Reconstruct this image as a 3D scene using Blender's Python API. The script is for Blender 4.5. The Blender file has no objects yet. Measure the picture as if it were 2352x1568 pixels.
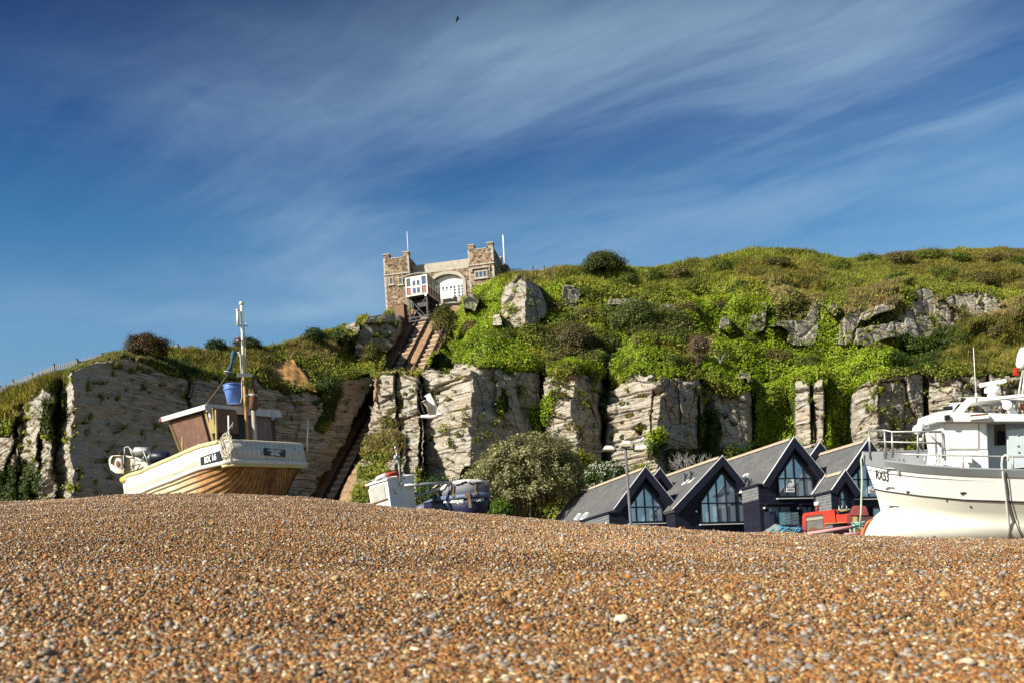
import bpy, bmesh, math, random
import numpy as np
from mathutils import Vector, Matrix
random.seed(7); RNG = np.random.default_rng(7)
scene = bpy.context.scene
COL = scene.collection
# ---------------------------------------------------------------- camera model
FD, CX, CY, RR, ZC = 2287.0, 1176.0, 1435.0, 0.0576, 0.0
CR, SR = math.cos(RR), math.sin(RR)
def P(x, y, Y):
    u = (x-CX)/FD; v = (CY-y)/FD
    return Vector((Y*(u*CR+v*SR), Y, ZC+Y*(-u*SR+v*CR)))
def Pn(x, y, Y):
    u = (x-CX)/FD; v = (CY-y)/FD
    return Y*(u*CR+v*SR), Y+0*x, ZC+Y*(-u*SR+v*CR)
def zm(x0, y0, k):
    return lambda x, y: ((x0+x/k)/1.7415, (y0+y/k)/1.7415)
z1 = zm(400, 1150, 1.742); z2 = zm(1350, 900, 2.614); z3 = zm(2200, 1700, 2.352)
z4 = zm(3000, 1700, 3.1357); z5 = zm(3396, 1300, 1.7429); z6 = zm(0, 1300, 1.96)
z7 = zm(1350, 1450, 2.138); z8 = zm(1400, 1750, 3.6185); z9 = zm(780, 1700, 4.704); zb = zm(420, 1550, 3.6475); zl = zm(2300, 1650, 5.88)
class Fr:
    """a local frame; hit() = where the sight line of a photo point meets one of its planes"""
    def __init__(s, o, ang, tilt=0.0, pitch=0.0):
        s.o = Vector(o); s.rot = (tilt, pitch, ang)
        s.M = Matrix.Translation(s.o) @ __import__('mathutils').Euler(s.rot, 'XYZ').to_matrix().to_4x4()
        s.I = s.M.inverted()
    def hit(s, p, axis, val):
        c = s.I @ Vector((0, 0, ZC)); d = (s.I @ P(p[0], p[1], 1.0)) - c
        return c + d*((val-c[axis])/d[axis])
    def at(s, p, Y): return s.I @ P(p[0], p[1], Y)
# ---------------------------------------------------------------- noise
def _h(i, j, k, s=0):
    n = (i.astype(np.int64)*374761393 + j.astype(np.int64)*668265263 + k.astype(np.int64)*1274126177 + s*974634777) & 0xffffffff
    n = ((n ^ (n >> 13))*1274126177) & 0xffffffff
    n = ((n ^ (n >> 16))*2246822519) & 0xffffffff
    return ((n ^ (n >> 15)) & 0xffffff)/float(0xffffff)
def vn(x, y, z, s=0):
    x, y, z = np.broadcast_arrays(np.asarray(x, float), y, z)
    i, j, k = np.floor(x), np.floor(y), np.floor(z)
    a, b, c = x-i, y-j, z-k
    a = a*a*(3-2*a); b = b*b*(3-2*b); c = c*c*(3-2*c)
    r = 0
    for di in (0, 1):
        for dj in (0, 1):
            for dk in (0, 1):
                w = (a if di else 1-a)*(b if dj else 1-b)*(c if dk else 1-c)
                r = r + w*_h(i+di, j+dj, k+dk, s)
    return r*2-1
def fbm(x, y, z, o=4, s=0, g=0.5):
    r = 0; a = 1.0; t = 0
    for q in range(o):
        f = 2.03**q
        r = r + a*vn(x*f+q*17.3, y*f-q*9.1, z*f+q*5.7, s+q); t += a; a *= g
    return r/t
def worley(x, y, s=0):
    i, j = np.floor(x), np.floor(y); f1 = np.full(x.shape, 9.0); f2 = f1.copy(); cid = np.zeros(x.shape)
    for di in (-1, 0, 1):
        for dj in (-1, 0, 1):
            a, b = i+di, j+dj
            px = a+_h(a, b, a*0, s); py = b+_h(a, b, a*0, s+1)
            d = np.hypot(px-x, py-y); m = d < f1
            f2 = np.where(m, f1, np.minimum(f2, d)); cid = np.where(m, _h(a, b, a*0, s+2), cid); f1 = np.where(m, d, f1)
    return f1, f2, cid
def inpoly(x, y, poly):
    r = np.zeros(x.shape, bool); n = len(poly)
    for q in range(n):
        (ax, ay), (bx, by) = poly[q], poly[(q+1) % n]
        if ay == by: continue
        c = (ay > y) != (by > y)
        r ^= c & (x < (bx-ax)*(y-ay)/(by-ay)+ax)
    return r
# ---------------------------------------------------------------- mesh builder
class MB:
    def __init__(s): s.v = []; s.f = []
    def add(s, vs, fs):
        n = len(s.v); s.v += [tuple(q) for q in vs]; s.f += [tuple(i+n for i in f) for f in fs]; return s
    def box(s, c, d, R=None):
        vs = []
        for dx in (-.5, .5):
            for dy in (-.5, .5):
                for dz in (-.5, .5):
                    q = Vector((dx*d[0], dy*d[1], dz*d[2]))
                    if R is not None: q = R @ q
                    vs.append(Vector(c)+q)
        return s.add(vs, [(0, 1, 3, 2), (4, 6, 7, 5), (0, 4, 5, 1), (2, 3, 7, 6), (0, 2, 6, 4), (1, 5, 7, 3)])
    def hexa(s, b, t):      # bottom ring and top ring of 4 points
        vs = list(b)+list(t); n = len(b)
        return s.add(vs, [tuple(range(n))[::-1], tuple(range(n, 2*n))]+[(i, (i+1) % n, n+(i+1) % n, n+i) for i in range(n)])
    def prism(s, pts, off): # polygon extruded by vector off
        off = Vector(off); return s.hexa(pts, [Vector(p)+off for p in pts])
    def beam(s, a, b, w, h, up=(0, 0, 1)):
        a, b = Vector(a), Vector(b); d = (b-a).normalized(); up = Vector(up)
        if abs(d.dot(up)) > .98: up = Vector((0, 1, 0))
        x = d.cross(up).normalized(); y = x.cross(d).normalized()
        q = [x*(i*w/2)+y*(j*h/2) for i, j in ((-1, -1), (1, -1), (1, 1), (-1, 1))]
        return s.hexa([a+k for k in q], [b+k for k in q])
    def tube(s, pts, r, n=8, cap=True):
        pts = [Vector(p) for p in pts]; m = len(pts)
        rs = r if isinstance(r, (list, tuple)) else [r]*m
        vs = []; d0 = (pts[1]-pts[0]).normalized()
        x = d0.cross(Vector((0, 0, 1)) if abs(d0.z) < .9 else Vector((0, 1, 0))).normalized()
        for i in range(m):
            d = (pts[min(i+1, m-1)]-pts[max(i-1, 0)]).normalized()
            x = (x-d*x.dot(d)).normalized(); y = d.cross(x)
            for k in range(n):
                a = 2*math.pi*k/n; vs.append(pts[i]+(x*math.cos(a)+y*math.sin(a))*rs[i])
        fs = [(i*n+k, i*n+(k+1) % n, (i+1)*n+(k+1) % n, (i+1)*n+k) for i in range(m-1) for k in range(n)]
        if cap: fs += [tuple(range(n))[::-1], tuple(range((m-1)*n, m*n))]
        return s.add(vs, fs)
    def lathe(s, o, ax, prof, n=16):   # prof: (distance along axis, radius)
        ax = Vector(ax).normalized(); o = Vector(o)
        x = ax.cross(Vector((0, 0, 1)) if abs(ax.z) < .9 else Vector((0, 1, 0))).normalized(); y = ax.cross(x)
        vs = [o+ax*t+(x*math.cos(2*math.pi*k/n)+y*math.sin(2*math.pi*k/n))*max(r, 1e-4) for t, r in prof for k in range(n)]
        m = len(prof)
        return s.add(vs, [(i*n+k, i*n+(k+1) % n, (i+1)*n+(k+1) % n, (i+1)*n+k) for i in range(m-1) for k in range(n)]
                     + [tuple(range(n))[::-1], tuple(range((m-1)*n, m*n))])
    def grid(s, rows):
        n = len(rows[0]); vs = [p for r in rows for p in r]
        return s.add(vs, [(i*n+k, i*n+k+1, (i+1)*n+k+1, (i+1)*n+k) for i in range(len(rows)-1) for k in range(n-1)])
def obj(name, mb, mat, parent=None, smooth=False, bevel=0, solid=0, recalc=True):
    me = bpy.data.meshes.new(name); me.from_pydata([tuple(p) for p in mb.v], [], mb.f)
    if recalc or bevel:
        bm = bmesh.new(); bm.from_mesh(me)
        if recalc: bmesh.ops.recalc_face_normals(bm, faces=bm.faces)
        if bevel:
            es = [e for e in bm.edges if len(e.link_faces) == 2 and e.calc_face_angle(0) > .5]
            bmesh.ops.bevel(bm, geom=es, offset=bevel, segments=2, affect='EDGES', profile=.6, clamp_overlap=True)
        bm.to_mesh(me); bm.free()
    if smooth: me.polygons.foreach_set('use_smooth', [True]*len(me.polygons))
    me.materials.append(mat)
    o = bpy.data.objects.new(name, me); COL.objects.link(o)
    if parent: o.parent = parent
    if solid:
        m = o.modifiers.new('thick', 'SOLIDIFY'); m.thickness = solid; m.offset = 0
    return o
def tag(o, label, cat, group=None):
    o['label'] = label; o['category'] = cat
    if group: o['group'] = group
    return o
def thing(name, label, cat, loc=(0, 0, 0), rot=(0, 0, 0), group=None):
    o = bpy.data.objects.new(name, None); COL.objects.link(o); o.location = loc; o.rotation_euler = rot; o.empty_display_size = .3
    return tag(o, label, cat, group)
def dup(root, loc, rot=None, label=None):
    r = root.copy(); COL.objects.link(r); r.location = loc
    if rot: r.rotation_euler = rot
    if label: r['label'] = label
    for ch in list(root.children):
        c = ch.copy(); COL.objects.link(c); c.parent = r
        for g in list(ch.children):
            d = g.copy(); COL.objects.link(d); d.parent = c
    return r
def npmesh(name, V, F, mat, col=None, smooth=False, parent=None):
    """V (n,3), F (m,3 or 4) numpy -> one mesh object"""
    me = bpy.data.meshes.new(name); n, m, k = len(V), len(F), F.shape[1]
    me.vertices.add(n); me.vertices.foreach_set('co', np.ascontiguousarray(V, np.float32).ravel())
    me.loops.add(m*k); me.loops.foreach_set('vertex_index', np.ascontiguousarray(F, np.int32).ravel())
    me.polygons.add(m); me.polygons.foreach_set('loop_start', np.arange(0, m*k, k, dtype=np.int32))
    try: me.polygons.foreach_set('loop_total', np.full(m, k, np.int32))
    except Exception: pass
    me.polygons.foreach_set('use_smooth', np.full(m, smooth))
    if col is not None:
        a = me.attributes.new('col', 'FLOAT_COLOR', 'POINT')
        c = np.ones((n, 4), np.float32); c[:, :3] = col; a.data.foreach_set('color', c.ravel())
    me.update(calc_edges=True); me.materials.append(mat)
    o = bpy.data.objects.new(name, me); COL.objects.link(o)
    if parent: o.parent = parent
    return o
def text(name, s, mat, parent, M, size, shear=0, offset=0, extrude=.004, space=1.0, sx=1.0):
    c = bpy.data.curves.new(name, 'FONT'); c.body = s; c.size = size; c.shear = shear; c.offset = offset; c.extrude = extrude
    c.align_x = 'CENTER'; c.align_y = 'CENTER'; c.space_character = space; c.materials.append(mat); c.resolution_u = 4
    t_ = bpy.data.objects.new('tmp', c); COL.objects.link(t_); bpy.context.view_layer.update()
    me = bpy.data.meshes.new_from_object(t_.evaluated_get(bpy.context.evaluated_depsgraph_get())); bpy.data.objects.remove(t_)
    o = bpy.data.objects.new(name, me); COL.objects.link(o); o.parent = parent
    o.matrix_local = M @ Matrix.Diagonal((sx, 1, 1, 1)); return o
def basis(o, x, y):   # text frame: x right, y up
    x = Vector(x).normalized(); y = Vector(y); y = (y-x*y.dot(x)).normalized(); z = x.cross(y)
    m = Matrix((x, y, z)).transposed().to_4x4(); m.translation = Vector(o); return m
# ---------------------------------------------------------------- materials
class N:
    def __init__(s, name):
        s.m = bpy.data.materials.new(name); s.m.use_nodes = True; s.t = s.m.node_tree; s.t.nodes.clear()
        s.out = s.n('ShaderNodeOutputMaterial')
    def n(s, typ, **k):
        q = s.t.nodes.new(typ)
        for a, b in k.items(): setattr(q, a, b)
        return q
    def l(s, a, b): s.t.links.new(a, b)
    def set(s, nd, key, val):
        if hasattr(val, 'is_output') or hasattr(val, 'links'): s.l(val, nd.inputs[key])
        else: nd.inputs[key].default_value = val
    def noise(s, vec, scale, detail=4, rough=.55, dist=0):
        q = s.n('ShaderNodeTexNoise'); s.set(q, 'Vector', vec); q.inputs['Scale'].default_value = scale
        q.inputs['Detail'].default_value = detail; q.inputs['Roughness'].default_value = rough; q.inputs['Distortion'].default_value = dist
        return q.outputs['Fac']
    def ramp(s, fac, *stops, interp='LINEAR'):
        q = s.n('ShaderNodeValToRGB'); s.l(fac, q.inputs[0]); e = q.color_ramp; e.interpolation = interp
        while len(e.elements) < len(stops): e.elements.new(.5)
        for el, (p, c) in zip(e.elements, stops):
            el.position = p; el.color = (c, c, c, 1) if isinstance(c, (int, float)) else (*c, 1)
        return q.outputs['Color']
    def mix(s, fac, a, b, mode='MIX'):
        q = s.n('ShaderNodeMix', data_type='RGBA', blend_type=mode)
        s.set(q, 0, fac)
        for i, v in ((6, a), (7, b)):
            if isinstance(v, tuple): q.inputs[i].default_value = (*v, 1)
            else: s.l(v, q.inputs[i])
        return q.outputs[2]
    def math(s, op, a, b=0.0, clamp=False):
        q = s.n('ShaderNodeMath', operation=op); q.use_clamp = clamp; s.set(q, 0, a); s.set(q, 1, b); return q.outputs[0]
    def mapv(s, vec, scale=(1, 1, 1), rot=(0, 0, 0), loc=(0, 0, 0)):
        q = s.n('ShaderNodeMapping'); s.l(vec, q.inputs[0]); q.inputs['Scale'].default_value = scale
        q.inputs['Rotation'].default_value = rot; q.inputs['Location'].default_value = loc; return q.outputs[0]
    def obj(s): return s.n('ShaderNodeTexCoord').outputs['Object']
    def pos(s): return s.n('ShaderNodeNewGeometry').outputs['Position']
    def attr(s, name): return s.n('ShaderNodeAttribute', attribute_name=name)
    def bump(s, h, strength=.5, dist=.02, normal=None):
        q = s.n('ShaderNodeBump'); s.l(h, q.inputs['Height']); q.inputs['Strength'].default_value = strength; q.inputs['Distance'].default_value = dist
        if normal is not None: s.l(normal, q.inputs['Normal'])
        return q.outputs[0]
    def bsdf(s, color, rough=.6, metal=0.0, spec=.4, normal=None, **k):
        q = s.n('ShaderNodeBsdfPrincipled')
        if isinstance(color, tuple): q.inputs['Base Color'].default_value = (*color, 1)
        else: s.l(color, q.inputs['Base Color'])
        s.set(q, 'Roughness', rough); s.set(q, 'Metallic', metal); q.inputs['Specular IOR Level'].default_value = spec
        if normal is not None: s.l(normal, q.inputs['Normal'])
        for a, b in k.items(): s.set(q, a, b)
        s.l(q.outputs[0], s.out.inputs['Surface']); return s.m
def paint(name, c, var=.18, scale=3.0, rough=.55, metal=0.0, spec=.35, stain=None, stain_amt=.45, bump=.15, fine=40):
    n = N(name); o = n.obj()
    a = n.noise(o, scale, 5, .6); k = n.ramp(a, (.3, tuple(x*(1-var) for x in c)), (.7, tuple(min(1, x*(1+var*.6)) for x in c)))
    if stain:
        b = n.noise(o, scale*2.3, 6, .7, .6); m = n.ramp(b, (stain_amt+.08, 0.0), (stain_amt+.22, 1.0)); k = n.mix(m, k, stain)
    h = n.noise(o, fine, 3, .6)
    r = n.math('MULTIPLY_ADD', a, .25); n.t.nodes[-1].inputs[2].default_value = rough-.12
    return n.bsdf(k, r, metal, spec, n.bump(h, bump, .01))
DENOISE = True
# ================================================================ camera, sun, sky
cam = bpy.data.cameras.new('camera'); camo = bpy.data.objects.new('camera', cam); COL.objects.link(camo)
cam.sensor_width = 36.0; cam.lens = FD/2352*36; cam.shift_y = (CY-784)/2352; cam.clip_start = .05; cam.clip_end = 5000
camo.location = (0, 0, ZC)
camo.matrix_world = Matrix.Translation((0, 0, ZC)) @ Matrix(((CR, SR, 0), (0, 0, -1), (-SR, CR, 0))).to_4x4()
cam.dof.use_dof = True; cam.dof.focus_distance = 36; cam.dof.aperture_fstop = 3.3
scene.camera = camo
EL, AZ = math.radians(31), math.radians(33)
SUN = Vector((-math.cos(EL)*math.cos(AZ), -math.cos(EL)*math.sin(AZ), math.sin(EL)))
sl = bpy.data.lights.new('sun', 'SUN'); sl.energy = 5.0; sl.angle = math.radians(.5); sl.color = (1, .93, .80)
so = bpy.data.objects.new('sun', sl); COL.objects.link(so); so.rotation_euler = SUN.to_track_quat('Z', 'Y').to_euler()
W = bpy.data.worlds.new('World'); scene.world = W; W.use_nodes = True
t = W.node_tree; t.nodes.clear()
class WN(N):
    def __init__(s, tree): s.t = tree
w = WN(t)
sky = w.n('ShaderNodeTexSky', sky_type='NISHITA'); sky.sun_disc = False; sky.sun_elevation = EL
sky.sun_rotation = math.atan2(SUN.x, SUN.y); sky.air_density = 1.0; sky.dust_density = .4; sky.ozone_density = 2.5
D = w.n('ShaderNodeTexCoord').outputs['Generated']
sep = w.n('ShaderNodeSeparateXYZ'); w.l(D, sep.inputs[0])
# high thin cloud lies on a level sheet: the sight direction divided by its height gives the place on that sheet
hz = w.math('MAXIMUM', sep.outputs[2], .05)
cx_ = w.math('DIVIDE', sep.outputs[0], hz); cy_ = w.math('DIVIDE', sep.outputs[1], hz)
cb = w.n('ShaderNodeCombineXYZ'); w.l(cx_, cb.inputs[0]); w.l(cy_, cb.inputs[1]); sheet = cb.outputs[0]
def gauss(px, py, sx, sy, rot):  # one bank of cirrus, centred at a place on the sheet
    d = P(px, py, 1.0); c = Vector((d.x/d.z, d.y/d.z, 0))
    v = w.n('ShaderNodeVectorMath', operation='SUBTRACT'); w.l(sheet, v.inputs[0]); v.inputs[1].default_value = c
    q = w.mapv(v.outputs[0], (1/sx, 1/sy, 1), (0, 0, 0))
    r = w.n('ShaderNodeVectorRotate', rotation_type='Z_AXIS'); w.l(v.outputs[0], r.inputs['Vector']); r.inputs['Angle'].default_value = rot
    w.l(r.outputs[0], q.node.inputs[0])
    ln = w.n('ShaderNodeVectorMath', operation='LENGTH'); w.l(q, ln.inputs[0])
    m = w.math('MULTIPLY', ln.outputs['Value'], ln.outputs['Value']); m = w.math('MULTIPLY', m, -1.0)
    return w.math('POWER', 2.718, m)
warp = w.n('ShaderNodeTexNoise'); w.l(sheet, warp.inputs['Vector']); warp.inputs['Scale'].default_value = .7; warp.inputs['Detail'].default_value = 3
wv = w.n('ShaderNodeVectorMath', operation='SCALE'); w.l(warp.outputs['Color'], wv.inputs[0]); wv.inputs['Scale'].default_value = .55
wa = w.n('ShaderNodeVectorMath', operation='ADD'); w.l(sheet, wa.inputs[0]); w.l(wv.outputs[0], wa.inputs[1])
def streak(rot, sc, seed, detail=7, rough=.6):
    r = w.n('ShaderNodeVectorRotate', rotation_type='Z_AXIS'); w.l(wa.outputs[0], r.inputs['Vector']); r.inputs['Angle'].default_value = rot
    return w.noise(w.mapv(r.outputs[0], sc, (0, 0, 0), (seed, seed*1.7, 0)), 1.0, detail, rough, .5)
f1 = streak(.42, (.8, 1.35, 1), 3.1, 9, .60); f2 = streak(.72, (1.1, 6.5, 1), 8.4, 6, .62); f3 = streak(-.2, (.4, .6, 1), 1.3, 5, .5)
c1 = w.ramp(f1, (.38, 0.0), (.72, 1.0)); c2 = w.ramp(f2, (.38, 0.0), (.8, 1.0)); c3 = w.ramp(f3, (.3, .25), (.7, 1.0))
veil = w.math('ADD', gauss(1500, 140, 1.15, .26, .05), gauss(2150, 230, .7, .26, -.55))
veil = w.math('ADD', veil, w.math('MULTIPLY', gauss(1150, 230, .8, .30, .1), .8))
veil = w.math('ADD', veil, w.math('MULTIPLY', gauss(1550, 470, 1.3, .45, .45), .85))
veil = w.math('ADD', veil, w.math('MULTIPLY', gauss(620, 480, .34, .22, -.3), 1.0))
veil = w.math('ADD', veil, w.math('MULTIPLY', gauss(640, 718, .42, .10, -.12), 1.3))
veil = w.math('ADD', veil, w.math('MULTIPLY', gauss(2280, 510, 1.0, .35, .3), .9))
veil = w.math('ADD', veil, w.math('MULTIPLY', gauss(2200, 500, 1.6, .55, .3), .8))
veil = w.math('ADD', veil, w.math('MULTIPLY', gauss(230, 720, 1.3, .45, .2), .6))
veil = w.math('ADD', veil, w.math('MULTIPLY', gauss(1400, 545, 1.0, .4, .3), .6))
veil = w.math('ADD', veil, .03)
den = w.math('ADD', w.math('ADD', w.math('MULTIPLY', c1, .66), .14), w.math('MULTIPLY', c2, .26))
den = w.math('MULTIPLY', w.math('MULTIPLY', den, c3), veil)
den = w.math('MULTIPLY', den, .56, clamp=True)
# deep polarised blue that pales towards the horizon
el = w.ramp(sep.outputs[2], (.0, (.95, .92, .78)), (.20, (.86, .96, .88)), (.28, (.66, .92, .94)), (.37, (.30, .66, .84)), (.44, (.085, .34, .62)), (.51, (.04, .18, .41)), (.58, (.03, .11, .29)), (.85, (.30, .42, .6)))
blue = w.mix(1.0, sky.outputs[0], el, 'MULTIPLY')
hf = w.mix(den, blue, (2.6, 3.85, 5.1))
bg = w.n('ShaderNodeBackground'); w.l(hf, bg.inputs['Color']); bg.inputs['Strength'].default_value = .075
wo = w.n('ShaderNodeOutputWorld'); w.l(bg.outputs[0], wo.inputs['Surface'])
scene.view_settings.view_transform = 'Standard'; scene.view_settings.look = 'None'
scene.view_settings.exposure = 0.92; scene.view_settings.gamma = 1
scene.render.engine = 'CYCLES'; cy = scene.cycles
cy.max_bounces = 5; cy.diffuse_bounces = 3; cy.glossy_bounces = 3; cy.transmission_bounces = 4; cy.transparent_max_bounces = 6
cy.use_denoising = DENOISE
try: cy.denoiser = 'OPENIMAGEDENOISE'
except Exception: pass
# ================================================================ shingle beach
CREST = [(-900, 1152), (-400, 1150), (0, 1151), (100, 1147), (200, 1140), (290, 1133), (400, 1131), (550, 1132), (700, 1137), (780, 1148), (900, 1160), (1000, 1168), (1130, 1180),
         (1250, 1190), (1400, 1201), (1500, 1206), (1600, 1216), (1720, 1221), (1900, 1224), (2000, 1230), (2150, 1234), (2352, 1237), (2900, 1243), (3600, 1250)]
_a = []; _z = []; _yc = []
for x, y in CREST:
    p = P(x, y, 1.0); _a.append(p.x); _z.append(p.z); _yc.append(np.interp(x, [600, 1300, 2352], [33, 29.5, 29]))
_b = [(P(x, np.interp(x, [0, 2352], [1311, 1318]), 1.0)) for x in (-900, 0, 1176, 2352, 3600)]
_n = [(P(x, 1590, 1.0)) for x in (-900, 0, 1176, 2352, 3600)]
def _G0(X, Y):
    a = np.clip(X/np.maximum(Y, 2.5), -1.0, 1.0)
    zr = np.interp(a, _a, _z); yc = np.interp(a, _a, _yc)
    zc = zr*yc
    bz = np.interp(a, [q.x for q in _b], [q.z for q in _b]); nz = np.interp(a, [q.x for q in _n], [q.z for q in _n])
    yb = 7.4+.5*np.sin(a*5+1)
    nod = [(-60+0*a, -5.0+0*a), (-10+0*a, -1.5+0*a), (0*a, -.5+0*a), (3.4+0*a, nz*3.4), (yb, bz*yb), (yb+2.2, bz*(yb+2.2)-.10), (13.5+0*a, bz*13.5), (yc, zc),
           (yc+4, zc-.12), (46+0*a, np.minimum(zc-.5, 2.6)), (62+0*a, 2.0+0*a), (900+0*a, 2.0+0*a)]
    z = np.zeros_like(a)
    for (y0, q0), (y1, q1) in zip(nod[:-1], nod[1:]):
        m = (Y >= y0) & (Y < y1); tt = (Y-y0)/np.maximum(y1-y0, 1e-6); z = np.where(m, q0+(q1-q0)*tt, z)
    return z
def G(X, Y, fine=True):
    X = np.asarray(X, float); Y = np.asarray(Y, float); d = .12+.02*np.abs(Y)
    z = (_G0(X, Y-d)+_G0(X, Y)*2+_G0(X, Y+d))/4
    if fine: z = z+.035*fbm(X*.9, Y*.9, 0*X, 3, 5)*np.clip(Y/9, .35, 1.3)*np.where(Y > 60, 0, 1)
    return z
def axis(c, n, lim, p):
    t_ = np.linspace(-1, 1, n); return c+np.sign(t_)*np.abs(t_)**p*lim
n = N('shingle_ground'); o = n.pos()
# pebbles of the distant bank and the bed under the near ones: two sizes of cell
def cells(sc, w):
    q = n.n('ShaderNodeTexVoronoi', feature='F1'); n.l(o, q.inputs['Vector']); q.inputs['Scale'].default_value = sc; q.inputs['Randomness'].default_value = 1; return q
va, vb = cells(34, 0), cells(75, 0)
sa = n.n('ShaderNodeSeparateColor'); n.l(va.outputs['Color'], sa.inputs[0]); sb = n.n('ShaderNodeSeparateColor'); n.l(vb.outputs['Color'], sb.inputs[0])
stops = [(0.0, (.03, .02, .014)), (.13, (.17, .075, .022)), (.30, (.34, .16, .042)), (.5, (.50, .29, .11)), (.66, (.58, .42, .23)), (.8, (.26, .12, .035)), (.89, (.30, .30, .31)), (.95, (.80, .75, .66))]
k = n.mix(.35, n.ramp(sa.outputs[0], *stops, interp='CONSTANT'), n.ramp(sb.outputs[1], *stops, interp='CONSTANT'))
big = n.noise(o, .35, 4, .6); k = n.mix(n.ramp(big, (.4, 0.0), (.7, .35)), k, (.21, .105, .028))
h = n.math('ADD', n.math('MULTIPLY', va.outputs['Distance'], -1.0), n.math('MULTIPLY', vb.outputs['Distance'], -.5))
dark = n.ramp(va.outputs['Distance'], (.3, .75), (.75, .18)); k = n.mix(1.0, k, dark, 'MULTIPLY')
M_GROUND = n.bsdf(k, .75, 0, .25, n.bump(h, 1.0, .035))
xs = np.unique(np.concatenate([axis(0, 181, 15, 1.3), axis(0, 61, 700, 3.0)])); ys = np.unique(np.concatenate([np.linspace(-60, 0, 15), np.linspace(0, 12, 120), np.linspace(12, 40, 140), np.linspace(40, 70, 30), 70+np.linspace(0, 1, 24)**2*900]))
XX, YY = np.meshgrid(xs, ys); ZZ = G(XX, YY)
V = np.stack([XX, YY, ZZ], -1).reshape(-1, 3); nx, ny = len(xs), len(ys)
i0 = (np.arange(ny-1)[:, None]*nx+np.arange(nx-1)[None]).ravel()
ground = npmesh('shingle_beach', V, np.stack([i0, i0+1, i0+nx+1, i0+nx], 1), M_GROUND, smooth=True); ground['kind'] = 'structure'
# ---- real pebbles
n = N('pebble'); at = n.attr('col'); g = n.pos(); k = at.outputs['Color']
sp = n.noise(g, 160, 3, .6); k = n.mix(n.ramp(sp, (.35, .0), (.75, .45)), k, (.14, .07, .025), 'MIX')
sp2 = n.noise(g, 420, 2, .5); k = n.mix(n.ramp(sp2, (.55, 0.0), (.7, .5)), k, n.mix(.5, k, (.6, .52, .42)))
M_PEB = n.bsdf(k, .55, 0, .35, n.bump(sp, .25, .004))
PAL = np.array([(.27, .10, .016), (.36, .148, .028), (.44, .22, .06), (.52, .33, .15), (.60, .46, .29), (.17, .075, .022), (.27, .26, .26), (.13, .135, .145), (.78, .74, .67), (.035, .024, .02), (.44, .17, .045)])
PW = np.array([.16, .16, .16, .12, .075, .11, .06, .045, .06, .055, .03]); PW /= PW.sum()
def ico(sub):
    bm = bmesh.new(); bmesh.ops.create_icosphere(bm, subdivisions=sub, radius=1); bm.verts.ensure_lookup_table()
    v = np.array([q.co for q in bm.verts]); f = np.array([[q.index for q in p.verts] for p in bm.faces]); bm.free(); return v, f
OCT = (np.array([(1, 0, 0), (-1, 0, 0), (0, 1, 0), (0, -1, 0), (0, 0, 1), (0, 0, -1)], float), np.array([(0, 2, 4), (2, 1, 4), (1, 3, 4), (3, 0, 4), (2, 0, 5), (1, 2, 5), (3, 1, 5), (0, 3, 5)]))
def stones(name, X, Y, size, base, lift=.18, lump=.22):
    m = len(X); bv, bf = base; k = len(bv)
    Z = G(X, Y)+size*lift
    ax = RNG.uniform(.75, 1.25, (m, 1)); sc = np.stack([size*RNG.uniform(.8, 1.45, m), size*RNG.uniform(.7, 1.1, m), size*RNG.uniform(.42, .8, m)], 1)*.5
    q = RNG.normal(size=(m, 4)); q[:, 1:3] *= .28; q /= np.linalg.norm(q, axis=1)[:, None]
    a, b, c, d = q.T   # mostly spun about the vertical, gently tipped
    R = np.stack([np.stack([1-2*(c*c+d*d), 2*(b*c-a*d), 2*(b*d+a*c)], 1), np.stack([2*(b*c+a*d), 1-2*(b*b+d*d), 2*(c*d-a*b)], 1), np.stack([2*(b*d-a*c), 2*(c*d+a*b), 1-2*(b*b+c*c)], 1)], 1).astype(np.float32)
    vv = (bv[None]*(1+lump*RNG.uniform(-1, 1, (m, k, 1)))*sc[:, None]).astype(np.float32)
    vv = np.einsum('mij,mkj->mki', R, vv)+np.stack([X, Y, Z], 1)[:, None]
    F = bf[None]+(np.arange(m)*k)[:, None, None]
    c = PAL[RNG.choice(len(PAL), m, p=PW)]*RNG.uniform(.5, 1.2, (m, 1))*np.array([.92, .84, .60])
    tone = fbm(X*.12, Y*.22, 0*X, 3, 77)[:, None]; c = c*(1+.35*tone)*np.array([1, 1, 1])+np.clip(tone-.1, 0, 1)*.10*np.array([1, .9, .8])
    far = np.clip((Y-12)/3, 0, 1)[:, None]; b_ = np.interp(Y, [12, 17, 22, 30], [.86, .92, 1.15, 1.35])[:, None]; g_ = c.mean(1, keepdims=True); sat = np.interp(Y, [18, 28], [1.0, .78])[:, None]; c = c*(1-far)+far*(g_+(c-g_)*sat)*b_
    big_ = size > np.median(size)*2.0; c[big_] = np.array((.24, .215, .19))*RNG.uniform(.45, 1.7, (big_.sum(), 1))
    return vv.reshape(-1, 3), F.reshape(-1, 3), np.repeat(c, k, 0)
def fan(m, y0, y1, p):   # places in the visible wedge, density falling as Y**-p
    u = RNG.uniform(0, 1, m); e = 2-p
    Y = (y0**e+u*(y1**e-y0**e))**(1/e) if abs(e) > 1e-3 else y0*(y1/y0)**u
    return RNG.uniform(-.62, .62, m)*(Y+.6), Y
parts_ = []
def put(m, y0, y1, p, mean, sg, base, **k):
    X, Y = fan(m, y0, y1, p); S = mean*np.exp(RNG.normal(0, sg, m)); parts_.append(stones('', X, Y, S, base, **k))
put(66000, 2.6, 4.6, 0, .0185, .30, ico(2), lift=.12)
put(135000, 4.6, 10.2, 0, .0195, .30, ico(1), lift=.15)
put(260, 2.8, 8.3, 0, .043, .22, ico(2), lift=.22, lump=.10)
put(330000, 12.5, 34.5, 1.0, .033, .32, OCT, lift=.30, lump=.25)
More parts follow.
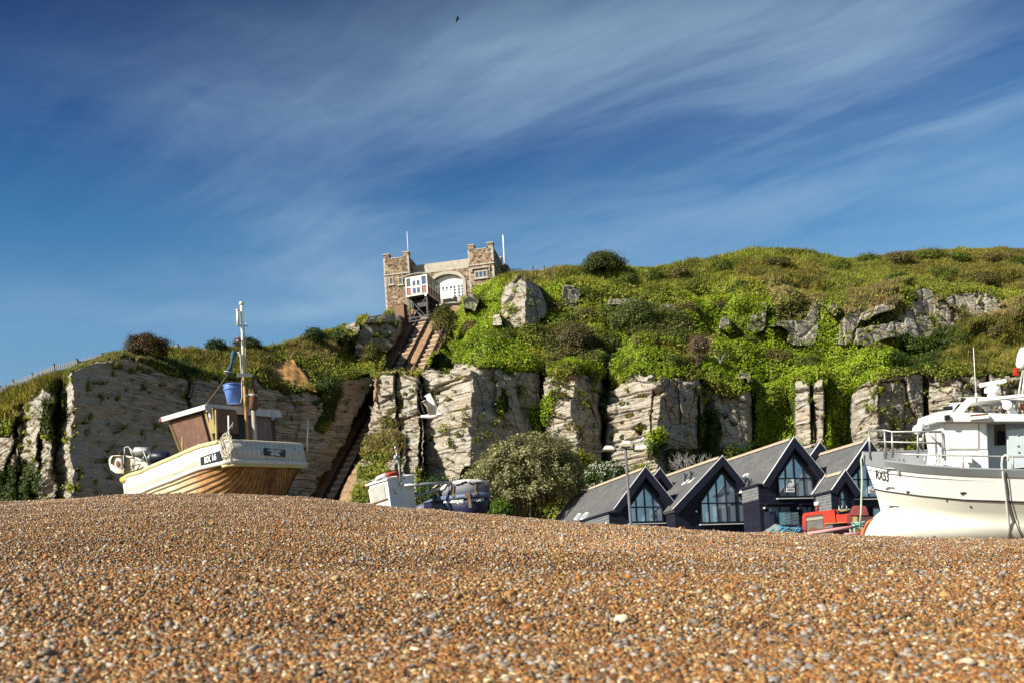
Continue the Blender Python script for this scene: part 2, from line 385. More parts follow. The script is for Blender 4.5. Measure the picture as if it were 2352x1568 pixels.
put(900, 12.8, 30, .6, .07, .25, ico(1), lift=.25)
off = 0; VV = []; FF = []; CC = []
for v, f, c in parts_:
    VV.append(v); FF.append(f+off); CC.append(c); off += len(v)
peb = npmesh('pebbles', np.concatenate(VV), np.concatenate(FF), M_PEB, np.concatenate(CC), smooth=True); peb['kind'] = 'stuff'
peb['label'] = 'brown and grey flint pebbles covering the sloping beach'; del VV, FF, CC, parts_
# ================================================================ sandstone cliff and hill (one sheet of terrain)
def I(x, pts): return np.interp(x, [p[0] for p in pts], [p[1] for p in pts])
CRY = [(-500, 960), (-200, 945), (0, 913), (60, 888), (130, 868), (210, 834), (290, 812), (340, 806), (400, 808), (470, 812), (550, 806), (640, 797), (700, 778), (760, 762), (790, 752), (830, 732),
       (880, 722), (930, 712), (1000, 704), (1060, 690), (1100, 664), (1150, 636), (1200, 628), (1250, 626), (1300, 618), (1370, 616), (1430, 614), (1500, 618), (1560, 608), (1620, 598), (1700, 582),
       (1780, 572), (1850, 580), (1920, 594), (1970, 600), (2050, 588), (2150, 578), (2250, 575), (2352, 577), (2700, 590), (2900, 600)]
CRD = [(-500, 90), (-200, 88), (0, 87), (165, 84.5), (300, 90), (480, 99), (600, 103), (700, 109), (830, 119), (900, 126), (925, 132), (1058, 132), (1078, 124), (1100, 120), (1150, 114), (1300, 116), (1500, 117), (1780, 118), (2050, 124), (2352, 130), (2900, 134)]
EDY = [(-500, 990), (-200, 970), (0, 950), (60, 930), (110, 880), (165, 838), (240, 830), (300, 828), (345, 832), (410, 856), (480, 862), (560, 862), (600, 868), (640, 890), (735, 905), (770, 880), (855, 850), (860, 856), (965, 862),
       (975, 840), (1100, 838), (1235, 852), (1245, 860), (1320, 864), (1385, 862), (1400, 882), (1470, 862), (1520, 856), (1600, 866), (1625, 888), (1720, 900), (1780, 880), (1830, 875), (1890, 872), (1950, 895), (2000, 868), (2100, 862), (2200, 862), (2352, 850), (2900, 840)]
EDD = [(-500, 88), (-200, 86), (0, 85), (35, 84.5), (45, 86), (75, 83.2), (90, 82), (118, 81.5), (130, 84), (158, 82), (166, 80), (300, 85), (420, 89.5), (425, 90.6), (430, 89.9), (600, 96), (735, 100), (800, 104), (857, 108), (860, 97), (912, 94.5), (918, 95.4), (962, 93.5), (968, 97.5), (976, 95.2), (1030, 92.8),
       (1085, 90.8), (1235, 96.5), (1243, 98.5), (1252, 95.2), (1320, 93), (1378, 96), (1388, 99), (1400, 96), (1455, 93.5), (1515, 90.5), (1604, 94.5), (1610, 97.3), (1640, 95.5), (1715, 97), (1735, 99.5), (1815, 100), (1826, 97), (1858, 95.6), (1864, 97), (1872, 95.8), (1892, 95.4), (1900, 99.5), (1945, 98.5), (1965, 95.5), (2010, 92),
       (2120, 95.2), (2126, 96.6), (2134, 95), (2200, 93.4), (2260, 94.5), (2268, 95.8), (2275, 94), (2352, 94), (2900, 97)]
xs = np.concatenate([np.arange(-500, -40, 8), np.arange(-40, 2400, 1.9), np.arange(2400, 2910, 10)]); nx = len(xs)
yc, dc, ye, de = I(xs, CRY), I(xs, CRD), I(xs, EDY), I(xs, EDD)
ye = ye+6*fbm(xs/22, 0*xs, 0*xs, 3, 17)*(xs > 180)+3*fbm(xs/6, 0*xs, 0*xs+3, 2, 18)
ye = np.maximum(ye, yc+3)
r_lo = np.linspace(0, 1, 14)[:-1]; r_face = np.linspace(0, 1, 250); r_hill = np.linspace(0, 1, 215)[1:]
Xp = []; Yp = []; Dp = []
ones = np.ones(nx)
for q in r_lo: Xp.append(xs); Yp.append(1420+(1235-1420)*q*ones); Dp.append(de-1.6+.3*q)
def wob(y): return xs+15*fbm(xs/80, y/90, 0*xs, 3, 15)*np.clip((y-ye)/40, 0, 1)+5*fbm(xs/18, y/26, 0*xs, 2, 16)*np.clip((y-ye)/40, 0, 1)
for q in r_face:
    y = 1235+(ye-1235)*q; Xp.append(xs); Yp.append(y); Dp.append(I(wob(y), EDD)-1.3*(1-q)**1.3+1.1*np.exp(-(y-ye)/9)*(xs > 400)*(.6+.8*vn(xs/16, 0*xs, 0*xs, 19)))
kern = np.exp(-(np.arange(-60, 61)/28)**2); kern /= kern.sum()
des = np.convolve(np.pad(I(np.arange(-700, 3100, 2), EDD), 60, 'edge'), kern, 'valid'); des = np.interp(xs, np.arange(-700, 3100, 2), des)
des = np.where((xs > 862) & (xs < 1000), de, des); de0 = de
# hillside: lofted between the lip, the foot and lip of the upper outcrop, and the crest
oy0 = np.interp(xs, [1600, 1700, 1900, 2100, 2352, 2900], [800, 785, 792, 800, 800, 790]); oy1 = np.interp(xs, [1600, 1700, 1800, 1900, 2050, 2150, 2352, 2900], [740, 700, 690, 700, 672, 690, 700, 690])
ow = np.clip((xs-1640)/60, 0, 1)
for q in r_hill:
    y = ye+(yc-ye)*q
    de = de0+(np.maximum(des, de0-2)-de0)*np.clip(q/.16, 0, 1)
    lin = de+.5+(dc-de-.5)*(q**.92)
    d1 = de+.5+(104.5-de)*np.clip((ye-y)/(ye-oy0), 0, 1)**.9
    d2 = 104.8+2.2*np.clip((oy0-y)/(oy0-oy1), 0, 1)
    d3 = 107+(dc-107)*np.clip((oy1-y)/np.maximum(oy1-yc, 1), 0, 1)**.9
    o_ = np.where(y > oy0, d1, np.where(y > oy1, d2, d3))
    Xp.append(xs); Yp.append(y); Dp.append(lin*(1-ow)+o_*ow)
X = np.array(Xp); Y = np.array(Yp); D = np.array(Dp); nr = len(X)
jx = X+5*fbm(X/26, Y/26, 0*X, 3, 11); jy = Y+5*fbm(X/26, Y/26, 0*X+9, 3, 12)
kx = X+2.2*fbm(X/9, Y/9, 0*X, 2, 13); ky = Y+2.2*fbm(X/9, Y/9, 0*X+4, 2, 14)
# --- the incline of the cliff railway: a straight cutting through the rock
TR_A, TR_B = P(967, 746, 123), P(761, 1140, 99.5)
TD = (TR_B-TR_A).normalized(); TC = Vector((-TD.y, TD.x, 0)).normalized()   # TC: level, to the right seen from the beach
if TC.x < 0: TC = -TC
TN = TC.cross(TD); TN = TN if TN.z > 0 else -TN
def ramp_depth(x, y):
    px, py, pz = Pn(x, y, np.ones_like(x)); return (TN.dot(TR_A)-TN.z*ZC)/(TN.x*px+TN.y*py+TN.z*(pz-ZC))
rampP = [(945, 702), (1062, 702), (1050, 728), (1010, 800), (975, 856), (866, 858), (864, 900), (800, 1180), (690, 1180), (745, 1085), (800, 990), (852, 892), (866, 860)]
m_ramp = inpoly(kx, ky, rampP); Rd = ramp_depth(X, Y)
ter = inpoly(X, Y, [(845, 752), (925, 690), (1078, 668), (1078, 735), (1050, 728), (935, 728)])
D = np.where(m_ramp, Rd+.12, D)
edge_x = np.interp(Y, [690, 728, 856], [962, 935, 866]); edge_r = np.interp(Y, [690, 728, 800, 856], [1060, 1050, 1012, 978])
nearL = (Y < 855) & (X < edge_x) & (X > 770) & ~m_ramp; wL = np.clip((X-770)/70, 0, 1)*np.where(X < 862, np.clip((ye[None]-Y)/45, 0, 1), 1); D = np.where(nearL, D+wL*np.maximum(0, Rd-.25-.012*(edge_x-X)-D), D)
nearR = (Y < 850) & (X > edge_r) & (X < edge_r+110) & (Y > 690) & ~m_ramp; D = np.where(nearR, np.maximum(D, Rd-.5-.11*(X-edge_r)), D)
# --- rock standing proud: (outline, depth at left, depth at right, lean per px of height)
veg = (Y < ye[None]-2).astype(float); rock_lit = np.zeros_like(X)
BLK = np.zeros_like(X)
def block(poly, dl, dr, lean=.012, rough=True, dome=0.0):
    global D
    m = inpoly(kx if rough else X, ky if rough else Y, poly); x0 = min(p[0] for p in poly); x1 = max(p[0] for p in poly); y0 = max(p[1] for p in poly)
    d = dl+(dr-dl)*(X-x0)/(x1-x0)+lean*(y0-Y)
    D = np.where(m, d-.5, D); veg[m] = 0; BLK[m] = 1; return m
def grow(poly, v=1.0): veg[inpoly(jx, jy, poly)] = v
# the stepped foot of the pillar beside the cutting
pil = [(862, 853), (912, 850), (966, 860), (972, 900), (966, 1180), (770, 1180), (782, 1135), (800, 1095), (815, 1075), (832, 1050), (838, 1010), (848, 985), (852, 955), (860, 930), (858, 900)]
m = inpoly(kx, ky, pil)
pd = np.where(X < 912, 96.0-(X-862)*.03, 95.3-(X-918)*.035)+np.where(np.abs(X-914-(Y-900)*.04) < 2.5, .9, 0)
low = np.clip((Y-950)/200, 0, 1); pd = pd-low*4.5-np.floor(low*6+.4*fbm(X/40, Y/30, 0*X, 2, 31))*.35*(X < 930)
D = np.where(m, pd, D); veg[m] = 0
# big block above the main face, and its neighbours
block([(1148, 735), (1150, 690), (1160, 655), (1185, 634), (1205, 645), (1208, 700), (1200, 748), (1165, 752)], 103.6, 101.6, .03)
block([(1200, 748), (1205, 642), (1235, 655), (1252, 690), (1258, 722), (1240, 735)], 101.5, 105.5, .03)
block([(1128, 745), (1130, 722), (1146, 718), (1152, 746)], 102.2, 101.4)
block([(1285, 685), (1292, 655), (1315, 655), (1332, 672), (1330, 710), (1305, 716)], 107.2, 109, .02)
block([(1395, 700), (1400, 688), (1440, 686), (1490, 694), (1490, 706), (1440, 704)], 107.2, 108.4, .02)
block([(1515, 714), (1518, 700), (1550, 700), (1552, 716)], 106.6, 107.6, .02)
block([(790, 760), (792, 738), (815, 734), (826, 745), (822, 768), (802, 772)], 113, 112, .02)
block([(812, 815), (822, 770), (835, 742), (880, 738), (925, 742), (922, 768), (900, 795), (868, 818), (835, 822)], 114.6, 118.6, .03)
block([(838, 742), (845, 725), (880, 722), (922, 726), (925, 742)], 116.5, 121, .03)
block([(1063, 705), (1065, 682), (1085, 675), (1100, 690), (1090, 715)], 112, 112.6)
# upper outcrop on the right
for pl, a, b in (([(1652, 755), (1654, 735), (1668, 728), (1680, 735), (1678, 765), (1662, 762)], 103.0, 103.8),
                 ([(1715, 752), (1718, 728), (1738, 722), (1752, 712), (1758, 690), (1765, 700), (1755, 755), (1735, 768)], 103.6, 104.6),
                 ([(1765, 750), (1785, 738), (1850, 732), (1868, 690), (1880, 700), (1882, 760), (1870, 792), (1830, 795), (1808, 785), (1812, 760), (1795, 750)], 102.4, 105),
                 ([(1898, 712), (1900, 698), (1920, 696), (1926, 715), (1918, 725)], 104, 104.4), ([(1925, 790), (1930, 735), (1950, 718), (1975, 712), (1985, 730), (1962, 760), (1958, 780), (1940, 795)], 103.4, 105),
                 ([(1960, 790), (1968, 758), (1990, 752), (2040, 745), (2060, 735), (2068, 700), (2078, 712), (2078, 770), (2040, 780), (1990, 795)], 102.2, 105.5),
                 ([(1975, 738), (1985, 716), (2030, 700), (2060, 690), (2050, 712), (2000, 730)], 103.8, 105),
                 ([(2078, 765), (2080, 705), (2100, 690), (2105, 660), (2140, 668), (2150, 690), (2142, 760), (2120, 790), (2095, 775)], 105, 107.2),
                 ([(2145, 755), (2150, 695), (2172, 690), (2200, 720), (2205, 755), (2170, 770)], 106, 107.4),
                 ([(2170, 690), (2190, 676), (2250, 670), (2310, 690), (2320, 715), (2240, 728), (2200, 712)], 106.6, 109)):
    block(pl, a, b, .02)
block([(1690, 870), (1700, 852), (1722, 858), (1728, 872), (1718, 880), (1712, 868)], 96.5, 97.4)
# cave at the foot of the main face
cave = inpoly(X, Y, [(1050, 1112), (1054, 1090), (1066, 1072), (1082, 1068), (1092, 1075), (1092, 1115)]); D = np.where(cave, D+2.2, D)
# --- fissures: (path, half width px, depth m)
def crack(path, w, d):
    global D
    xc = np.interp(Y, [p[1] for p in path], [p[0] for p in path]); inside = (Y >= path[0][1]-4) & (Y <= path[-1][1]+4)
    D = D+d*np.exp(-((kx-xc)/w)**4)*inside
crack([(968, 858), (966, 960), (958, 1180)], 3.2, 2.6); crack([(1242, 845), (1240, 1000)], 2.6, 2.4); crack([(1240, 1000), (1236, 1110)], 2.2, .8)
crack([(1392, 850), (1388, 960), (1382, 1180)], 3.6, 2.6); crack([(1606, 862), (1604, 1060)], 2.5, 1.5); crack([(425, 858), (428, 940), (434, 990)], 1.6, .8)
crack([(1500, 900), (1496, 1000)], 1.8, .7); crack([(1862, 872), (1866, 1040)], 2.2, 1.6); crack([(1896, 868), (1894, 1040)], 3, 2.0); crack([(2122, 862), (2126, 1100)], 3, 1.8)
crack([(2266, 860), (2270, 950)], 2.5, 1.2); crack([(110, 930), (96, 1000), (74, 1150)], 6, 3.2); crack([(40, 960), (30, 1040), (10, 1120)], 6, 3.0); crack([(1735, 890), (1728, 1060)], 4, 1.6); crack([(140, 1010), (120, 1100)], 3, 1.0)
# --- where green things grow on the rock
grow([(735, 870), (780, 860), (785, 900), (765, 960), (740, 1000), (716, 985), (738, 940)], 1)
grow([(0, 870), (165, 838), (160, 880), (118, 905), (90, 890), (60, 925), (0, 975), (-60, 980), (-60, 900)], 1)
grow([(100, 930), (160, 905), (158, 940), (112, 1015), (92, 1010)], .8)
grow([(-60, 1110), (60, 1060), (95, 1120), (60, 1150), (-60, 1180)], 1); grow([(-60, 960), (25, 955), (40, 985), (20, 1000), (-60, 1005)], .9)
grow([(300, 826), (345, 830), (420, 858), (600, 868), (640, 895), (605, 892), (590, 872), (480, 872), (410, 866)], 1)
grow([(835, 1010), (900, 990), (925, 1010), (925, 1040), (870, 1060), (830, 1050)], .9); grow([(825, 1075), (880, 1062), (900, 1085), (850, 1105), (818, 1100)], 1); grow([(862, 965), (900, 955), (925, 975), (900, 985)], .7)
grow([(800, 1110), (850, 1112), (862, 1150), (800, 1160)], .7)
grow([(1155, 895), (1166, 898), (1168, 945), (1152, 960), (1140, 942)], 1); grow([(1215, 950), (1262, 915), (1285, 918), (1265, 960), (1240, 1000), (1222, 990)], 1)
grow([(1492, 1000), (1520, 990), (1532, 1030), (1508, 1052), (1492, 1038)], 1); grow([(1606, 955), (1648, 945), (1660, 990), (1650, 1030), (1610, 1038)], 1); grow([(1530, 1040), (1700, 1030), (1740, 1090), (1700, 1200), (1540, 1200)], 1)
grow([(1718, 870), (1830, 870), (1826, 960), (1828, 1040), (1850, 1060), (1890, 1200), (1690, 1200), (1720, 1040), (1735, 960)], 1)
grow([(1892, 880), (1955, 870), (1950, 930), (1945, 1040), (1940, 1075), (1870, 1075), (1885, 1040), (1898, 960)], 1)
grow([(1385, 850), (1400, 850), (1395, 960), (1384, 1000)], .6); grow([(1425, 1090), (1480, 1060), (1500, 1080), (1460, 1110)], .6); grow([(1090, 1090), (1330, 1040), (1430, 1100), (1400, 1200), (1090, 1200)], 1); grow([(958, 1080), (985, 1085), (985, 1180), (955, 1180)], .9)
grow([(640, 1010), (690, 1000), (700, 1060), (680, 1160), (640, 1160)], .35); grow([(2080, 1010), (2110, 1005), (2110, 1040), (2080, 1040)], 1); grow([(960, 842), (1000, 836), (975, 850)], .8)
hang = (Y > ye[None]-3) & (Y < ye[None]+4+26*np.clip(fbm(X/30, Y/60, 0*X, 3, 33), 0, 1)) & (X > 420)
veg = np.where(hang, np.maximum(veg, .9), veg); tuft = (fbm(X/13, Y/9, 0*X, 3, 34) > .40) & (X > 0); veg = np.where(tuft & (veg < .5), .75, veg)
veg = np.where(m_ramp, 0, veg)
bare = [(610, 845), (670, 828), (700, 850), (728, 892), (690, 888), (640, 878)]; veg[inpoly(kx, ky, bare)] = 0
wx, wy, wz = Pn(X, Y, D)
# --- bedding, joints and blocks push the rock in and out; scrub makes the hillside lumpy
s = wx*.8+wy*.45
dip = np.interp(X, [0, 160, 740, 960, 1240, 1245, 1380, 1600, 2352], [.02, .10, .10, -.02, -.10, .02, -.12, .03, .02])
zz = wz+dip*(s-s.mean())+.35*fbm(s*.12, wz*.15, 0*s, 3, 21)
bed = 0*s
for th, amp, sd in ((2.6, .30, 1), (.85, .20, 2), (.36, .10, 3)):
    b = zz/th+.25*fbm(s*.3/th, zz*.3, 0*s, 2, 40+sd); i = np.floor(b); f = b-i
    pr = _h(i, i*0, i*0, sd)*.6+.4*(vn(i*7.7, s*.35/th**.5, 0*s, sd)*.5+.5)
    bed = bed+amp*((pr-.5)*1.5-.9*np.exp(-(np.minimum(f, 1-f)/.13)**2))
f1, f2, cid = worley(s/2.6+.2*fbm(s*.5, wz*.5, 0*s, 2, 61), wz/4.2, 71)
joint = (cid-.5)*1.25-.45*np.exp(-((f2-f1)/.07)**2)
f1, f2, cid = worley(s/1.0, wz/1.25+.3*s, 81); joint2 = (cid-.5)*.26-.16*np.exp(-((f2-f1)/.09)**2)
upper = np.clip((1010-Y)/120, 0, 1)*(X > 850)
knob = fbm(s*.9, wz*.9, wy*.9, 4, 91)
bedw = np.interp(X, [0, 160, 300, 740, 860], [1.1, 1.1, 1.1, 1.1, 1.1])
pat = np.clip(.62+1.1*fbm(s*.13, wz*.2, 0*s, 3, 95), .12, 1.5); rk = bedw*(1-.8*upper)*bed*1.15*pat+joint*(.4+.75*upper)*bedw+joint2*(.55+.9*upper)*bedw+.34*knob
hl = np.clip((X-960)/80, 0, 1)*np.clip((Y-yc[None]-50)/30, 0, 1); bl_ = BLK.copy()
for _ in range(14): bl_[1:-1, 1:-1] = np.maximum(bl_[1:-1, 1:-1], .93*np.maximum(np.maximum(bl_[:-2, 1:-1], bl_[2:, 1:-1]), np.maximum(bl_[1:-1, :-2], bl_[1:-1, 2:])))
hl = hl*(1-np.clip(bl_*1.3, 0, 1)); lump = (.65*(1-.7*bl_)+2.1*hl)*fbm(wx*.26, wz*.34, wy*.26, 3, 101)+.5*hl*np.abs(fbm(wx*.5, wz*.6, wy*.5, 2, 103))+.35*fbm(wx*.9, wz*1.0, wy*.9, 3, 102)
vs_ = veg.copy()
for _ in range(2): vs_[1:-1, 1:-1] = (vs_[:-2, 1:-1]+vs_[2:, 1:-1]+vs_[1:-1, :-2]+vs_[1:-1, 2:]+vs_[1:-1, 1:-1]*2)/6
smallr = np.where(m_ramp, .10*knob, 0)
rk = rk*(1-.5*BLK)
out = np.where(m_ramp, smallr, rk*(1-vs_)+lump*1.1*vs_)
out = out*np.clip((Y-yc[None])/10, .15, 1)
wx = wx-out*.35; wy = wy-out*.93; wz = wz+out*.25*vs_
# --- top of the hill behind the crest
BX = [wx]; BY = [wy]; BZ = [wz]
for dy, dz in ((1.5, .15), (5, -.1), (14, -.8), (40, -4), (140, -20)):
    BX.append((wx[-1]*(1+dy/110))[None]); BY.append((wy[-1]+dy)[None]); BZ.append((wz[-1]+dz)[None])
HX, HY, HZ = (np.concatenate(q) for q in (BX, BY, BZ)); VG = np.concatenate([vs_, np.ones((5, nx))]); nr2 = len(HX)
i0 = (np.arange(nr2-1)[:, None]*nx+np.arange(nx-1)[None]).ravel()
n = N('sandstone'); g = n.pos(); ve = n.attr('veg').outputs['Fac']; rm = n.attr('ramp').outputs['Fac']
st = n.mapv(g, (.22, .22, 1.7), (0, math.radians(2.5), 0)); b1 = n.noise(st, 1.0, 8, .62, .5); b2 = n.noise(g, .35, 5, .6, .3); b3 = n.noise(g, 2.2, 6, .65)
st2 = n.mapv(g, (.5, .5, 5.5), (0, math.radians(2.5), 0)); b4 = n.noise(st2, 1.0, 6, .6, .4)
k = n.ramp(b1, (.26, (.19, .16, .125)), (.38, (.38, .345, .285)), (.48, (.50, .48, .435)), (.56, (.37, .29, .19)), (.62, (.47, .455, .42)), (.76, (.56, .54, .50)))
k = n.mix(n.ramp(b2, (.38, 0.0), (.68, .6)), k, (.43, .42, .41)); k = n.mix(n.ramp(b4, (.54, 0.0), (.72, .6)), k, (.22, .155, .09))
st3 = n.mapv(g, (.055, .055, .95), (0, math.radians(7), 0)); b5 = n.noise(st3, 1.0, 7, .68, .8)
la = n.attr('layers').outputs['Fac']; k = n.mix(n.math('MULTIPLY', la, n.ramp(b5, (.455, 0.0), (.49, .85), (.525, 0.0))), k, (.075, .058, .045)); k = n.mix(n.math('MULTIPLY', la, n.ramp(b5, (.575, 0.0), (.605, .8), (.645, 0.0))), k, (.10, .075, .055)); k = n.mix(n.ramp(b5, (.36, .65), (.42, 0.0)), k, (.24, .19, .14))
k = n.mix(n.ramp(b3, (.56, 0.0), (.74, .5)), k, (.15, .13, .105)); k = n.mix(n.ramp(n.noise(g, 6, 4, .6), (.56, 0.0), (.7, .35)), k, (.09, .085, .06))
soil = n.ramp(n.noise(g, 1.3, 5, .6), (.3, (.025, .040, .010)), (.6, (.06, .075, .02)), (.8, (.14, .11, .055)))
k = n.mix(n.ramp(ve, (.35, 0.0), (.65, 1.0)), k, soil)
k = n.mix(rm, k, n.ramp(b3, (.3, (.20, .12, .07)), (.6, (.37, .25, .155)), (.8, (.44, .34, .24))))
bn = n.bump(b4, .8, .22, n.bump(b3, .5, .14))
k = n.mix(1.0, k, (.84, .82, .775), 'MULTIPLY')
M_ROCK = n.bsdf(k, .9, 0, .15, bn)
cliff = npmesh('cliff_hill', np.stack([HX, HY, HZ], -1).reshape(-1, 3), np.stack([i0, i0+1, i0+nx+1, i0+nx], 1), M_ROCK, smooth=False); cliff['kind'] = 'structure'
LAY = np.clip(pat*(1-.5*upper)+.1, .3, 1.0)
for nm, ar in (('layers', np.concatenate([LAY, np.zeros((5, nx))])), ('veg', VG), ('ramp', np.concatenate([m_ramp.astype(float), np.zeros((5, nx))]))):
    a = cliff.data.attributes.new(nm, 'FLOAT', 'POINT'); a.data.foreach_set('value', ar.astype(np.float32).ravel())

def terr(x, y, out_=0.0):
    j = int(np.argmin(np.abs(xs-x))); yy = Y[:, j]; d = float(np.interp(-y, -yy, wy[:, j])); return P(x, y, d-out_)
# ================================================================ greenery
n = N('leaf'); c = n.attr('col').outputs['Color']
bs = n.n('ShaderNodeBsdfPrincipled'); n.l(c, bs.inputs['Base Color']); bs.inputs['Roughness'].default_value = .5; bs.inputs['Specular IOR Level'].default_value = .25
tr = n.n('ShaderNodeBsdfTranslucent'); n.l(n.mix(1.0, c, (1.0, 1.0, .55), 'MULTIPLY'), tr.inputs[0])
mx = n.n('ShaderNodeMixShader'); mx.inputs[0].default_value = .30; n.l(bs.outputs[0], mx.inputs[1]); n.l(tr.outputs[0], mx.inputs[2]); n.l(mx.outputs[0], n.out.inputs['Surface'])
M_LEAF = n.m
M_BARK = paint('bark', (.10, .075, .05), .4, 6, .9)
def unit(v): return v/np.maximum(np.linalg.norm(v, axis=1)[:, None], 1e-9)
def leafquads(p, nrm, size, col, spread=.8, asp=.55):
    """one pointed leaf (two folded triangles as a quad) at each place"""
    m = len(p); d = unit(nrm+RNG.normal(0, spread, (m, 3))); r = unit(np.cross(d, RNG.normal(size=(m, 3)))); u = np.cross(r, d)
    L = size[:, None]*RNG.uniform(.7, 1.3, (m, 1))
    V = np.stack([p-r*L*.5, p-u*L*asp*.5+d*L*.06, p+r*L*.5, p+u*L*asp*.5+d*L*.06], 1)
    return V.reshape(-1, 3), (np.arange(m)[:, None]*4+np.arange(4)).astype(int), np.repeat(col, 4, 0)
def blades(p, h, w, col, lean=.35, k=3):
    p = np.repeat(p, k, 0)+RNG.normal(0, 1, (len(p)*k, 3))*np.repeat(h, k)[:, None]*.18*np.array([1, 1, .1]); h = np.repeat(h, k)*RNG.uniform(.6, 1.25, len(p)); w = np.repeat(w, k); m = len(p)
    a = RNG.uniform(0, 6.283, m); side = np.stack([np.cos(a), np.sin(a), 0*a], 1)*w[:, None]*.5
    tip = p+np.stack([RNG.normal(0, lean, m)+.12, RNG.normal(0, lean, m), np.ones(m)], 1)*h[:, None]
    mid = p*.45+tip*.55
    V = np.stack([p-side, p+side, mid+side*.8+RNG.normal(0, .02, (m, 3)), tip], 1)
    return V.reshape(-1, 3), (np.arange(m)[:, None]*4+np.arange(4)).astype(int), np.repeat(np.repeat(col, k, 0)*RNG.uniform(.75, 1.3, (m, 1)), 4, 0)
def join(name, items, kind=None, mat=None, parent=None):
    off = 0; V = []; F = []; C = []
    for v, f, c in items: V.append(v); F.append(f+off); C.append(c); off += len(v)
    return npmesh(name, np.concatenate(V), np.concatenate(F), mat or M_LEAF, np.concatenate(C), parent=parent)
# --- places on the hillside
S_ = np.stack([wx, wy, wz], -1); e1 = S_[1:, :-1]-S_[:-1, :-1]; e2 = S_[:-1, 1:]-S_[:-1, :-1]; cr = np.cross(e2, e1); ar = np.linalg.norm(cr, axis=-1)
nn = cr/np.maximum(ar, 1e-9)[..., None]; nn = np.where(nn[..., 1:2] > 0, -nn, nn)
px, py = X[:-1, :-1], Y[:-1, :-1]; vg = vs_[:-1, :-1]*(~m_ramp[:-1, :-1])
view = (px > -40) & (px < 2400) & (py < 1225)
ar = np.minimum(ar, .06)
def scatter(weight, m):
    wgt = (ar*weight*view).ravel(); cs = np.cumsum(wgt); q = np.searchsorted(cs, RNG.uniform(0, cs[-1], m)); q = np.minimum(q, len(wgt)-1)
    i, j = np.unravel_index(q, ar.shape); a, b = RNG.uniform(0, 1, (2, m, 1))
    return S_[i, j]+e1[i, j]*a+e2[i, j]*b, nn[i, j], px[i, j], py[i, j]
def zone(polys, x, y, soft=9):
    a = x+soft*fbm(x/30, y/30, 0*x, 3, 201); b = y+soft*fbm(x/30, y/30, 0*x+7, 3, 202); r = np.zeros(x.shape, bool)
    for p in polys: r |= inpoly(a, b, p)
    return r
Z_IVY = [[(1570, 690), (1900, 690), (1960, 800), (2080, 800), (2060, 850), (1950, 890), (1945, 1070), (1870, 1075), (1860, 1190), (1690, 1190), (1735, 930), (1600, 860), (1640, 780)], [(985, 850), (1010, 800), (1100, 750), (1200, 790), (1240, 860)],
         [(1040, 770), (1060, 700), (1110, 655), (1160, 640), (1165, 750), (1090, 790)], [(1250, 660), (1290, 650), (1300, 730), (1260, 750)], [(1400, 870), (1390, 810), (1470, 800), (1600, 840), (1560, 880)], [(1385, 740), (1440, 705), (1560, 720), (1620, 760), (1560, 800), (1440, 800)],
         [(1220, 910), (1290, 910), (1260, 1010), (1215, 1000)], [(1485, 985), (1540, 985), (1535, 1055), (1490, 1045)], [(1260, 850), (1300, 815), (1370, 830), (1390, 865)]]
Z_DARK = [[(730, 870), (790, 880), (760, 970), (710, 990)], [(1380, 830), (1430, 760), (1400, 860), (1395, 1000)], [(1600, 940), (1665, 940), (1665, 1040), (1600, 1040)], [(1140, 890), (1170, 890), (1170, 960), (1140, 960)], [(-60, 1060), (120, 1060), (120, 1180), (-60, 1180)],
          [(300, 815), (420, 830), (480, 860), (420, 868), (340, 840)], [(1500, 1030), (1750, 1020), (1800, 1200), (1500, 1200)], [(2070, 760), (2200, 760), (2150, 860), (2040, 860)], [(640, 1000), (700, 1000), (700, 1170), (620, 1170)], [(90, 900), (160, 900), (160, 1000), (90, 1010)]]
Z_DRY = [[(1200, 600), (1330, 600), (1300, 640), (1180, 650)], [(1760, 650), (1900, 680), (1870, 735), (1780, 740)], [(1950, 660), (2070, 660), (2060, 720), (1930, 720)], [(830, 950), (940, 940), (930, 1060), (830, 1050)], [(650, 790), (790, 770), (780, 830), (660, 830)], [(2150, 690), (2352, 690), (2352, 730), (2150, 740)],
         [(165, 835), (290, 815), (360, 830), (300, 832)], [(1560, 810), (1640, 770), (1650, 820), (1600, 850)]]
Z_OLIVE = [[(1700, 600), (1900, 610), (1900, 665), (1690, 655)], [(2000, 585), (2400, 570), (2400, 680), (2200, 650), (2050, 640)], [(400, 800), (600, 800), (640, 860), (420, 850)], [(-60, 900), (160, 850), (160, 900), (60, 960), (-60, 980)], [(2150, 730), (2400, 730), (2400, 860), (2150, 850)]]
Z_BUSH = [[(1240, 770), (1330, 750), (1385, 790), (1380, 850), (1260, 840)], [(1420, 700), (1560, 710), (1600, 790), (1450, 790)]]
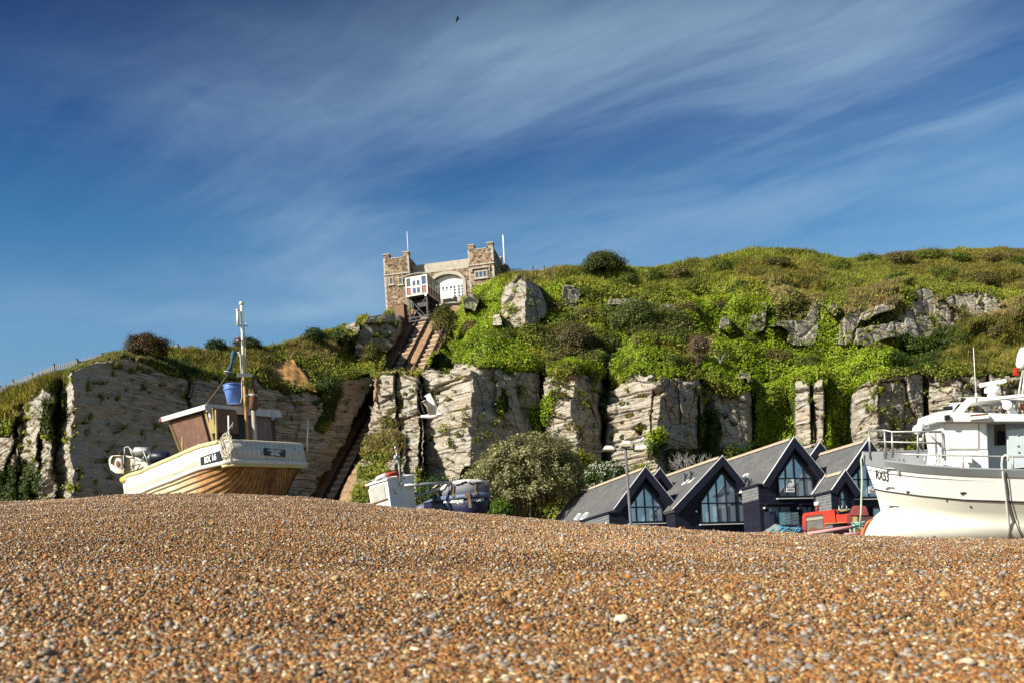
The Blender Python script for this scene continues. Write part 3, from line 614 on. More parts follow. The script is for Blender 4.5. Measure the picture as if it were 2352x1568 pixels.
def tint(x, y, p):
    m = len(x); r = RNG.uniform(0, 1, (m, 1)); big = fbm(p[:, 0]*.22, p[:, 2]*.3, p[:, 1]*.22, 3, 211)[:, None]; mid = fbm(p[:, 0]*1.1, p[:, 2]*1.2, p[:, 1]*1.1, 3, 212)[:, None]
    c = np.array([.20, .225, .028])+(np.array([.075, .085, .016]))*(r-.5)
    ivy = zone(Z_IVY, x, y); c[ivy] = np.array([.235, .325, .018])
    o = zone(Z_OLIVE, x, y); c[o] = np.array([.175, .165, .026])
    b = zone(Z_BUSH, x, y); c[b] = np.array([.13, .14, .035])
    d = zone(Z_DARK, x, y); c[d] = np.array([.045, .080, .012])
    dr = zone(Z_DRY, x, y, 14) & (RNG.uniform(0, 1, m) < .7); c[dr] = np.array([.24, .19, .08])
    hs = np.where(big > .12, 1, 0); c = c*(1+.45*mid)*(1+.55*big); c = c+np.array([.035, .002, .0])*np.clip(mid*1.8, 0, 1)*1.3*(~ivy)[:, None]
    return np.clip(c*RNG.uniform(.6, 1.4, (m, 1)), .006, .4), ivy, o | dr
W_ = np.where(vg > .45, 1.0, 0)
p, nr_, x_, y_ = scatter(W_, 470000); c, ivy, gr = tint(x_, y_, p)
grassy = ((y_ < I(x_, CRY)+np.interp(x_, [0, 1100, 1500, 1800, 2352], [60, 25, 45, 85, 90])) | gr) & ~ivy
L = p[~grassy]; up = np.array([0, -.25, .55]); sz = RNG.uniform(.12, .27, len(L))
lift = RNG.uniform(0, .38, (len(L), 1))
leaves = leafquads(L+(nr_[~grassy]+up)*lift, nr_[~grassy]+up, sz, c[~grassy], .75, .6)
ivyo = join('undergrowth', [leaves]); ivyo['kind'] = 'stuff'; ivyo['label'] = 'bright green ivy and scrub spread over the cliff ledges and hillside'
g0 = grassy; p2, n2, x2, y2 = p[g0], nr_[g0], x_[g0], y_[g0]
tall = .32+.45*np.clip(fbm(p2[:, 0]*.35, p2[:, 2]*.5, p2[:, 1]*.35, 3, 221)+.25, 0, 1)
gc = c[g0]; st_ = RNG.uniform(0, 1, len(gc)) < .16; gc[st_] = gc[st_]*.5+np.array([.17, .14, .06])*.6
grass = join('grass', [blades(p2, tall, .05+.05*RNG.uniform(0, 1, len(p2)), gc)]); grass['kind'] = 'stuff'; grass['label'] = 'long olive and straw coloured grass on the top of the hill'
# little plants on ledges of bare rock
shelf = (vg < .2) & (nn[..., 2] > .42) & (~m_ramp[:-1, :-1]) & (px > 0)
p, nr_, x_, y_ = scatter(shelf*np.where(px < 160, 1.6, np.where(px < 980, 1.0, .35)), 9000)
tint_ = np.array([.10, .10, .025])*RNG.uniform(.5, 1.6, (len(p), 1))
lt = join('ledge_plants', [leafquads(p+np.array([0, -.1, .12])*RNG.uniform(0, 1.3, (len(p), 1)), nr_+up, RNG.uniform(.12, .26, len(p)), tint_, .9)]); lt['kind'] = 'stuff'; lt['label'] = 'small tufts rooted on the ledges of the bare rock'
# --- single bushes
def bush(name, label, cat, c0, rad, base, cols, ncl, per, leaf, clr=.3, stems=5, group=None, upward=.5, noise=.35, seed=1, extra=None, flat=.0):
    """c0 = middle of the crown, rad = half sizes, base = ground point; a crown of leaf clumps on limbs"""
    root = thing(name, label, cat, base, group=group); B = np.array(base); c0 = np.array(c0)-B; rad = np.array(rad)
    d = unit(RNG.normal(size=(ncl, 3))); d[:, 2] = np.where(d[:, 2] < -.35, -d[:, 2], d[:, 2])
    rr = RNG.uniform(.35, 1, (ncl, 1))**.45*(1+noise*fbm(d[:, 0]*1.9+seed, d[:, 1]*1.9, d[:, 2]*1.9, 3, seed)[:, None])
    cc = c0+d*rr*rad
    cc[:, 2] = np.maximum(cc[:, 2], .15)
    P_ = np.repeat(cc, per, 0); off = RNG.normal(0, 1, (len(P_), 3))*clr*np.array([.55, .55, .6]); P_ = P_+off
    nr = unit(np.repeat(d, per, 0)*.8+unit(off)*.8+np.array([0, 0, upward]))
    a = np.array(cols[0]); b = np.array(cols[1]); tt = np.clip(.45+.35*RNG.normal(size=(ncl, 1)), 0, 1); cl = np.repeat(a+(b-a)*tt, per, 0)*RNG.uniform(.65, 1.4, (len(P_), 1))
    it = [leafquads(P_, nr, RNG.uniform(.7, 1.3, len(P_))*leaf, cl, .45, .5)]
    join('crown', it, parent=root)
    mb = MB()
    for q in range(stems):
        k = cc[RNG.integers(ncl)]; a0 = Vector(RNG.normal(0, .1, 3)*rad*np.array([1, 1, 0])); e = Vector(c0+(k-c0)*.8)
        m1 = a0.lerp(e, .5)+Vector((RNG.normal(0, .12), RNG.normal(0, .12), .1)); r0 = .03+.02*rad[2]
        mb.tube([a0+Vector((0, 0, -.2)), m1, e], [r0, r0*.7, r0*.3], 6)
    if stems: obj('trunk', mb, M_BARK, root, True)
    if extra: extra(root, cc, d)
    return root
def mpx(y): return y/FD   # metres per photo pixel at depth y
def bush_px(name, label, cat, x, y, Yd, rx, ry, cols, ncl, per, leaf, **k):
    c0 = P(x, y, Yd); r = (rx*mpx(Yd), rx*mpx(Yd)*.8, ry*mpx(Yd)); b = P(x, y+ry, Yd); b = (b.x, b.y, b.z-k.pop('sink', .2)); return bush(name, label, cat, c0, r, b, cols, ncl, per, leaf, **k)
bushes = 'separate bushes on the cliff and at its foot'
bush_px('bush', 'big rounded olive-green bush at the foot of the cliff, left of the black houses', 'bush', 1210, 1112, 74, 128, 120, ((.12, .118, .05), (.38, .36, .19)), 1000, 64, .20, clr=.33, stems=9, upward=1.4, noise=.5, seed=3, group=bushes, sink=1.5)
def flowers(root, cc, d):
    q = np.repeat(cc[d[:, 1] < .3], 1, 0); q = q[RNG.uniform(0, 1, len(q)) < .6]; dn = d[d[:, 1] < .3][:len(q)]
    P_ = np.repeat(q, 9, 0)+RNG.normal(0, .09, (len(q)*9, 3))+np.array([0, -.22, .2]); nr = np.tile(np.array([0, -.6, .8]), (len(P_), 1))
    join('blossom', [leafquads(P_, nr, np.full(len(P_), .10), np.tile(np.array([.72, .72, .62]), (len(P_), 1)), .3, .9)], parent=root)
bush_px('elder_bush', 'dark green bush dotted with flat white blossoms behind the lowest roof', 'bush', 1392, 1120, 80, 62, 58, ((.025, .055, .010), (.06, .10, .02)), 420, 40, .17, clr=.34, stems=6, group=bushes, seed=5, extra=flowers, sink=1.5)
bush_px('bush', 'brownish domed bush on the ridge above the tall shaded cliff face', 'bush', 340, 802, 89.0, 50, 30, ((.045, .028, .012), (.12, .075, .030)), 330, 42, .13, clr=.28, stems=4, upward=1.0, group=bushes, seed=8)
bush_px('bush', 'reddish-topped bush standing on the skyline right of the lift station', 'bush', 1385, 616, 114.5, 54, 27, ((.045, .062, .012), (.10, .11, .022)), 260, 40, .20, clr=.38, stems=4, group=bushes, seed=9)
bush_px('bush', 'small dark red-leaved shrub crowning the skyline bush beside the station', 'bush', 1378, 592, 115.5, 24, 9, ((.05, .022, .012), (.13, .07, .03)), 90, 30, .17, clr=.3, stems=2, group=bushes, seed=10)
bush_px('bush', 'low dark bush on the ridge between the brown dome and the mast', 'bush', 497, 800, 100, 22, 12, ((.02, .045, .010), (.05, .085, .018)), 110, 36, .18, clr=.35, stems=3, group=bushes, seed=11)
bush_px('bush', 'dark green shrub right behind the mast top of the old wooden boat', 'bush', 570, 797, 102, 32, 14, ((.035, .055, .012), (.085, .10, .022)), 140, 36, .18, clr=.35, stems=3, group=bushes, seed=12)
bush_px('bush', 'dark bush on the slope left of the rail track, highest on the left ridge', 'bush', 722, 776, 109, 24, 18, ((.025, .05, .012), (.06, .09, .018)), 120, 36, .18, clr=.35, stems=3, group=bushes, seed=13)
bush_px('bush', 'green shrub below the pale rocks left of the rail track', 'bush', 792, 778, 112, 30, 18, ((.03, .06, .012), (.09, .12, .02)), 140, 36, .18, clr=.35, stems=3, group=bushes, seed=14)
bush_px('shrub', 'straggling yellow-green shrub with pale stems beside the top of the rail track', 'bush', 1022, 745, 112.5, 30, 40, ((.08, .085, .018), (.17, .16, .035)), 190, 30, .17, clr=.32, stems=12, group=bushes, seed=15)
bush_px('bush', 'brown-tinged bush on the terrace above the middle buttress', 'bush', 1320, 785, 101.5, 48, 38, ((.075, .070, .028), (.16, .13, .055)), 300, 40, .19, clr=.4, stems=5, group=bushes, seed=16)
bush_px('bush', 'pale grey-green rounded bush high on the slope in the middle of the hillside', 'bush', 1455, 738, 103, 60, 38, ((.06, .085, .022), (.12, .15, .035)), 340, 40, .20, clr=.42, stems=5, group=bushes, seed=17)
bush_px('bush', 'small pinkish-brown dry bush among bright green ivy', 'bush', 1605, 795, 98, 22, 22, ((.12, .085, .055), (.25, .18, .12)), 110, 36, .14, clr=.28, stems=4, group=bushes, seed=18)
bush_px('bush', 'yellow-green bush growing at the edge of the cutting, left of the track', 'bush', 858, 815, 109, 22, 24, ((.07, .075, .015), (.15, .14, .03)), 120, 36, .17, clr=.32, stems=4, group=bushes, seed=19)
bush_px('bush', 'dark bush at the foot of the pillar, behind the little white cabin', 'bush', 1010, 1135, 68, 48, 34, ((.02, .045, .010), (.055, .09, .016)), 220, 40, .17, clr=.34, stems=4, group=bushes, seed=20, sink=1)
bush_px('bush', 'bright green low bush beside the navy stern', 'bush', 1150, 1175, 60, 24, 20, ((.06, .11, .012), (.12, .18, .02)), 120, 36, .15, clr=.3, stems=3, group=bushes, seed=21, sink=.8)
SH = [(1115, 700, 24, 18), (1085, 760, 20, 14), (1160, 790, 34, 22), (1225, 775, 28, 20), (1265, 720, 26, 20), (1300, 745, 22, 16), (1350, 690, 30, 22), (1345, 735, 26, 20), (1400, 735, 34, 24), (1410, 790, 28, 20), (1485, 800, 36, 22), (1520, 745, 34, 24),
      (1560, 790, 24, 18), (1575, 725, 30, 20), (1510, 680, 28, 18), (1440, 655, 34, 20), (1650, 715, 26, 18), (1660, 830, 26, 16), (1720, 800, 30, 18), (1790, 830, 34, 18), (1860, 840, 28, 16), (1700, 670, 24, 14), (1300, 825, 26, 18), (1450, 850, 28, 18), (1540, 840, 30, 18), (2010, 815, 28, 14), (2110, 800, 30, 20), (2200, 790, 32, 22), (2290, 770, 34, 22), (2180, 840, 26, 16), (1990, 606, 30, 12), (2060, 604, 36, 14), (2135, 596, 34, 14), (2200, 604, 36, 14), (2280, 602, 38, 15), (2340, 612, 34, 16), (2160, 640, 34, 16), (2255, 648, 38, 18), (2060, 648, 30, 14), (1925, 622, 28, 14), (1560, 640, 30, 16), (1500, 645, 26, 16), (1660, 622, 30, 14), (1780, 610, 30, 12)]
SC = [((.05, .075, .014), (.15, .18, .022)), ((.08, .075, .02), (.19, .155, .05)), ((.06, .085, .015), (.14, .165, .02))]
for i_, (x, y, rx, ry) in enumerate(SH):
    q = terr(x, y, -.3); bush_px('shrub', ('rounded yellow-green shrub on the lit hillside scrub', 'brownish shrub on the hillside scrub', 'dark green shrub on the hillside scrub')[i_ % 3], 'shrub', x, y-ry*.15, q.y, rx, ry, SC[i_ % 3], 130, 34, .18, clr=.36, stems=2, group=('yellow-green', 'brownish', 'dark green')[i_ % 3]+' shrubs dotted over the hillside', seed=30+i_, noise=.8)
# bare grey shrub behind the second roof
root = thing('bare_shrub', 'leafless grey shrub with twisted twigs behind the black roofs', 'shrub', P(1595, 1110, 84))
mb = MB(); rng = random.Random(4)
def twig(a, d, L, r, k):
    d = Vector(d).normalized(); p1 = a+d*L*.5+Vector((rng.uniform(-.1, .1), rng.uniform(-.1, .1), rng.uniform(-.05, .1)))*L; p2 = a+d*L+Vector((rng.uniform(-.15, .15), rng.uniform(-.1, .1), .1))*L
    mb.tube([a, p1, p2], [r, r*.75, r*.5], 5, False)
    if k:
        for q in range(3): twig(p1.lerp(p2, rng.uniform(.1, 1)), d+Vector((rng.uniform(-.9, .9), rng.uniform(-.6, .6), rng.uniform(-.3, .7))), L*rng.uniform(.55, .8), r*.6, k-1)
for q in range(7): twig(Vector((rng.uniform(-.5, .5), 0, 0)), (rng.uniform(-1.3, 1.3), rng.uniform(-.5, .3), 1), 1.2, .05, 3)
obj('branches', mb, paint('dead_wood', (.30, .28, .26), .3, 5, .9), root, True)
# ================================================================ lift station, car and track
def hitw(p, pt, nrm):      # where the sight line of a photo point meets a world plane
    d = P(p[0], p[1], 1.0)-Vector((0, 0, ZC)); c = Vector((0, 0, ZC)); return c+d*((Vector(pt)-c).dot(nrm)/d.dot(nrm))
n = N('rubble_stone'); o = n.obj()
vo = n.n('ShaderNodeTexVoronoi', feature='F1'); n.l(n.mapv(o, (2.6, 2.6, 3.8)), vo.inputs['Vector']); vo.inputs['Scale'].default_value = 1.0
ve_ = n.n('ShaderNodeTexVoronoi', feature='DISTANCE_TO_EDGE'); n.l(n.mapv(o, (2.6, 2.6, 3.8)), ve_.inputs['Vector']); ve_.inputs['Scale'].default_value = 1.0
sc_ = n.n('ShaderNodeSeparateColor'); n.l(vo.outputs['Color'], sc_.inputs[0])
k = n.ramp(sc_.outputs[0], (0, (.085, .05, .03)), (.3, (.16, .095, .055)), (.55, (.24, .165, .10)), (.75, (.125, .08, .05)), (.9, (.32, .25, .17)), interp='CONSTANT')
k = n.mix(n.ramp(ve_.outputs[0], (.02, .8), (.10, 0.0)), k, (.33, .27, .20))
M_RUB = n.bsdf(k, .9, 0, .2, n.bump(ve_.outputs[0], .8, .08))
M_DRESS = paint('dressed_stone', (.40, .365, .30), .25, 2.5, .85, bump=.3, stain=(.25, .22, .17), stain_amt=.52)
M_WHITE = paint('white_paint', (.74, .73, .70), .08, 2, .45)
M_CREAM = paint('cream_paint', (.72, .68, .56), .08, 2, .45)
M_RED = paint('maroon_paint', (.24, .05, .035), .2, 3, .45)
M_BLK = paint('black_iron', (.009, .009, .012), .3, 3, .5)
M_GLASS = N('window_glass').bsdf((.10, .13, .17), .06, .25, .8)
M_GREY = paint('grey_lead', (.42, .43, .44), .12, 3, .5)
n = N('brick'); o = n.obj(); br = n.n('ShaderNodeTexBrick'); n.l(n.mapv(o, (1, 1, 1), (math.radians(90), 0, 0)), br.inputs['Vector']); br.inputs['Scale'].default_value = 5
br.inputs['Color1'].default_value = (.18, .06, .03, 1); br.inputs['Color2'].default_value = (.13, .045, .027, 1); br.inputs['Mortar'].default_value = (.3, .26, .2, 1); br.inputs['Mortar Size'].default_value = .03
M_BRICK = n.bsdf(br.outputs[0], .9, 0, .2)
S = Fr(P(*z2(610, 700), 129.5), math.radians(-11))
def sp(x, y, d=0.0): return S.hit(z2(x, y), 1, d)
st = thing('lift_station', 'castle-like brown stone lift station with two battlemented towers on the cliff top', 'building', S.o, S.rot)
def tower(x0, x1, ztop, zbot, depth, zs):
    w = MB(); w.hexa([(x0, 0, zbot), (x1, 0, zbot), (x1, depth, zbot), (x0, depth, zbot)], [(x0, 0, ztop), (x1, 0, ztop), (x1, depth, ztop), (x0, depth, ztop)])
    mw = .78
    for ax, bx, ay, by in ((x0, x0+mw, 0, mw), (x1-mw, x1, 0, mw), (x0, x0+mw, depth-mw, depth), (x1-mw, x1, depth-mw, depth)):
        w.box(((ax+bx)/2, (ay+by)/2, ztop+.31), (mw, mw, .62))
    obj('tower', w, M_RUB, st)
    q = MB(); c = .07
    for ax, bx, ay, by in ((x0, x0+mw, 0, mw), (x1-mw, x1, 0, mw), (x0, x0+mw, depth-mw, depth), (x1-mw, x1, depth-mw, depth)):
        q.box(((ax+bx)/2, (ay+by)/2, ztop+.62+.06), (mw+.14, mw+.14, .12))
    q.box(((x0+x1)/2, .10, ztop+.05), (x1-x0-2*mw-.16, .32, .10)); q.box((x1-.1, depth/2, ztop+.05), (.32, depth-2*mw-.16, .10)); q.box((x0+.1, depth/2, ztop+.05), (.32, depth-2*mw-.16, .10))
    obj('coping', q, M_DRESS, st)
    q = MB(); q.box(((x0+x1)/2, depth/2, zs), (x1-x0+.2, depth+.2, .14)); obj('string_course', q, M_DRESS, st)
    qs = {}; z = zbot; i = 0
    while z < ztop-.05:
        h = .34; a = .30 if i % 2 else .20
        if abs(z+h/2-zs) > .26:
            for xx, sg in ((x0, 1), (x1, -1)):
                qs.setdefault((sg, z > zs), MB()).box((xx+sg*(a/2-.03), .04, z+h/2), (a, .14, h-.012))
            qs[(-1, z > zs)].box((x1-.05, a/2+.115, z+h/2), (.16, a, h-.012))
        z += h; i += 1
    for q in qs.values(): obj('quoins', q, M_DRESS, st)
    for f in (.22, .5, .80):
        q = MB(); q.lathe((x0+(x1-x0)*f, .02, zs+(ztop-zs)*.62), (0, -1, 0), ((0, .24), (.05, .24), (.08, .17)), 16); obj('roundel', q, M_RUB, st)
def win(x0, x1, z0, z1, cols, rows, y=0.0, mat=M_DRESS, sill=.14, bw=.07, fr=.12, glass=None):
    g = MB(); g.box(((x0+x1)/2, y-.012, (z0+z1)/2), (x1-x0, .03, z1-z0)); wo_ = obj('window', g, glass or M_GLASS, st)
    f = MB()
    for k in range(cols+1):
        x = x0+(x1-x0)*k/cols; ww = fr if k in (0, cols) else bw; f.box((x, y-.05, (z0+z1)/2), (ww, .11, z1-z0+fr))
    for k in range(rows+1):
        z = z0+(z1-z0)*k/rows; ww = fr if k in (0, rows) else bw*.8; f.box(((x0+x1)/2, y-.045, z), (x1-x0-fr-.004, .09, ww))
    obj('frame', f, mat, wo_)
    if sill:
        f = MB(); f.box(((x0+x1)/2, y-.08, z0-sill/2-fr/2), (x1-x0+.42, .2, sill)); obj('sill', f, M_DRESS, wo_)
    return wo_
a, b = sp(480, 360), sp(742, 330); LX0, LX1, LT = a.x, b.x, sp(600, 352).z; ZB = sp(500, 1010).z
c_, d_ = sp(1362, 250), sp(1622, 215); RX0, RX1, RT = c_.x, d_.x, sp(1490, 255).z
TDp = 6.2
tower(LX0, LX1, LT, ZB, TDp, sp(610, 515).z); tower(RX0, RX1, RT, ZB, TDp, sp(1490, 415).z)
m = MB(); m.prism([(LX0, .0, ZB), (LX0-.35, .0, ZB), (LX0, .0, ZB+3.2)], (0, TDp, 0)); obj('buttress', m, M_RUB, st)
for xa, xb in ((548, 580), (645, 678)): p0, p1 = sp(xa, 625), sp(xb, 552); win(p0.x, p1.x, p0.z, p1.z, 1, 1, fr=.10)
p0, p1 = sp(1442, 560), sp(1562, 478); wn = win(p0.x, p1.x, p0.z, p1.z, 3, 1, fr=.14, bw=.12)
m = MB(); m.box(((p0.x+p1.x)/2, -.09, p1.z+.42), (p1.x-p0.x+.9, .2, .14)); m.box((p0.x-.38, -.09, p1.z+.15), (.12, .2, .4)); m.box((p1.x+.38, -.09, p1.z+.15), (.12, .2, .4)); obj('hood_mould', m, M_DRESS, wn)
# curtain wall with the broad arch
CY0 = 1.6
t0, t1 = sp(900, 415, CY0).z, sp(1300, 362, CY0).z; zt = (t0+t1)/2; zb0 = sp(1150, 478, CY0).z
zsp = sp(1340, 590, CY0).z; xa0, xa1 = sp(1000, 560, CY0).x, sp(1308, 590, CY0).x; zap = sp(1130, 520, CY0).z
xa0 = min(xa0, xa1-4.2); xc = (xa0+xa1)/2; hw = (xa1-xa0)/2
N_ = 18; arch = [(xc-hw*math.cos(math.pi*k/N_), zsp+(zap-zsp)*math.sin(math.pi*k/N_)) for k in range(N_+1)]
m = MB(); rows_ = [[(x, CY0, z), (x, CY0, zb0)] for x, z in arch]
m.grid(rows_)
for x0, x1 in ((LX1-.2, xa0), (xa1, RX0+.2)): m.add([(x0, CY0, ZB), (x1, CY0, ZB), (x1, CY0, zb0), (x0, CY0, zb0)], [(0, 1, 2, 3)])
m.add([(x, CY0+d, z) for x, z in arch for d in (0, .6)], [(2*k, 2*k+1, 2*k+3, 2*k+2) for k in range(N_)])
for x in (xa0, xa1): m.add([(x, CY0, ZB), (x, CY0+.6, ZB), (x, CY0+.6, zsp), (x, CY0, zsp)], [(0, 1, 2, 3)])
obj('front_wall', m, M_RUB, st)
m = MB(); m.box(((LX1+RX0)/2, CY0+2.2, (zb0+zt)/2), (RX0-LX1-.02, 4.5, zt-zb0)); obj('parapet', m, M_DRESS, st)
m = MB()
def ring(r0, r1, y0, y1):
    vs = []
    for k in range(N_+1):
        a = math.pi*k/N_
        for r in (r0, r1):
            for y in (y0, y1): vs.append((xc-(hw+r)*math.cos(a), y, zsp+(zap-zsp+r)*math.sin(a)))
    return MB().add(vs, [q for k in range(N_) for q in ((4*k, 4*k+4, 4*k+6, 4*k+2), (4*k+2, 4*k+6, 4*k+7, 4*k+3), (4*k+1, 4*k+3, 4*k+7, 4*k+5), (4*k, 4*k+1, 4*k+5, 4*k+4))])
rg = ring(0, .42, CY0-.12, CY0+.3)
for sgn, x in ((-1, xa0), (1, xa1)): rg.box((x+sgn*.21, CY0-.0, (ZB+zsp)/2), (.42, .26, zsp-ZB))
obj('arch_ring', rg, M_DRESS, st)
m = MB(); y = CY0+.45; m.add([(x, y, z) for x, z in arch], [tuple(range(N_+1))]); obj('tympanum', m, M_WHITE, st)
# white doors under the arch
zd = zsp; zf = sp(1250, 760, CY0).z; m = MB(); m.box((xc, y+.03, (zd+zf)/2), (xa1-xa0, .06, zd-zf)); dr = obj('door', m, M_WHITE, st)
for k in range(4):
    w0 = xa0+(xa1-xa0)*(k+.0)/4
    g = MB()
    for i in range(2):
        for j in range(4): g.box((w0+.16+(hw*2/4-.12)*(i+.5)/2, y-.008, zd-.22-(zd-zf-.35)*(j+.4)/4), (.27, .03, .30))
    obj('panes', g, M_GLASS, dr)
m = MB(); m.box((xc, CY0+1.5, zf-1.0), (xa1-xa0+.5, 4, 1.9)); obj('landing', m, M_DRESS, st)
# back range and its roof, seen over the right tower's shoulder
m = MB(); p0 = sp(1705, 395, 4.5); p1 = sp(1765, 400, 4.5); m.box((p0.x+.0, 7.4, (p0.z+ZB)/2), ((p1.x-p0.x)*2, 4.0, p0.z-ZB)); obj('rear_wing', m, M_RUB, st)
m = MB(); a = sp(741, 320, .4); b = sp(740, 70, .4); m.tube([(a.x, .4, LT), (a.x, .4, (LT+b.z)/2), (a.x, .4, b.z)], [.05, .045, .035], 8); obj('flagpole', m, M_WHITE, st, True)
m = MB(); a = sp(1748, 415, 5.6); b = sp(1740, 115, 5.6); m.tube([(a.x, 5.6, a.z-1.2), (a.x, 5.6, b.z)], [.11, .085], 8); m.lathe((a.x, 5.6, b.z), (0, 0, 1), ((0, .1), (.1, .12), (.16, .02)), 8); obj('flagpole', m, M_WHITE, st, True)
# white landing gate right of the car
pg0, pg1 = sp(1075, 780, .7), sp(1195, 690, .7)
gt = thing('landing_gate', 'white boarded landing gate beside the red and cream lift car', 'gate', S.M @ Vector((pg0.x, .7, pg0.z)), S.rot)
m = MB(); w_, h_ = pg1.x-pg0.x, pg1.z-pg0.z; m.box((w_/2, 0, h_/2), (w_, .06, h_)); obj('panel', m, M_WHITE, gt)
m = MB(); m.box((w_/2, 0, h_+.04), (w_+.08, .1, .08)); m.box((-.03, 0, h_/2), (.09, .12, h_+.3)); m.box((w_+.03, 0, h_/2), (.09, .12, h_+.3)); obj('gate_frame', m, M_CREAM, gt)
# ---- brick pier
Bp = Fr(P(*z2(650, 1040), 124.2), math.radians(-17)); m = MB(); a, b = Bp.hit(z2(607, 1060), 1, 0), Bp.hit(z2(690, 826), 1, 0)
bp = thing('brick_pier', 'red brick pier below the left tower at the head of the track', 'pier', Bp.o, Bp.rot)
m.box(((a.x+b.x)/2, .55, (b.z-2.5)/2), (b.x-a.x, 1.1, b.z+2.5)); obj('shaft', m, M_BRICK, bp); m = MB(); m.box(((a.x+b.x)/2, .55, b.z+.05), (b.x-a.x+.12, 1.22, .1)); obj('cap', m, M_BRICK, bp)
# ---- track
up = TN; A2 = TR_A-TD*2.0; LEN = (TR_B-TR_A).length+11
M_RAIL = paint('rusty_rail', (.055, .028, .018), .3, 2, .7, .3); M_SLP = paint('track_stone', (.40, .31, .23), .3, 1.5, .9, bump=.4); M_TIMB = paint('dark_timber', (.05, .033, .024), .3, 3, .85)
for nm, off_ in (('left', 0.0), ('right', 3.05)):
    org = A2+TC*off_
    tk = thing('rail_track', 'rusty steep rail track under the lift car' if off_ == 0 else 'second rusty rail track, half hidden by shrubs right of the car track', 'track', org, group='cliff railway tracks')
    for sg in (-1, 1):
        m = MB(); m.beam(TC*(sg*.75)+up*.20, TC*(sg*.75)+up*.20+TD*LEN, .15, .16, up); obj('rail', m, M_RAIL, tk)
        m = MB(); m.beam(TC*(sg*.75)+up*.04, TC*(sg*.75)+up*.04+TD*LEN, .42, .16, up); obj('rail_bed', m, M_TIMB, tk)
    m = MB(); q = .4
    while q < LEN: m.beam(TC*-1.0+TD*q+up*.0, TC*1.0+TD*q+up*-.02, .34, .13, up); q += 1.05
    obj('sleepers', m, M_SLP, tk)
# ---- lift car
K = Fr(P(*z2(830, 738), 123.2), math.radians(-17.5))
def kp(x, y, d=0.0): return K.hit(z2(x, y), 1, d)
car = thing('lift_car', 'maroon and cream cliff lift car near the top of the steep track', 'cable car', K.o, K.rot)
x0, x1 = kp(722, 700).x, kp(940, 700).x; z0, zt_ = kp(830, 738).z, kp(830, 535).z; yd = K.hit(z2(1072, 780), 0, x1).y; yd = max(3.2, min(yd, 4.6)); print('car depth', yd); zm_ = kp(830, 640).z
m = MB(); m.box(((x0+x1)/2, yd/2, (z0+zm_)/2), (x1-x0-.06, yd-.06, zm_-z0-.02)); obj('lower_body', m, M_RED, car)
m = MB()   # corner and panel posts, rails
for yy in (0, yd):
    for k, f in enumerate((0, .24, .74, 1)): m.box((x0+(x1-x0)*f, yy, (z0+zt_)/2), (.14 if k in (0, 3) else .09, .12, zt_-z0))
    for z in (z0+.06, zm_, zt_-.07): m.box(((x0+x1)/2, yy, z), (x1-x0+.1, .10, .13))
for xx in (x0, x1):
    for k in range(1, 5): m.box((xx, yd*k/5, (z0+zt_)/2), (.11, .08, zt_-z0))
    for z in (z0+.06, zm_, zt_-.07): m.box((xx, yd/2, z), (.115, yd-.1, .12))
obj('body_frame', m, M_CREAM, car)
for a, b in ((.0, .24), (.74, 1.0)):
    m = MB(); m.box((x0+(x1-x0)*(a+b)/2, .03, (zm_+zt_)/2), ((x1-x0)*(b-a)-.1, .03, zt_-zm_-.15)); obj('window', m, M_GLASS, car)
for k in range(5):
    for xx in (x0, x1):
        m = MB(); m.box((xx-.02*(1 if xx == x1 else -1), yd*(k+.5)/5, (zm_+zt_)/2), (.03, yd/5-.1, zt_-zm_-.15)); obj('window', m, M_GLASS, car)
dx0, dx1 = x0+(x1-x0)*.27, x0+(x1-x0)*.71; m = MB(); m.box(((dx0+dx1)/2, -.03, (z0+zt_)/2-.05), (dx1-dx0, .08, zt_-z0-.3)); dd = obj('door', m, M_CREAM, car)
g = MB()
for i in range(2):
    for (f0, f1) in ((.08, .36), (.48, .74)): g.box((dx0+(dx1-dx0)*(.27+.46*i), -.08, z0+(zt_-z0)*(f0+f1)/2+.08), ((dx1-dx0)*.32, .03, (zt_-z0)*(f1-f0)))
obj('panes', g, M_GLASS, dd)
m = MB(); rr = []
for i in range(9):
    a = -1+2*i/8; rr.append([(x0-.15+(x1-x0+.3)*(i/8), yy, zt_+.02+.30*(1-a*a)**.5) for yy in (-.18, yd+.18)])
m.grid(rr); obj('roof', m, M_GREY, car, True, solid=.05)
m = MB(); m.box(((x0+x1)/2, yd*.5, zt_+.36), ((x1-x0)*.42, yd*.7, .2)); obj('clerestory', m, M_RED, car)
m = MB()   # wedge-shaped iron undercarriage standing on the sloping rails
def tr_z(x, y):   # height of the rail plane under a point of the car frame
    wv_ = K.M @ Vector((x, y, 0)); return (K.I @ (wv_+Vector((0, 0, ((TR_A-wv_).dot(TN))/TN.z)))).z+.32
for xx in (x0+.22, x1-.22):
    zf_ = tr_z(xx, .25); zr_ = tr_z(xx, yd-.2)
    zr_ = min(zr_, z0-.3)
    m.beam((xx, .25, z0), (xx, .25, zf_), .2, .2); m.beam((xx, .25, zf_), (xx, yd-.2, zr_), .18, .2); m.beam((xx, 0, z0-.1), (xx, yd, z0-.1), .16, .22); m.beam((xx, yd-.2, zr_), (xx, yd-.2, z0), .15, .15)
    m.beam((xx, .3, zf_+.1), (xx, yd*.55, z0-.15), .10, .10); m.beam((xx, yd*.5, tr_z(xx, yd*.5)), (xx, yd*.5, z0), .10, .10)
xl_, xr_ = x0+.22, x1-.22; zf_ = tr_z((x0+x1)/2, .25)
m.beam((xl_, .2, z0-.15), (xr_, .2, zf_+.12), .09, .09); m.beam((xr_, .26, z0-.15), (xl_, .26, zf_+.12), .09, .09)
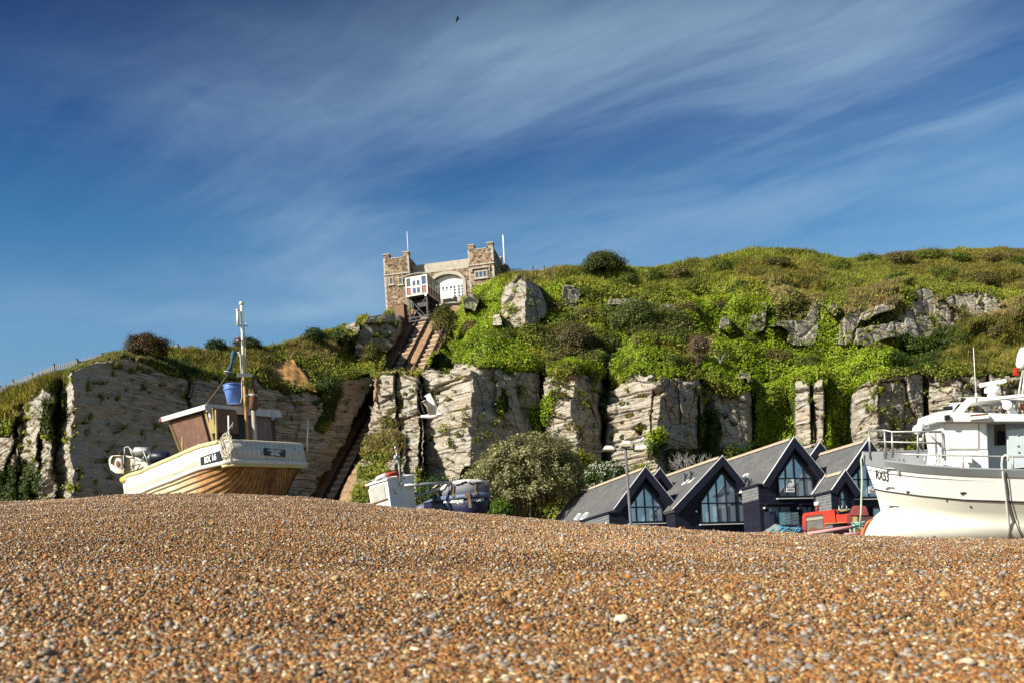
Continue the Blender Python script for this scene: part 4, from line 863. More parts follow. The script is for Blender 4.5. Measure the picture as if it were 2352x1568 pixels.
for z in (z0-.1, zf_+.05, zf_+.45): m.beam((xl_-.3, .25, z), (xr_+.3, .25, z), .14, .16)
for yy in (yd*.3, yd*.6): m.beam((xl_, yy, tr_z(0, yy)+.1), (xr_, yy, z0-.2), .08, .08); m.beam((xr_, yy+.1, tr_z(0, yy)+.1), (xl_, yy+.1, z0-.2), .08, .08)
m.box(((x0+x1)/2, yd*.45, (z0+zf_)/2+.25), (x1-x0-.7, .08, (z0-zf_)*.72))
obj('undercarriage', m, M_BLK, car)
m = MB(); m.box(((x0+x1)/2, yd*.5, z0-.75), ((x1-x0)*.72, yd*.62, .9)); obj('tank', m, M_BLK, car)
for xx in (xl_, xr_):
    for yy in (.35, yd*.7):
        m = MB(); m.lathe((xx-.06, yy, tr_z(xx, yy)-.08), (1, 0, 0), ((0, .22), (.03, .26), (.06, .22), (.12, .22)), 14); obj('wheel', m, M_RAIL, car)
m = MB(); m.lathe((x1-.2, -.02, z0-.17), (0, -1, 0), ((0, .10), (.1, .15), (.16, .15)), 12); obj('lamp', m, M_WHITE, car)
# ---- picket fence on the left ridge, railing and wire fence by the station
M_PICK = paint('weathered_picket', (.27, .26, .26), .2, 3, .8)
path = [z6(-160, 545), z6(0, 482), z6(100, 437), z6(250, 382), z6(420, 312), z6(600, 272), z6(800, 227), z6(1000, 192), z6(1140, 172), z6(1280, 152), z6(1390, 156), z6(1500, 172), z6(1640, 190)]
pw = [P(x, y, I(x, CRD)+.4) for x, y in path]
fo = thing('picket_fence', 'long pale picket fence running down the left ridge of the hill', 'fence', pw[3])
pk = MB(); rl = MB(); b0 = Vector(pw[3]); hh = 1.05
for a, b in zip(pw[:-1], pw[1:]):
    L = (b-a).length; d = (b-a).normalized(); nk = int(L/.19)
    for k in range(nk):
        q = a+(b-a)*(k/nk)-b0+Vector((0, 0, random.uniform(-.03, .03))); pk.beam(q, q-Vector((random.uniform(-.02, .02), 0, hh)), .075, .03, (0, 1, 0))
    for z in (-.25, -.8): rl.beam(a-b0+Vector((0, .05, z)), b-b0+Vector((0, .05, z)), .05, .09)
obj('pickets', pk, M_PICK, fo); obj('rails', rl, M_PICK, fo)
for k, a in enumerate(pw):
    m = MB(); m.box(a-b0+Vector((0, .12, -.6)), (.14, .14, 1.5)); obj('post', m, M_TIMB, fo)
a, b = P(*z2(1768, 470), 121), P(*z2(1925, 462), 119)
fr_ = thing('iron_railing', 'short dark spiked railing on the skyline right of the station', 'railing', a); m = MB()
for k in range(15): q = (b-a)*(k/14); m.beam(q+Vector((0, 0, .1)), q-Vector((0, 0, 1.0)), .05, .05)
obj('bars', m, M_BLK, fr_); m = MB(); m.beam(Vector((0, 0, -.08)), b-a-Vector((0, 0, .08)), .05, .06); obj('rail', m, M_BLK, fr_)
pts = [P(x, y, I(x, CRD)+.3) for x, y in ((1178, 620), (1224, 611), (1250, 611), (1273, 609))]
wf = thing('wire_fence', 'thin wooden posts with wire on the skyline above the big rock', 'fence', pts[0])
for p_ in pts: m = MB(); q = p_-pts[0]; m.beam(q, q-Vector((0, 0, 1.3)), .11, .11); obj('post', m, M_TIMB, wf)
m = MB()
for z in (.15, .5): m.tube([p_-pts[0]-Vector((0, 0, z)) for p_ in pts], .018, 5)
obj('wire', m, M_GREY, wf)
# jute matting pegged over the edge of the left cliff
cl = [(585, 838), (640, 830), (672, 826), (700, 848), (733, 897), (700, 892), (655, 884), (622, 878)]
M_JUTE = paint('jute', (.46, .25, .085), .3, 1.2, .95, bump=.8, stain=(.20, .12, .05), stain_amt=.5, fine=9)
m = MB(); pts = []
gx = 30; gy = 18
def blerp(u, v):
    top = [(583, 838), (622, 832), (674, 825)]; bot = [(625, 882), (668, 886), (735, 900)]
    a = (np.interp(u, [0, .5, 1], [p[0] for p in top]), np.interp(u, [0, .5, 1], [p[1] for p in top])); b = (np.interp(u, [0, .5, 1], [p[0] for p in bot]), np.interp(u, [0, .5, 1], [p[1] for p in bot])); return a[0]+(b[0]-a[0])*v, a[1]+(b[1]-a[1])*v
for j in range(gy+1):
    r = []
    for i in range(gx+1):
        x, y = blerp(i/gx, j/gy); r.append(terr(x+3*math.sin(j*1.7)*(i in (0, gx)), y+2.5*math.sin(i*2.1)*(j in (0, gy)), .62+.05*math.sin(i*1.3+j))-P(640, 860, 96))
    m.grid([r]) if False else pts.append(r)
m.grid(pts); jo = obj('jute_matting', m, M_JUTE, None, True, solid=.06); jo.location = P(640, 860, 96); tag(jo, 'brown jute matting pegged over the grassy lip of the shaded cliff', 'matting')
# ================================================================ black gabled houses
n = N('weatherboard'); o = n.obj(); sx = n.n('ShaderNodeSeparateXYZ'); n.l(o, sx.inputs[0])
fz = n.math('FRACT', n.math('MULTIPLY', sx.outputs[2], 5.6)); rw = n.math('FLOOR', n.math('MULTIPLY', sx.outputs[2], 5.6))
wn_ = n.n('ShaderNodeTexWhiteNoise', noise_dimensions='1D'); n.l(rw, wn_.inputs['W'])
k = n.mix(wn_.outputs[0], (.004, .005, .013), (.008, .009, .024)); k = n.mix(n.ramp(n.noise(o, 2.5, 5, .6), (.5, 0.0), (.8, .5)), k, (.016, .018, .034))
M_BOARD = n.bsdf(k, .6, 0, .35, n.bump(n.ramp(fz, (.0, 0.0), (.12, 1.0), (1.0, .25)), .9, .025))
n = N('grey_board'); o = n.obj(); sx = n.n('ShaderNodeSeparateXYZ'); n.l(o, sx.inputs[0]); fz = n.math('FRACT', n.math('MULTIPLY', sx.outputs[2], 5.6))
M_GBOARD = n.bsdf(n.ramp(n.noise(o, 3, 4, .6), (.3, (.10, .105, .115)), (.7, (.17, .175, .18))), .65, 0, .3, n.bump(n.ramp(fz, (.0, 0.0), (.2, 1.0), (1.0, .2)), 1.0, .03))
n = N('slate_roof'); o = n.obj(); tb = n.n('ShaderNodeTexBrick'); mp = n.mapv(o, (1, 1, 1)); sw = n.n('ShaderNodeSeparateXYZ'); n.l(o, sw.inputs[0]); cbn = n.n('ShaderNodeCombineXYZ'); n.l(sw.outputs[1], cbn.inputs[0]); n.l(n.math('MULTIPLY', sw.outputs[2], 1.35), cbn.inputs[1]); n.l(cbn.outputs[0], tb.inputs['Vector'])
tb.inputs['Scale'].default_value = 3.6; tb.inputs['Color1'].default_value = (.075, .078, .084, 1); tb.inputs['Color2'].default_value = (.10, .102, .106, 1); tb.inputs['Mortar'].default_value = (.07, .07, .075, 1); tb.inputs['Mortar Size'].default_value = .012; tb.inputs['Row Height'].default_value = .8
k = n.mix(n.ramp(n.noise(o, 1.2, 5, .6), (.4, 0.0), (.75, .45)), tb.outputs[0], (.19, .175, .15)); sp_ = n.noise(o, 7.5, 2, .5); k = n.mix(n.ramp(sp_, (.735, 0.0), (.75, .8)), k, (.6, .6, .57))
M_SLATE = n.bsdf(k, .6, 0, .35, n.bump(tb.outputs['Fac'], .5, .015))
M_RIDGE = paint('ridge_tile', (.38, .30, .22), .2, 3, .8, stain=(.14, .09, .06), stain_amt=.5)
M_BARGE = paint('barge_board', (.011, .012, .028), .2, 3, .5); M_LEADW = paint('pale_capping', (.60, .61, .62), .12, 3, .45)
n = N('house_glass'); lp = n.noise(n.obj(), .5, 3, .5); M_HGLASS = n.bsdf(n.ramp(lp, (.35, (.25, .34, .44)), (.65, (.44, .52, .59))), .05, .55, .8)
M_FRAME = paint('window_frame', (.010, .011, .020), .2, 5, .4)
HA = math.radians(18.5)
def hframe(apex, Yd): return Fr(P(apex[0], apex[1], Yd), HA)
def gable(root, H, xl, xr, zl, zr, depth, y0=0.0, az=0.0, ax=0.0, zb=-9, oh=.32, rear=True, walls='wall'):
    """walls and roof of one gabled volume; apex at (ax, y0, az) in the frame; eaves at (xl, zl) and (xr, zr)"""
    t = .20
    m = MB(); m.prism([(xl, y0, zb), (xr, y0, zb), (xr, y0, zr), (ax, y0, az-.1), (xl, y0, zl)], (0, depth, 0)); wl = obj(walls, m, M_BOARD, root)
    m = MB()
    for (ex, ez) in ((xl, zl), (xr, zr)):
        d = Vector((ex-ax, 0, ez-az)).normalized(); e = Vector((ex, 0, ez))+d*.12; nrm = Vector((-d.z, 0, d.x)); nrm = nrm if nrm.z > 0 else -nrm
        a = Vector((ax, 0, az)); q = [a, e, e+nrm*t, a+Vector((0, 0, t/abs(nrm.z)))]
        m.prism([(p.x, y0-oh+.03, p.z) for p in q], (0, depth+oh+.2, 0))
    rf = obj('roof', m, M_SLATE, root)
    for (ex, ez) in ((xl, zl), (xr, zr)):
        d = Vector((ex-ax, 0, ez-az)).normalized(); e = Vector((ex, 0, ez))+d*.15; nrm = Vector((-d.z, 0, d.x)); nrm = nrm if nrm.z > 0 else -nrm
        a = Vector((ax, 0, az)); tz = t/abs(nrm.z)
        for yy in (y0-oh-.03, y0+depth+.17):
            m = MB(); mp_ = MB()
            q = [a-Vector((0, 0, .26)), e-nrm*.18, e+nrm*(t+.05), a+Vector((0, 0, tz+.07))]
            m.prism([(p.x, yy, p.z) for p in q], (0, .06, 0))
            q = [a+Vector((0, 0, tz+.074)), e+nrm*(t+.054), e+nrm*(t+.085), a+Vector((0, 0, tz+.115))]
            mp_.prism([(p.x, yy-.01, p.z) for p in q], (0, .10, 0))
            obj('barge_board', m, M_BARGE, rf); obj('edge_trim', mp_, M_LEADW, rf)
    m = MB(); ln = depth-.1; k = int(ln/.45)
    for i in range(k): m.prism([(ax-.17, y0+.1+ln*i/k, az+t+.02), (ax, y0+.1+ln*i/k, az+t+.22), (ax+.17, y0+.1+ln*i/k, az+t+.02)], (0, ln/k-.02, 0))
    obj('ridge_tiles', m, M_RIDGE, rf)
    return wl
def gwin(root, cols, zt, zb, poly, y, bar=.075, name='window'):
    """tall window: outline poly (x,z), bars at cols, transom zt"""
    g = MB(); g.prism([(x, y-.02, z) for x, z in poly], (0, .03, 0)); w_ = obj(name, g, M_HGLASS, root)
    f = MB(); m_ = len(poly)
    for i in range(m_):
        (ax, az), (bx, bz) = poly[i], poly[(i+1) % m_]; f.beam((ax, y-.05, az), (bx, y-.05, bz), bar*1.3, .10, (0, 1, 0))
    def top(x):
        zz = [az+(bz-az)*(x-ax)/(bx-ax) for (ax, az), (bx, bz) in zip(poly, poly[1:]+poly[:1]) if ax != bx and min(ax, bx) <= x <= max(ax, bx)]
        return max(zz), min(zz)
    for x in cols:
        a, b = top(x); f.beam((x, y-.045, a), (x, y-.045, b), bar, .08, (0, 1, 0))
    if zt is not None:
        xs_ = [p[0] for p in poly]; f.beam((min(xs_), y-.04, zt), (max(xs_), y-.04, zt), .07, .08, (0, 0, 1))
    obj('frame', f, M_FRAME, w_)
    x0, x1 = min(p[0] for p in poly), max(p[0] for p in poly)
    f = MB(); f.box(((x0+x1)/2, y-.09, zb-.12), (x1-x0+.3, .2, .06)); obj('sill', f, M_LEADW, w_)
    return w_
def house(label, apex, Yd, z, L, R, depth):
    H = hframe(z(*apex), Yd); base = H.M @ Vector((0, 0, 0))
    root = thing('house', label, 'house', (base.x, base.y, base.z), H.rot, 'black gabled houses behind the beach')
    q = lambda x, y, d=0.0: H.hit(z(x, y), 1, d)
    l, r = q(*L), q(*R); gable(root, H, l.x, r.x, l.z, r.z, depth)
    return H, root, q, l, r
def side_bay(root, q, corner, l, depth, y0=0.0, hl=1.05):
    a = q(*corner, y0); w_ = l.x-a.x
    m = MB(); m.box(((a.x+l.x)/2-.002, y0+depth/2, (a.z-9)/2), (w_-.004, depth, a.z+9)); b = obj('side_bay', m, M_BOARD, root)
    m = MB(); m.box((a.x-.02, y0+depth/2, a.z-hl/2), (.04, depth-.04, hl)); obj('louvre', m, M_GBOARD, b)
    m = MB(); m.box(((a.x+l.x)/2-.05, y0+depth/2, a.z+.06), (w_+.2, depth+.2, .12)); obj('flat_roof', m, M_BARGE, b)
def vents(root, H, z, pts, l):
    for x, y in pts:
        nrm = H.M.to_3x3() @ Vector((l.z, 0, -l.x)); nrm = nrm if nrm.z > 0 else -nrm
        p_ = H.I @ hitw(z(x, y), H.M @ Vector((0, 0, .3)), nrm.normalized())
        m = MB(); m.tube([p_-Vector((0, 0, .25)), p_+Vector((0, 0, .55))], .055, 8); m.tube([p_+Vector((0, 0, .2)), p_+Vector((.0, -.35, .42))], .05, 8); obj('vent_pipe', m, M_FRAME, root, True)
        m = MB(); m.box(p_+Vector((0, 0, -.06)), (.5, .5, .05), Matrix.Rotation(math.atan2(l.z, l.x), 3, 'Y') if False else Matrix.Rotation(-math.atan2(-l.z, -l.x), 3, 'Y')); obj('flashing', m, M_LEADW, root)
def skylight(root, H, z, quad, l):
    nrm = H.M.to_3x3() @ Vector((l.z, 0, -l.x)); nrm = nrm if nrm.z > 0 else -nrm; nrm.normalize()
    c = [H.I @ hitw(z(x, y), H.M @ Vector((0, 0, .33)), nrm) for x, y in quad]; nl = (H.I.to_3x3() @ nrm)
    m = MB(); m.prism(c, nl*.05); w_ = obj('skylight', m, M_HGLASS, root)
    f = MB()
    for a, b in zip(c, c[1:]+c[:1]): f.beam(a+nl*.04, b+nl*.04, .11, .12, nl)
    obj('frame', f, M_LEADW, w_)
# lowest house, behind the lamp post
H, r1, q, l, r = house('black gabled house with four-light pointed window, lowest and nearest the lamp post', (880, 452), 63.5, z3, (622, 800), (1172, 812), 11.5)
cs = [q(x, 800).x for x in (745, 810, 893, 970, 1055)]; zt, zb_ = q(880, 768).z, q(880, 908).z; ap = q(884, 566)
gwin(r1, cs[1:4], zt, zb_, [(cs[0], zb_), (cs[4], zb_), (cs[4]-.02, q(1042, 765).z), (ap.x, ap.z), (cs[0], q(745, 765).z)], 0)
side_bay(r1, q, (557, 828), l, 4.5)
for s_ in ([(235, 888), (262, 888), (297, 838), (272, 838)], [(290, 888), (322, 888), (366, 828), (336, 832)]): skylight(r1, H, z3, s_, l)
g1 = q(1015, 462, 3.0); e0, e1_ = q(940, 560, 3.0), q(1185, 690, 3.0); m = MB()
gable(r1, H, g1.x-2.6, e1_.x, g1.z-2.7, e1_.z, 7.5, 3.0, g1.z, g1.x, -9, walls='rear_wing')
p0 = q(1020, 600, 3.0); m = MB(); m.prism([(p0.x-.2, 2.96, p0.z-.55), (p0.x+.2, 2.96, p0.z-.55), (p0.x+.2, 2.96, p0.z+.3), (p0.x, 2.96, p0.z+.6), (p0.x-.2, 2.96, p0.z+.3)], (0, .05, 0)); obj('window', m, M_FRAME, r1)
# middle house
H, r2, q, l, r = house('black gabled house with wide five-light pointed window, second along from the lamp post', (1600, 347), 63.8, z3, (1172, 806), (1998, 832), 11.5)
cs = [q(x, 850).x for x in (1420, 1495, 1577, 1663, 1748, 1835)]; zt, zb_ = q(1610, 730).z, q(1610, 912).z; ap = q(1612, 455)
gwin(r2, cs[1:5], zt, zb_, [(cs[0], zb_), (cs[5], zb_), (cs[5]-.03, q(1820, 722).z), (ap.x+.1, ap.z), (ap.x-.1, ap.z), (cs[0], q(1420, 722).z)], 0)
vents(r2, H, z3, ((1272, 525), (1328, 508)), l)
for x, y in ((1370, 810),): p0 = q(x, y); m = MB(); m.lathe((p0.x, -.02, p0.z), (0, -1, 0), ((0, .05), (.1, .07), (.14, .02)), 8); obj('wall_lamp', m, M_LEADW, r2)
# tall house with the sold board and glass balcony
H, r3, q, l, r = house('tallest black gabled house with glass balcony and white sold board in its window', (522, 232), 62.5, z4, (185, 748), (935, 735), 12)
cs = [q(x, 800).x for x in (350, 452, 562, 677, 788)]; zt, zb_ = q(540, 665).z, q(560, 893).z; ap = q(540, 388)
gwin(r3, cs[1:4], zt, zb_, [(cs[0], zb_), (cs[4], zb_), (cs[4]-.05, q(762, 660).z), (ap.x+.08, ap.z), (ap.x-.08, ap.z), (cs[0], q(345, 655).z)], 0)
for xa, xb, ya, yb, nc in ((222, 508, 1012, 1240, 2), (645, 790, 1015, 1240, 2)):
    p0, p1 = q(xa, ya), q(xb, yb); gwin(r3, [p0.x+(p1.x-p0.x)*.5], None, p1.z, [(p0.x, p1.z), (p1.x, p1.z), (p1.x, p0.z), (p0.x, p0.z)], 0, name='glazed_door')
    m = MB(); m.box(((p0.x+p1.x)/2, -.12, p0.z+.12), (p1.x-p0.x+.35, .28, .08)); obj('canopy', m, M_BARGE, r3)
side_bay(r3, q, (104, 752), l, 1.9, 0.0, .85)
skylight(r3, H, z3, [(1772, 552), (1812, 545), (1872, 462), (1832, 472)], l); vents(r3, H, z3, ((1812, 598), (1868, 576)), l)
for x, y in ((172, 1037), (592, 1040)): p0 = q(x, y); m = MB(); m.lathe((p0.x, -.02, p0.z), (0, -1, 0), ((0, .06), (.1, .08), (.14, .02)), 8); obj('wall_lamp', m, M_LEADW, r3)
by = -1.5; p0, p1 = q(375, 1252, by), q(672, 1252, by); zt_b = q(375, 1085, by).z; pL = q(222, 1110, 0)
m = MB(); m.prism([(pL.x, 0, p0.z), (pL.x+.1, -.5, p0.z), (p0.x, by, p0.z), (p1.x+.5, by, p0.z), (p1.x+.9, 0, p0.z)], (0, 0, -.22)); bal = obj('balcony', m, M_BARGE, r3)
n = N('clear_glass'); lw = n.n('ShaderNodeBsdfTransparent'); lw.inputs[0].default_value = (.62, .80, .84, 1); gl = n.n('ShaderNodeBsdfGlossy'); gl.inputs['Roughness'].default_value = .04; gl.inputs[0].default_value = (.6, .75, .8, 1); ms = n.n('ShaderNodeMixShader'); ms.inputs[0].default_value = .34; n.l(lw.outputs[0], ms.inputs[1]); n.l(gl.outputs[0], ms.inputs[2]); n.l(ms.outputs[0], n.out.inputs['Surface']); M_CLEAR = n.m
m = MB(); hB = zt_b-p0.z
for a, b in (((pL.x+.1, -.45), (p0.x, by)), ((p0.x, by), ((p0.x+p1.x)/2, by)), (((p0.x+p1.x)/2+.03, by), (p1.x+.5, by)), ((p1.x+.5, by), (p1.x+.9, 0))): m.beam((a[0], a[1], p0.z+hB/2), (b[0], b[1], p0.z+hB/2), .015, hB-.05)
obj('glass_panel', m, M_CLEAR, bal)
m = MB(); m.box((pL.x-.02, -.3, (p0.z+pL.z)/2-.8), (.5, .6, pL.z-p0.z+1.8)); obj('screen_post', m, M_BARGE, r3)
g1 = q(845, 292, 2.6); e1_ = q(1040, 560, 2.6); gable(r3, H, g1.x-2.6, e1_.x, g1.z-2.9, e1_.z, 8, 2.6, g1.z, g1.x, -9, walls='rear_wing')
p0 = q(868, 605, 2.6); m = MB(); m.prism([(p0.x-.22, 2.56, p0.z-.6), (p0.x+.22, 2.56, p0.z-.6), (p0.x+.22, 2.56, p0.z+.25), (p0.x, 2.56, p0.z+.6), (p0.x-.22, 2.56, p0.z+.25)], (0, .05, 0)); obj('window', m, M_FRAME, r3)
M_SIGN = paint('sign_white', (.75, .76, .76), .04, 4, .5); M_SG = paint('sign_green', (.07, .23, .20), .1, 4, .5); M_SP = paint('sign_purple', (.16, .05, .10), .1, 4, .5); M_SK = paint('sign_dark', (.03, .03, .05), .1, 4, .5)
def board(H, q, x0, y0, x1, y1, label):
    a, b = q(x0, y1, -.10), q(x1, y0, -.10); w_, h_ = b.x-a.x, b.z-a.z; c = H.M @ Vector(((a.x+b.x)/2, -.10, (a.z+b.z)/2))
    s_ = thing('sold_board', label, 'sign', c, H.rot)
    m = MB(); m.box((0, 0, 0), (w_, .04, h_)); obj('board', m, M_SIGN, s_)
    T = lambda z: Matrix.Translation((0, -.024, z*h_)) @ Matrix.Rotation(math.pi/2, 4, 'X')
    text('lettering', 'JPB', M_SG, s_, T(.30), h_*.24, offset=.01); text('lettering', 'SOLD', M_SIGN, s_, Matrix.Translation((0, -.034, -.07*h_)) @ Matrix.Rotation(math.pi/2, 4, 'X'), h_*.17, offset=.008)
    m = MB(); m.box((0, -.024, -.07*h_), (w_*.86, .012, h_*.17)); obj('red_panel', m, M_SP, s_)
    m = MB(); m.box((0, -.022, -.27*h_), (w_*.7, .01, h_*.03)); m.box((0, -.022, -.35*h_), (w_*.8, .01, h_*.045)); obj('small_print', m, M_SK, s_)
board(H, q, 456, 672, 549, 835, 'white estate agent board reading SOLD, inside the pointed window above the glass balcony')
# rightmost house, partly behind the white boat
H, r4, q, l, r = house('black gabled house half hidden by the bow of the white boat', (1450, 258), 61.5, z4, (1062, 812), (1800, 760), 12)
cs = [q(x, 750).x for x in (1262, 1360, 1478, 1592, 1700)]; zt, zb_ = q(1440, 678).z, q(1440, 903).z; ap = q(1462, 430)
gwin(r4, cs[1:4], zt, zb_, [(cs[0]+.7, zb_), (cs[4], zb_), (cs[4], q(1690, 680).z), (ap.x, ap.z), (cs[0], q(1258, 668).z), (cs[0], q(1265, 770).z), (cs[0]+.2, q(1300, 822).z), (cs[0]+.7, q(1355, 826).z)], 0)
p0, p1 = q(1525, 1032), q(1650, 1240); gwin(r4, [], None, p1.z, [(p0.x, p1.z), (p1.x, p1.z), (p1.x, p0.z), (p0.x, p0.z)], 0)
board(H, q, 1492, 762, 1580, 850, 'second white SOLD board, in the window beside the white bow')
pa = q(1168, 652, -1.6); pl_, pr_ = q(1048, 826, -1.6), q(1310, 858, -1.6); gable(r4, H, pl_.x, pr_.x, pl_.z, pr_.z, 1.5, -1.6, pa.z, pa.x, -9, oh=.22, walls='porch')
p0, p1 = q(1128, 1030, -1.6), q(1186, 800, -1.6); zk = q(1150, 930, -1.6).z; gwin(r4, [], zk, p0.z, [(p0.x, p0.z), (p1.x, p0.z), (p1.x, p1.z-.25), ((p0.x+p1.x)/2, p1.z), (p0.x, p1.z-.25)], -1.6)
side_bay(r4, q, (1020, 840), pl_, 1.5, -1.6, 2.6)
# ================================================================ old wooden boat
M_BW = paint('weathered_white_paint', (.66, .64, .58), .14, 1.6, .6, stain=(.33, .27, .20), stain_amt=.62, bump=.2)
def planked(name, axis, step, c=(.66, .65, .60), flake=(.22, .19, .16), famt=.55):
    n = N(name); o = n.obj(); s_ = n.n('ShaderNodeSeparateXYZ'); n.l(o, s_.inputs[0])
    f = n.math('FRACT', n.math('MULTIPLY', s_.outputs[axis], 1/step)); seam = n.ramp(f, (.0, 1.0), (.07, 0.0), (.93, 0.0), (1.0, 1.0))
    a = n.noise(o, 1.5, 4, .6); k = n.ramp(a, (.3, tuple(x*.82 for x in c)), (.7, c))
    st_ = [.6, .6, 2.2]; st_[axis] = 5.0
    fl = n.noise(n.mapv(o, (9, 9, 9) if axis == 2 else (14, 14, 5)), 1.0, 5, .7); k = n.mix(n.ramp(fl, (famt, 0.0), (famt+.05, .85)), k, flake)
    k = n.mix(n.ramp(n.noise(o, 1.1, 5, .7), (.62, 0.0), (.74, .55)), k, (.36, .17, .06))
    k = n.mix(n.math('MULTIPLY', seam, .75), k, (.12, .10, .08))
    return n.bsdf(k, .65, 0, .3, n.bump(seam, -.6, .02))
M_SIDE = planked('side_planks', 2, .205, (.70, .67, .57), famt=.66); M_TRANS = planked('transom_planks', 1, .205, famt=.56)
n = N('clinker_planks'); o = n.obj(); sx = n.n('ShaderNodeSeparateXYZ'); n.l(o, sx.inputs[0])
g1_ = n.ramp(n.math('ADD', n.math('MULTIPLY', sx.outputs[0], .2), n.math('MULTIPLY', n.noise(o, 1.0, 4, .6), .35)), (.44, 0.0), (.78, 1.0))
lng = n.noise(n.mapv(o, (1.2, 5, 5)), 1.0, 6, .65)
k = n.mix(g1_, n.ramp(lng, (.3, (.14, .065, .022)), (.5, (.33, .165, .05)), (.7, (.44, .26, .10))), n.ramp(lng, (.3, (.42, .32, .18)), (.7, (.64, .56, .38))))
ay = n.math('ABSOLUTE', sx.outputs[1]); rust = n.ramp(n.math('ADD', ay, n.math('MULTIPLY', n.noise(o, 2.2, 5, .65), .9)), (.42, 1.0), (.85, 0.0)); aft = n.ramp(sx.outputs[0], (.9, 1.0), (1.6, 0.0))
k = n.mix(n.math('MULTIPLY', rust, aft), k, n.ramp(n.noise(o, 5, 5, .6), (.35, (.05, .018, .010)), (.65, (.26, .075, .02))))
k = n.mix(n.ramp(n.noise(o, 3.0, 6, .7), (.55, 0.0), (.75, .6)), k, (.10, .05, .022))
k = n.mix(n.ramp(n.attr('lap_shade').outputs['Fac'], (.74, 0.0), (.90, .85)), k, (.045, .025, .012))  # shadow under each plank's lower edge, put into the colour
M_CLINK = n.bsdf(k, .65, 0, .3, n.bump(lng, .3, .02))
M_YEL = paint('yellow_paint', (.56, .42, .10), .2, 2, .55, stain=(.35, .27, .14), stain_amt=.55); M_YELO = paint('pale_yellow_paint', (.62, .54, .26), .2, 2, .6, stain=(.4, .36, .24), stain_amt=.5)
M_NAVY = paint('navy_board', (.012, .016, .035), .2, 4, .4); M_LET = paint('white_letter', (.80, .80, .78), .03, 4, .5)
M_BRNPLY = paint('brown_plywood', (.16, .085, .06), .35, 2.2, .75, stain=(.30, .22, .17), stain_amt=.5, bump=.4); M_DKBRN = paint('dark_wood', (.075, .042, .032), .35, 2, .8, stain=(.20, .17, .16), stain_amt=.55)
M_GREYW = paint('flaking_grey_white', (.52, .53, .53), .2, 2, .65, stain=(.16, .12, .09), stain_amt=.5); M_OCHW = paint('ochre_wood', (.33, .25, .10), .3, 3, .75, stain=(.16, .11, .06), stain_amt=.5)
M_RUST = paint('rust', (.15, .07, .035), .4, 3, .85, stain=(.09, .05, .035), stain_amt=.5, bump=.4); M_STEEL = paint('grey_steel', (.42, .42, .40), .2, 4, .45, .5); M_ROPE = paint('rope', (.52, .47, .38), .2, 9, .9)
def O_RX16():
    a = P(*z1(925, 1060), 35.0); f = Vector((-.8, .6, 0)); s_ = Vector((.6, .8, 0)); q = a+s_*3.56
    return (a+q)/2
o_ = O_RX16(); B = Fr((o_.x, o_.y, o_.z-2.7), math.radians(143.13), math.radians(-4))
boat = thing('fishing_boat', 'old wooden fishing boat with cream planked sides and brown wheelhouse on the shingle crest', 'boat', B.o, B.rot)
b1 = lambda x, y, ax, v: B.hit(z1(x, y), ax, v)
stem = b1(164, 1335, 1, 0.0); LB = stem.x
OUT = [(0, 0), (.0, .7), (.01, 1.3), (.06, 1.62), (.18, 1.80), (.5, 1.88), (1.2, 1.92), (2.2, 1.92), (3.5, 1.83), (5.0, 1.58), (6.5, 1.22), (7.8, .80), (LB-.6, .32), (LB-.1, .09), (LB, .0)]
_d = np.array([0]+list(np.cumsum([math.dist(OUT[i], OUT[i+1]) for i in range(len(OUT)-1)]))); _ox = np.array([p[0] for p in OUT]); _oy = np.array([p[1] for p in OUT])
def outl(t): u = t*_d[-1]; return float(np.interp(u, _d, _ox)), float(np.interp(u, _d, _oy))
def half(x): return float(np.interp(x, _ox[3:], _oy[3:]))
zgA = [b1(925, 1060, 1, 1.7).z, b1(700, 1112, 1, 1.84).z, b1(500, 1195, 1, 1.8).z, b1(300, 1287, 1, 1.2).z, stem.z]; xgA = [b1(925, 1060, 1, 1.7).x, b1(700, 1112, 1, 1.84).x, b1(500, 1195, 1, 1.8).x, b1(300, 1287, 1, 1.2).x, LB]
zg = lambda x: float(np.interp(x, xgA, zgA)); DS = .72
zs = lambda x: zg(x)-DS-.02*x*0
T = np.concatenate([np.linspace(0, .20, 26), np.linspace(.21, 1, 50)])
def wall(sgn, t0, t1, ztop, zbot, off=0.0):
    r0 = []; r1 = []
    for t in T:
        if t0 <= t <= t1:
            x, y = outl(t); r0.append((x, sgn*y, ztop(x))); r1.append((x, sgn*(y*1.015+off), zbot(x)))
    return [r1, r0]
tq = float(np.interp(_ox[4], _ox, _d))/_d[-1]; tq = (_d[4])/_d[-1]
m = MB(); m.grid(wall(1, tq-.001, 1, zg, zs)); obj('topside', m, M_SIDE, boat, True, solid=.06)
m = MB(); m.grid(wall(-1, tq-.001, 1, zg, zs)); obj('topside', m, M_SIDE, boat, True, solid=.06)
rp = wall(1, 0, tq+.004, zg, zs); rn = wall(-1, 0, tq+.004, zg, zs); rows_ = [list(reversed(b))[:-1]+a for a, b in zip(rp, rn)]; m = MB(); m.grid(rows_); tm = obj('transom', m, M_TRANS, boat, True, solid=.06)
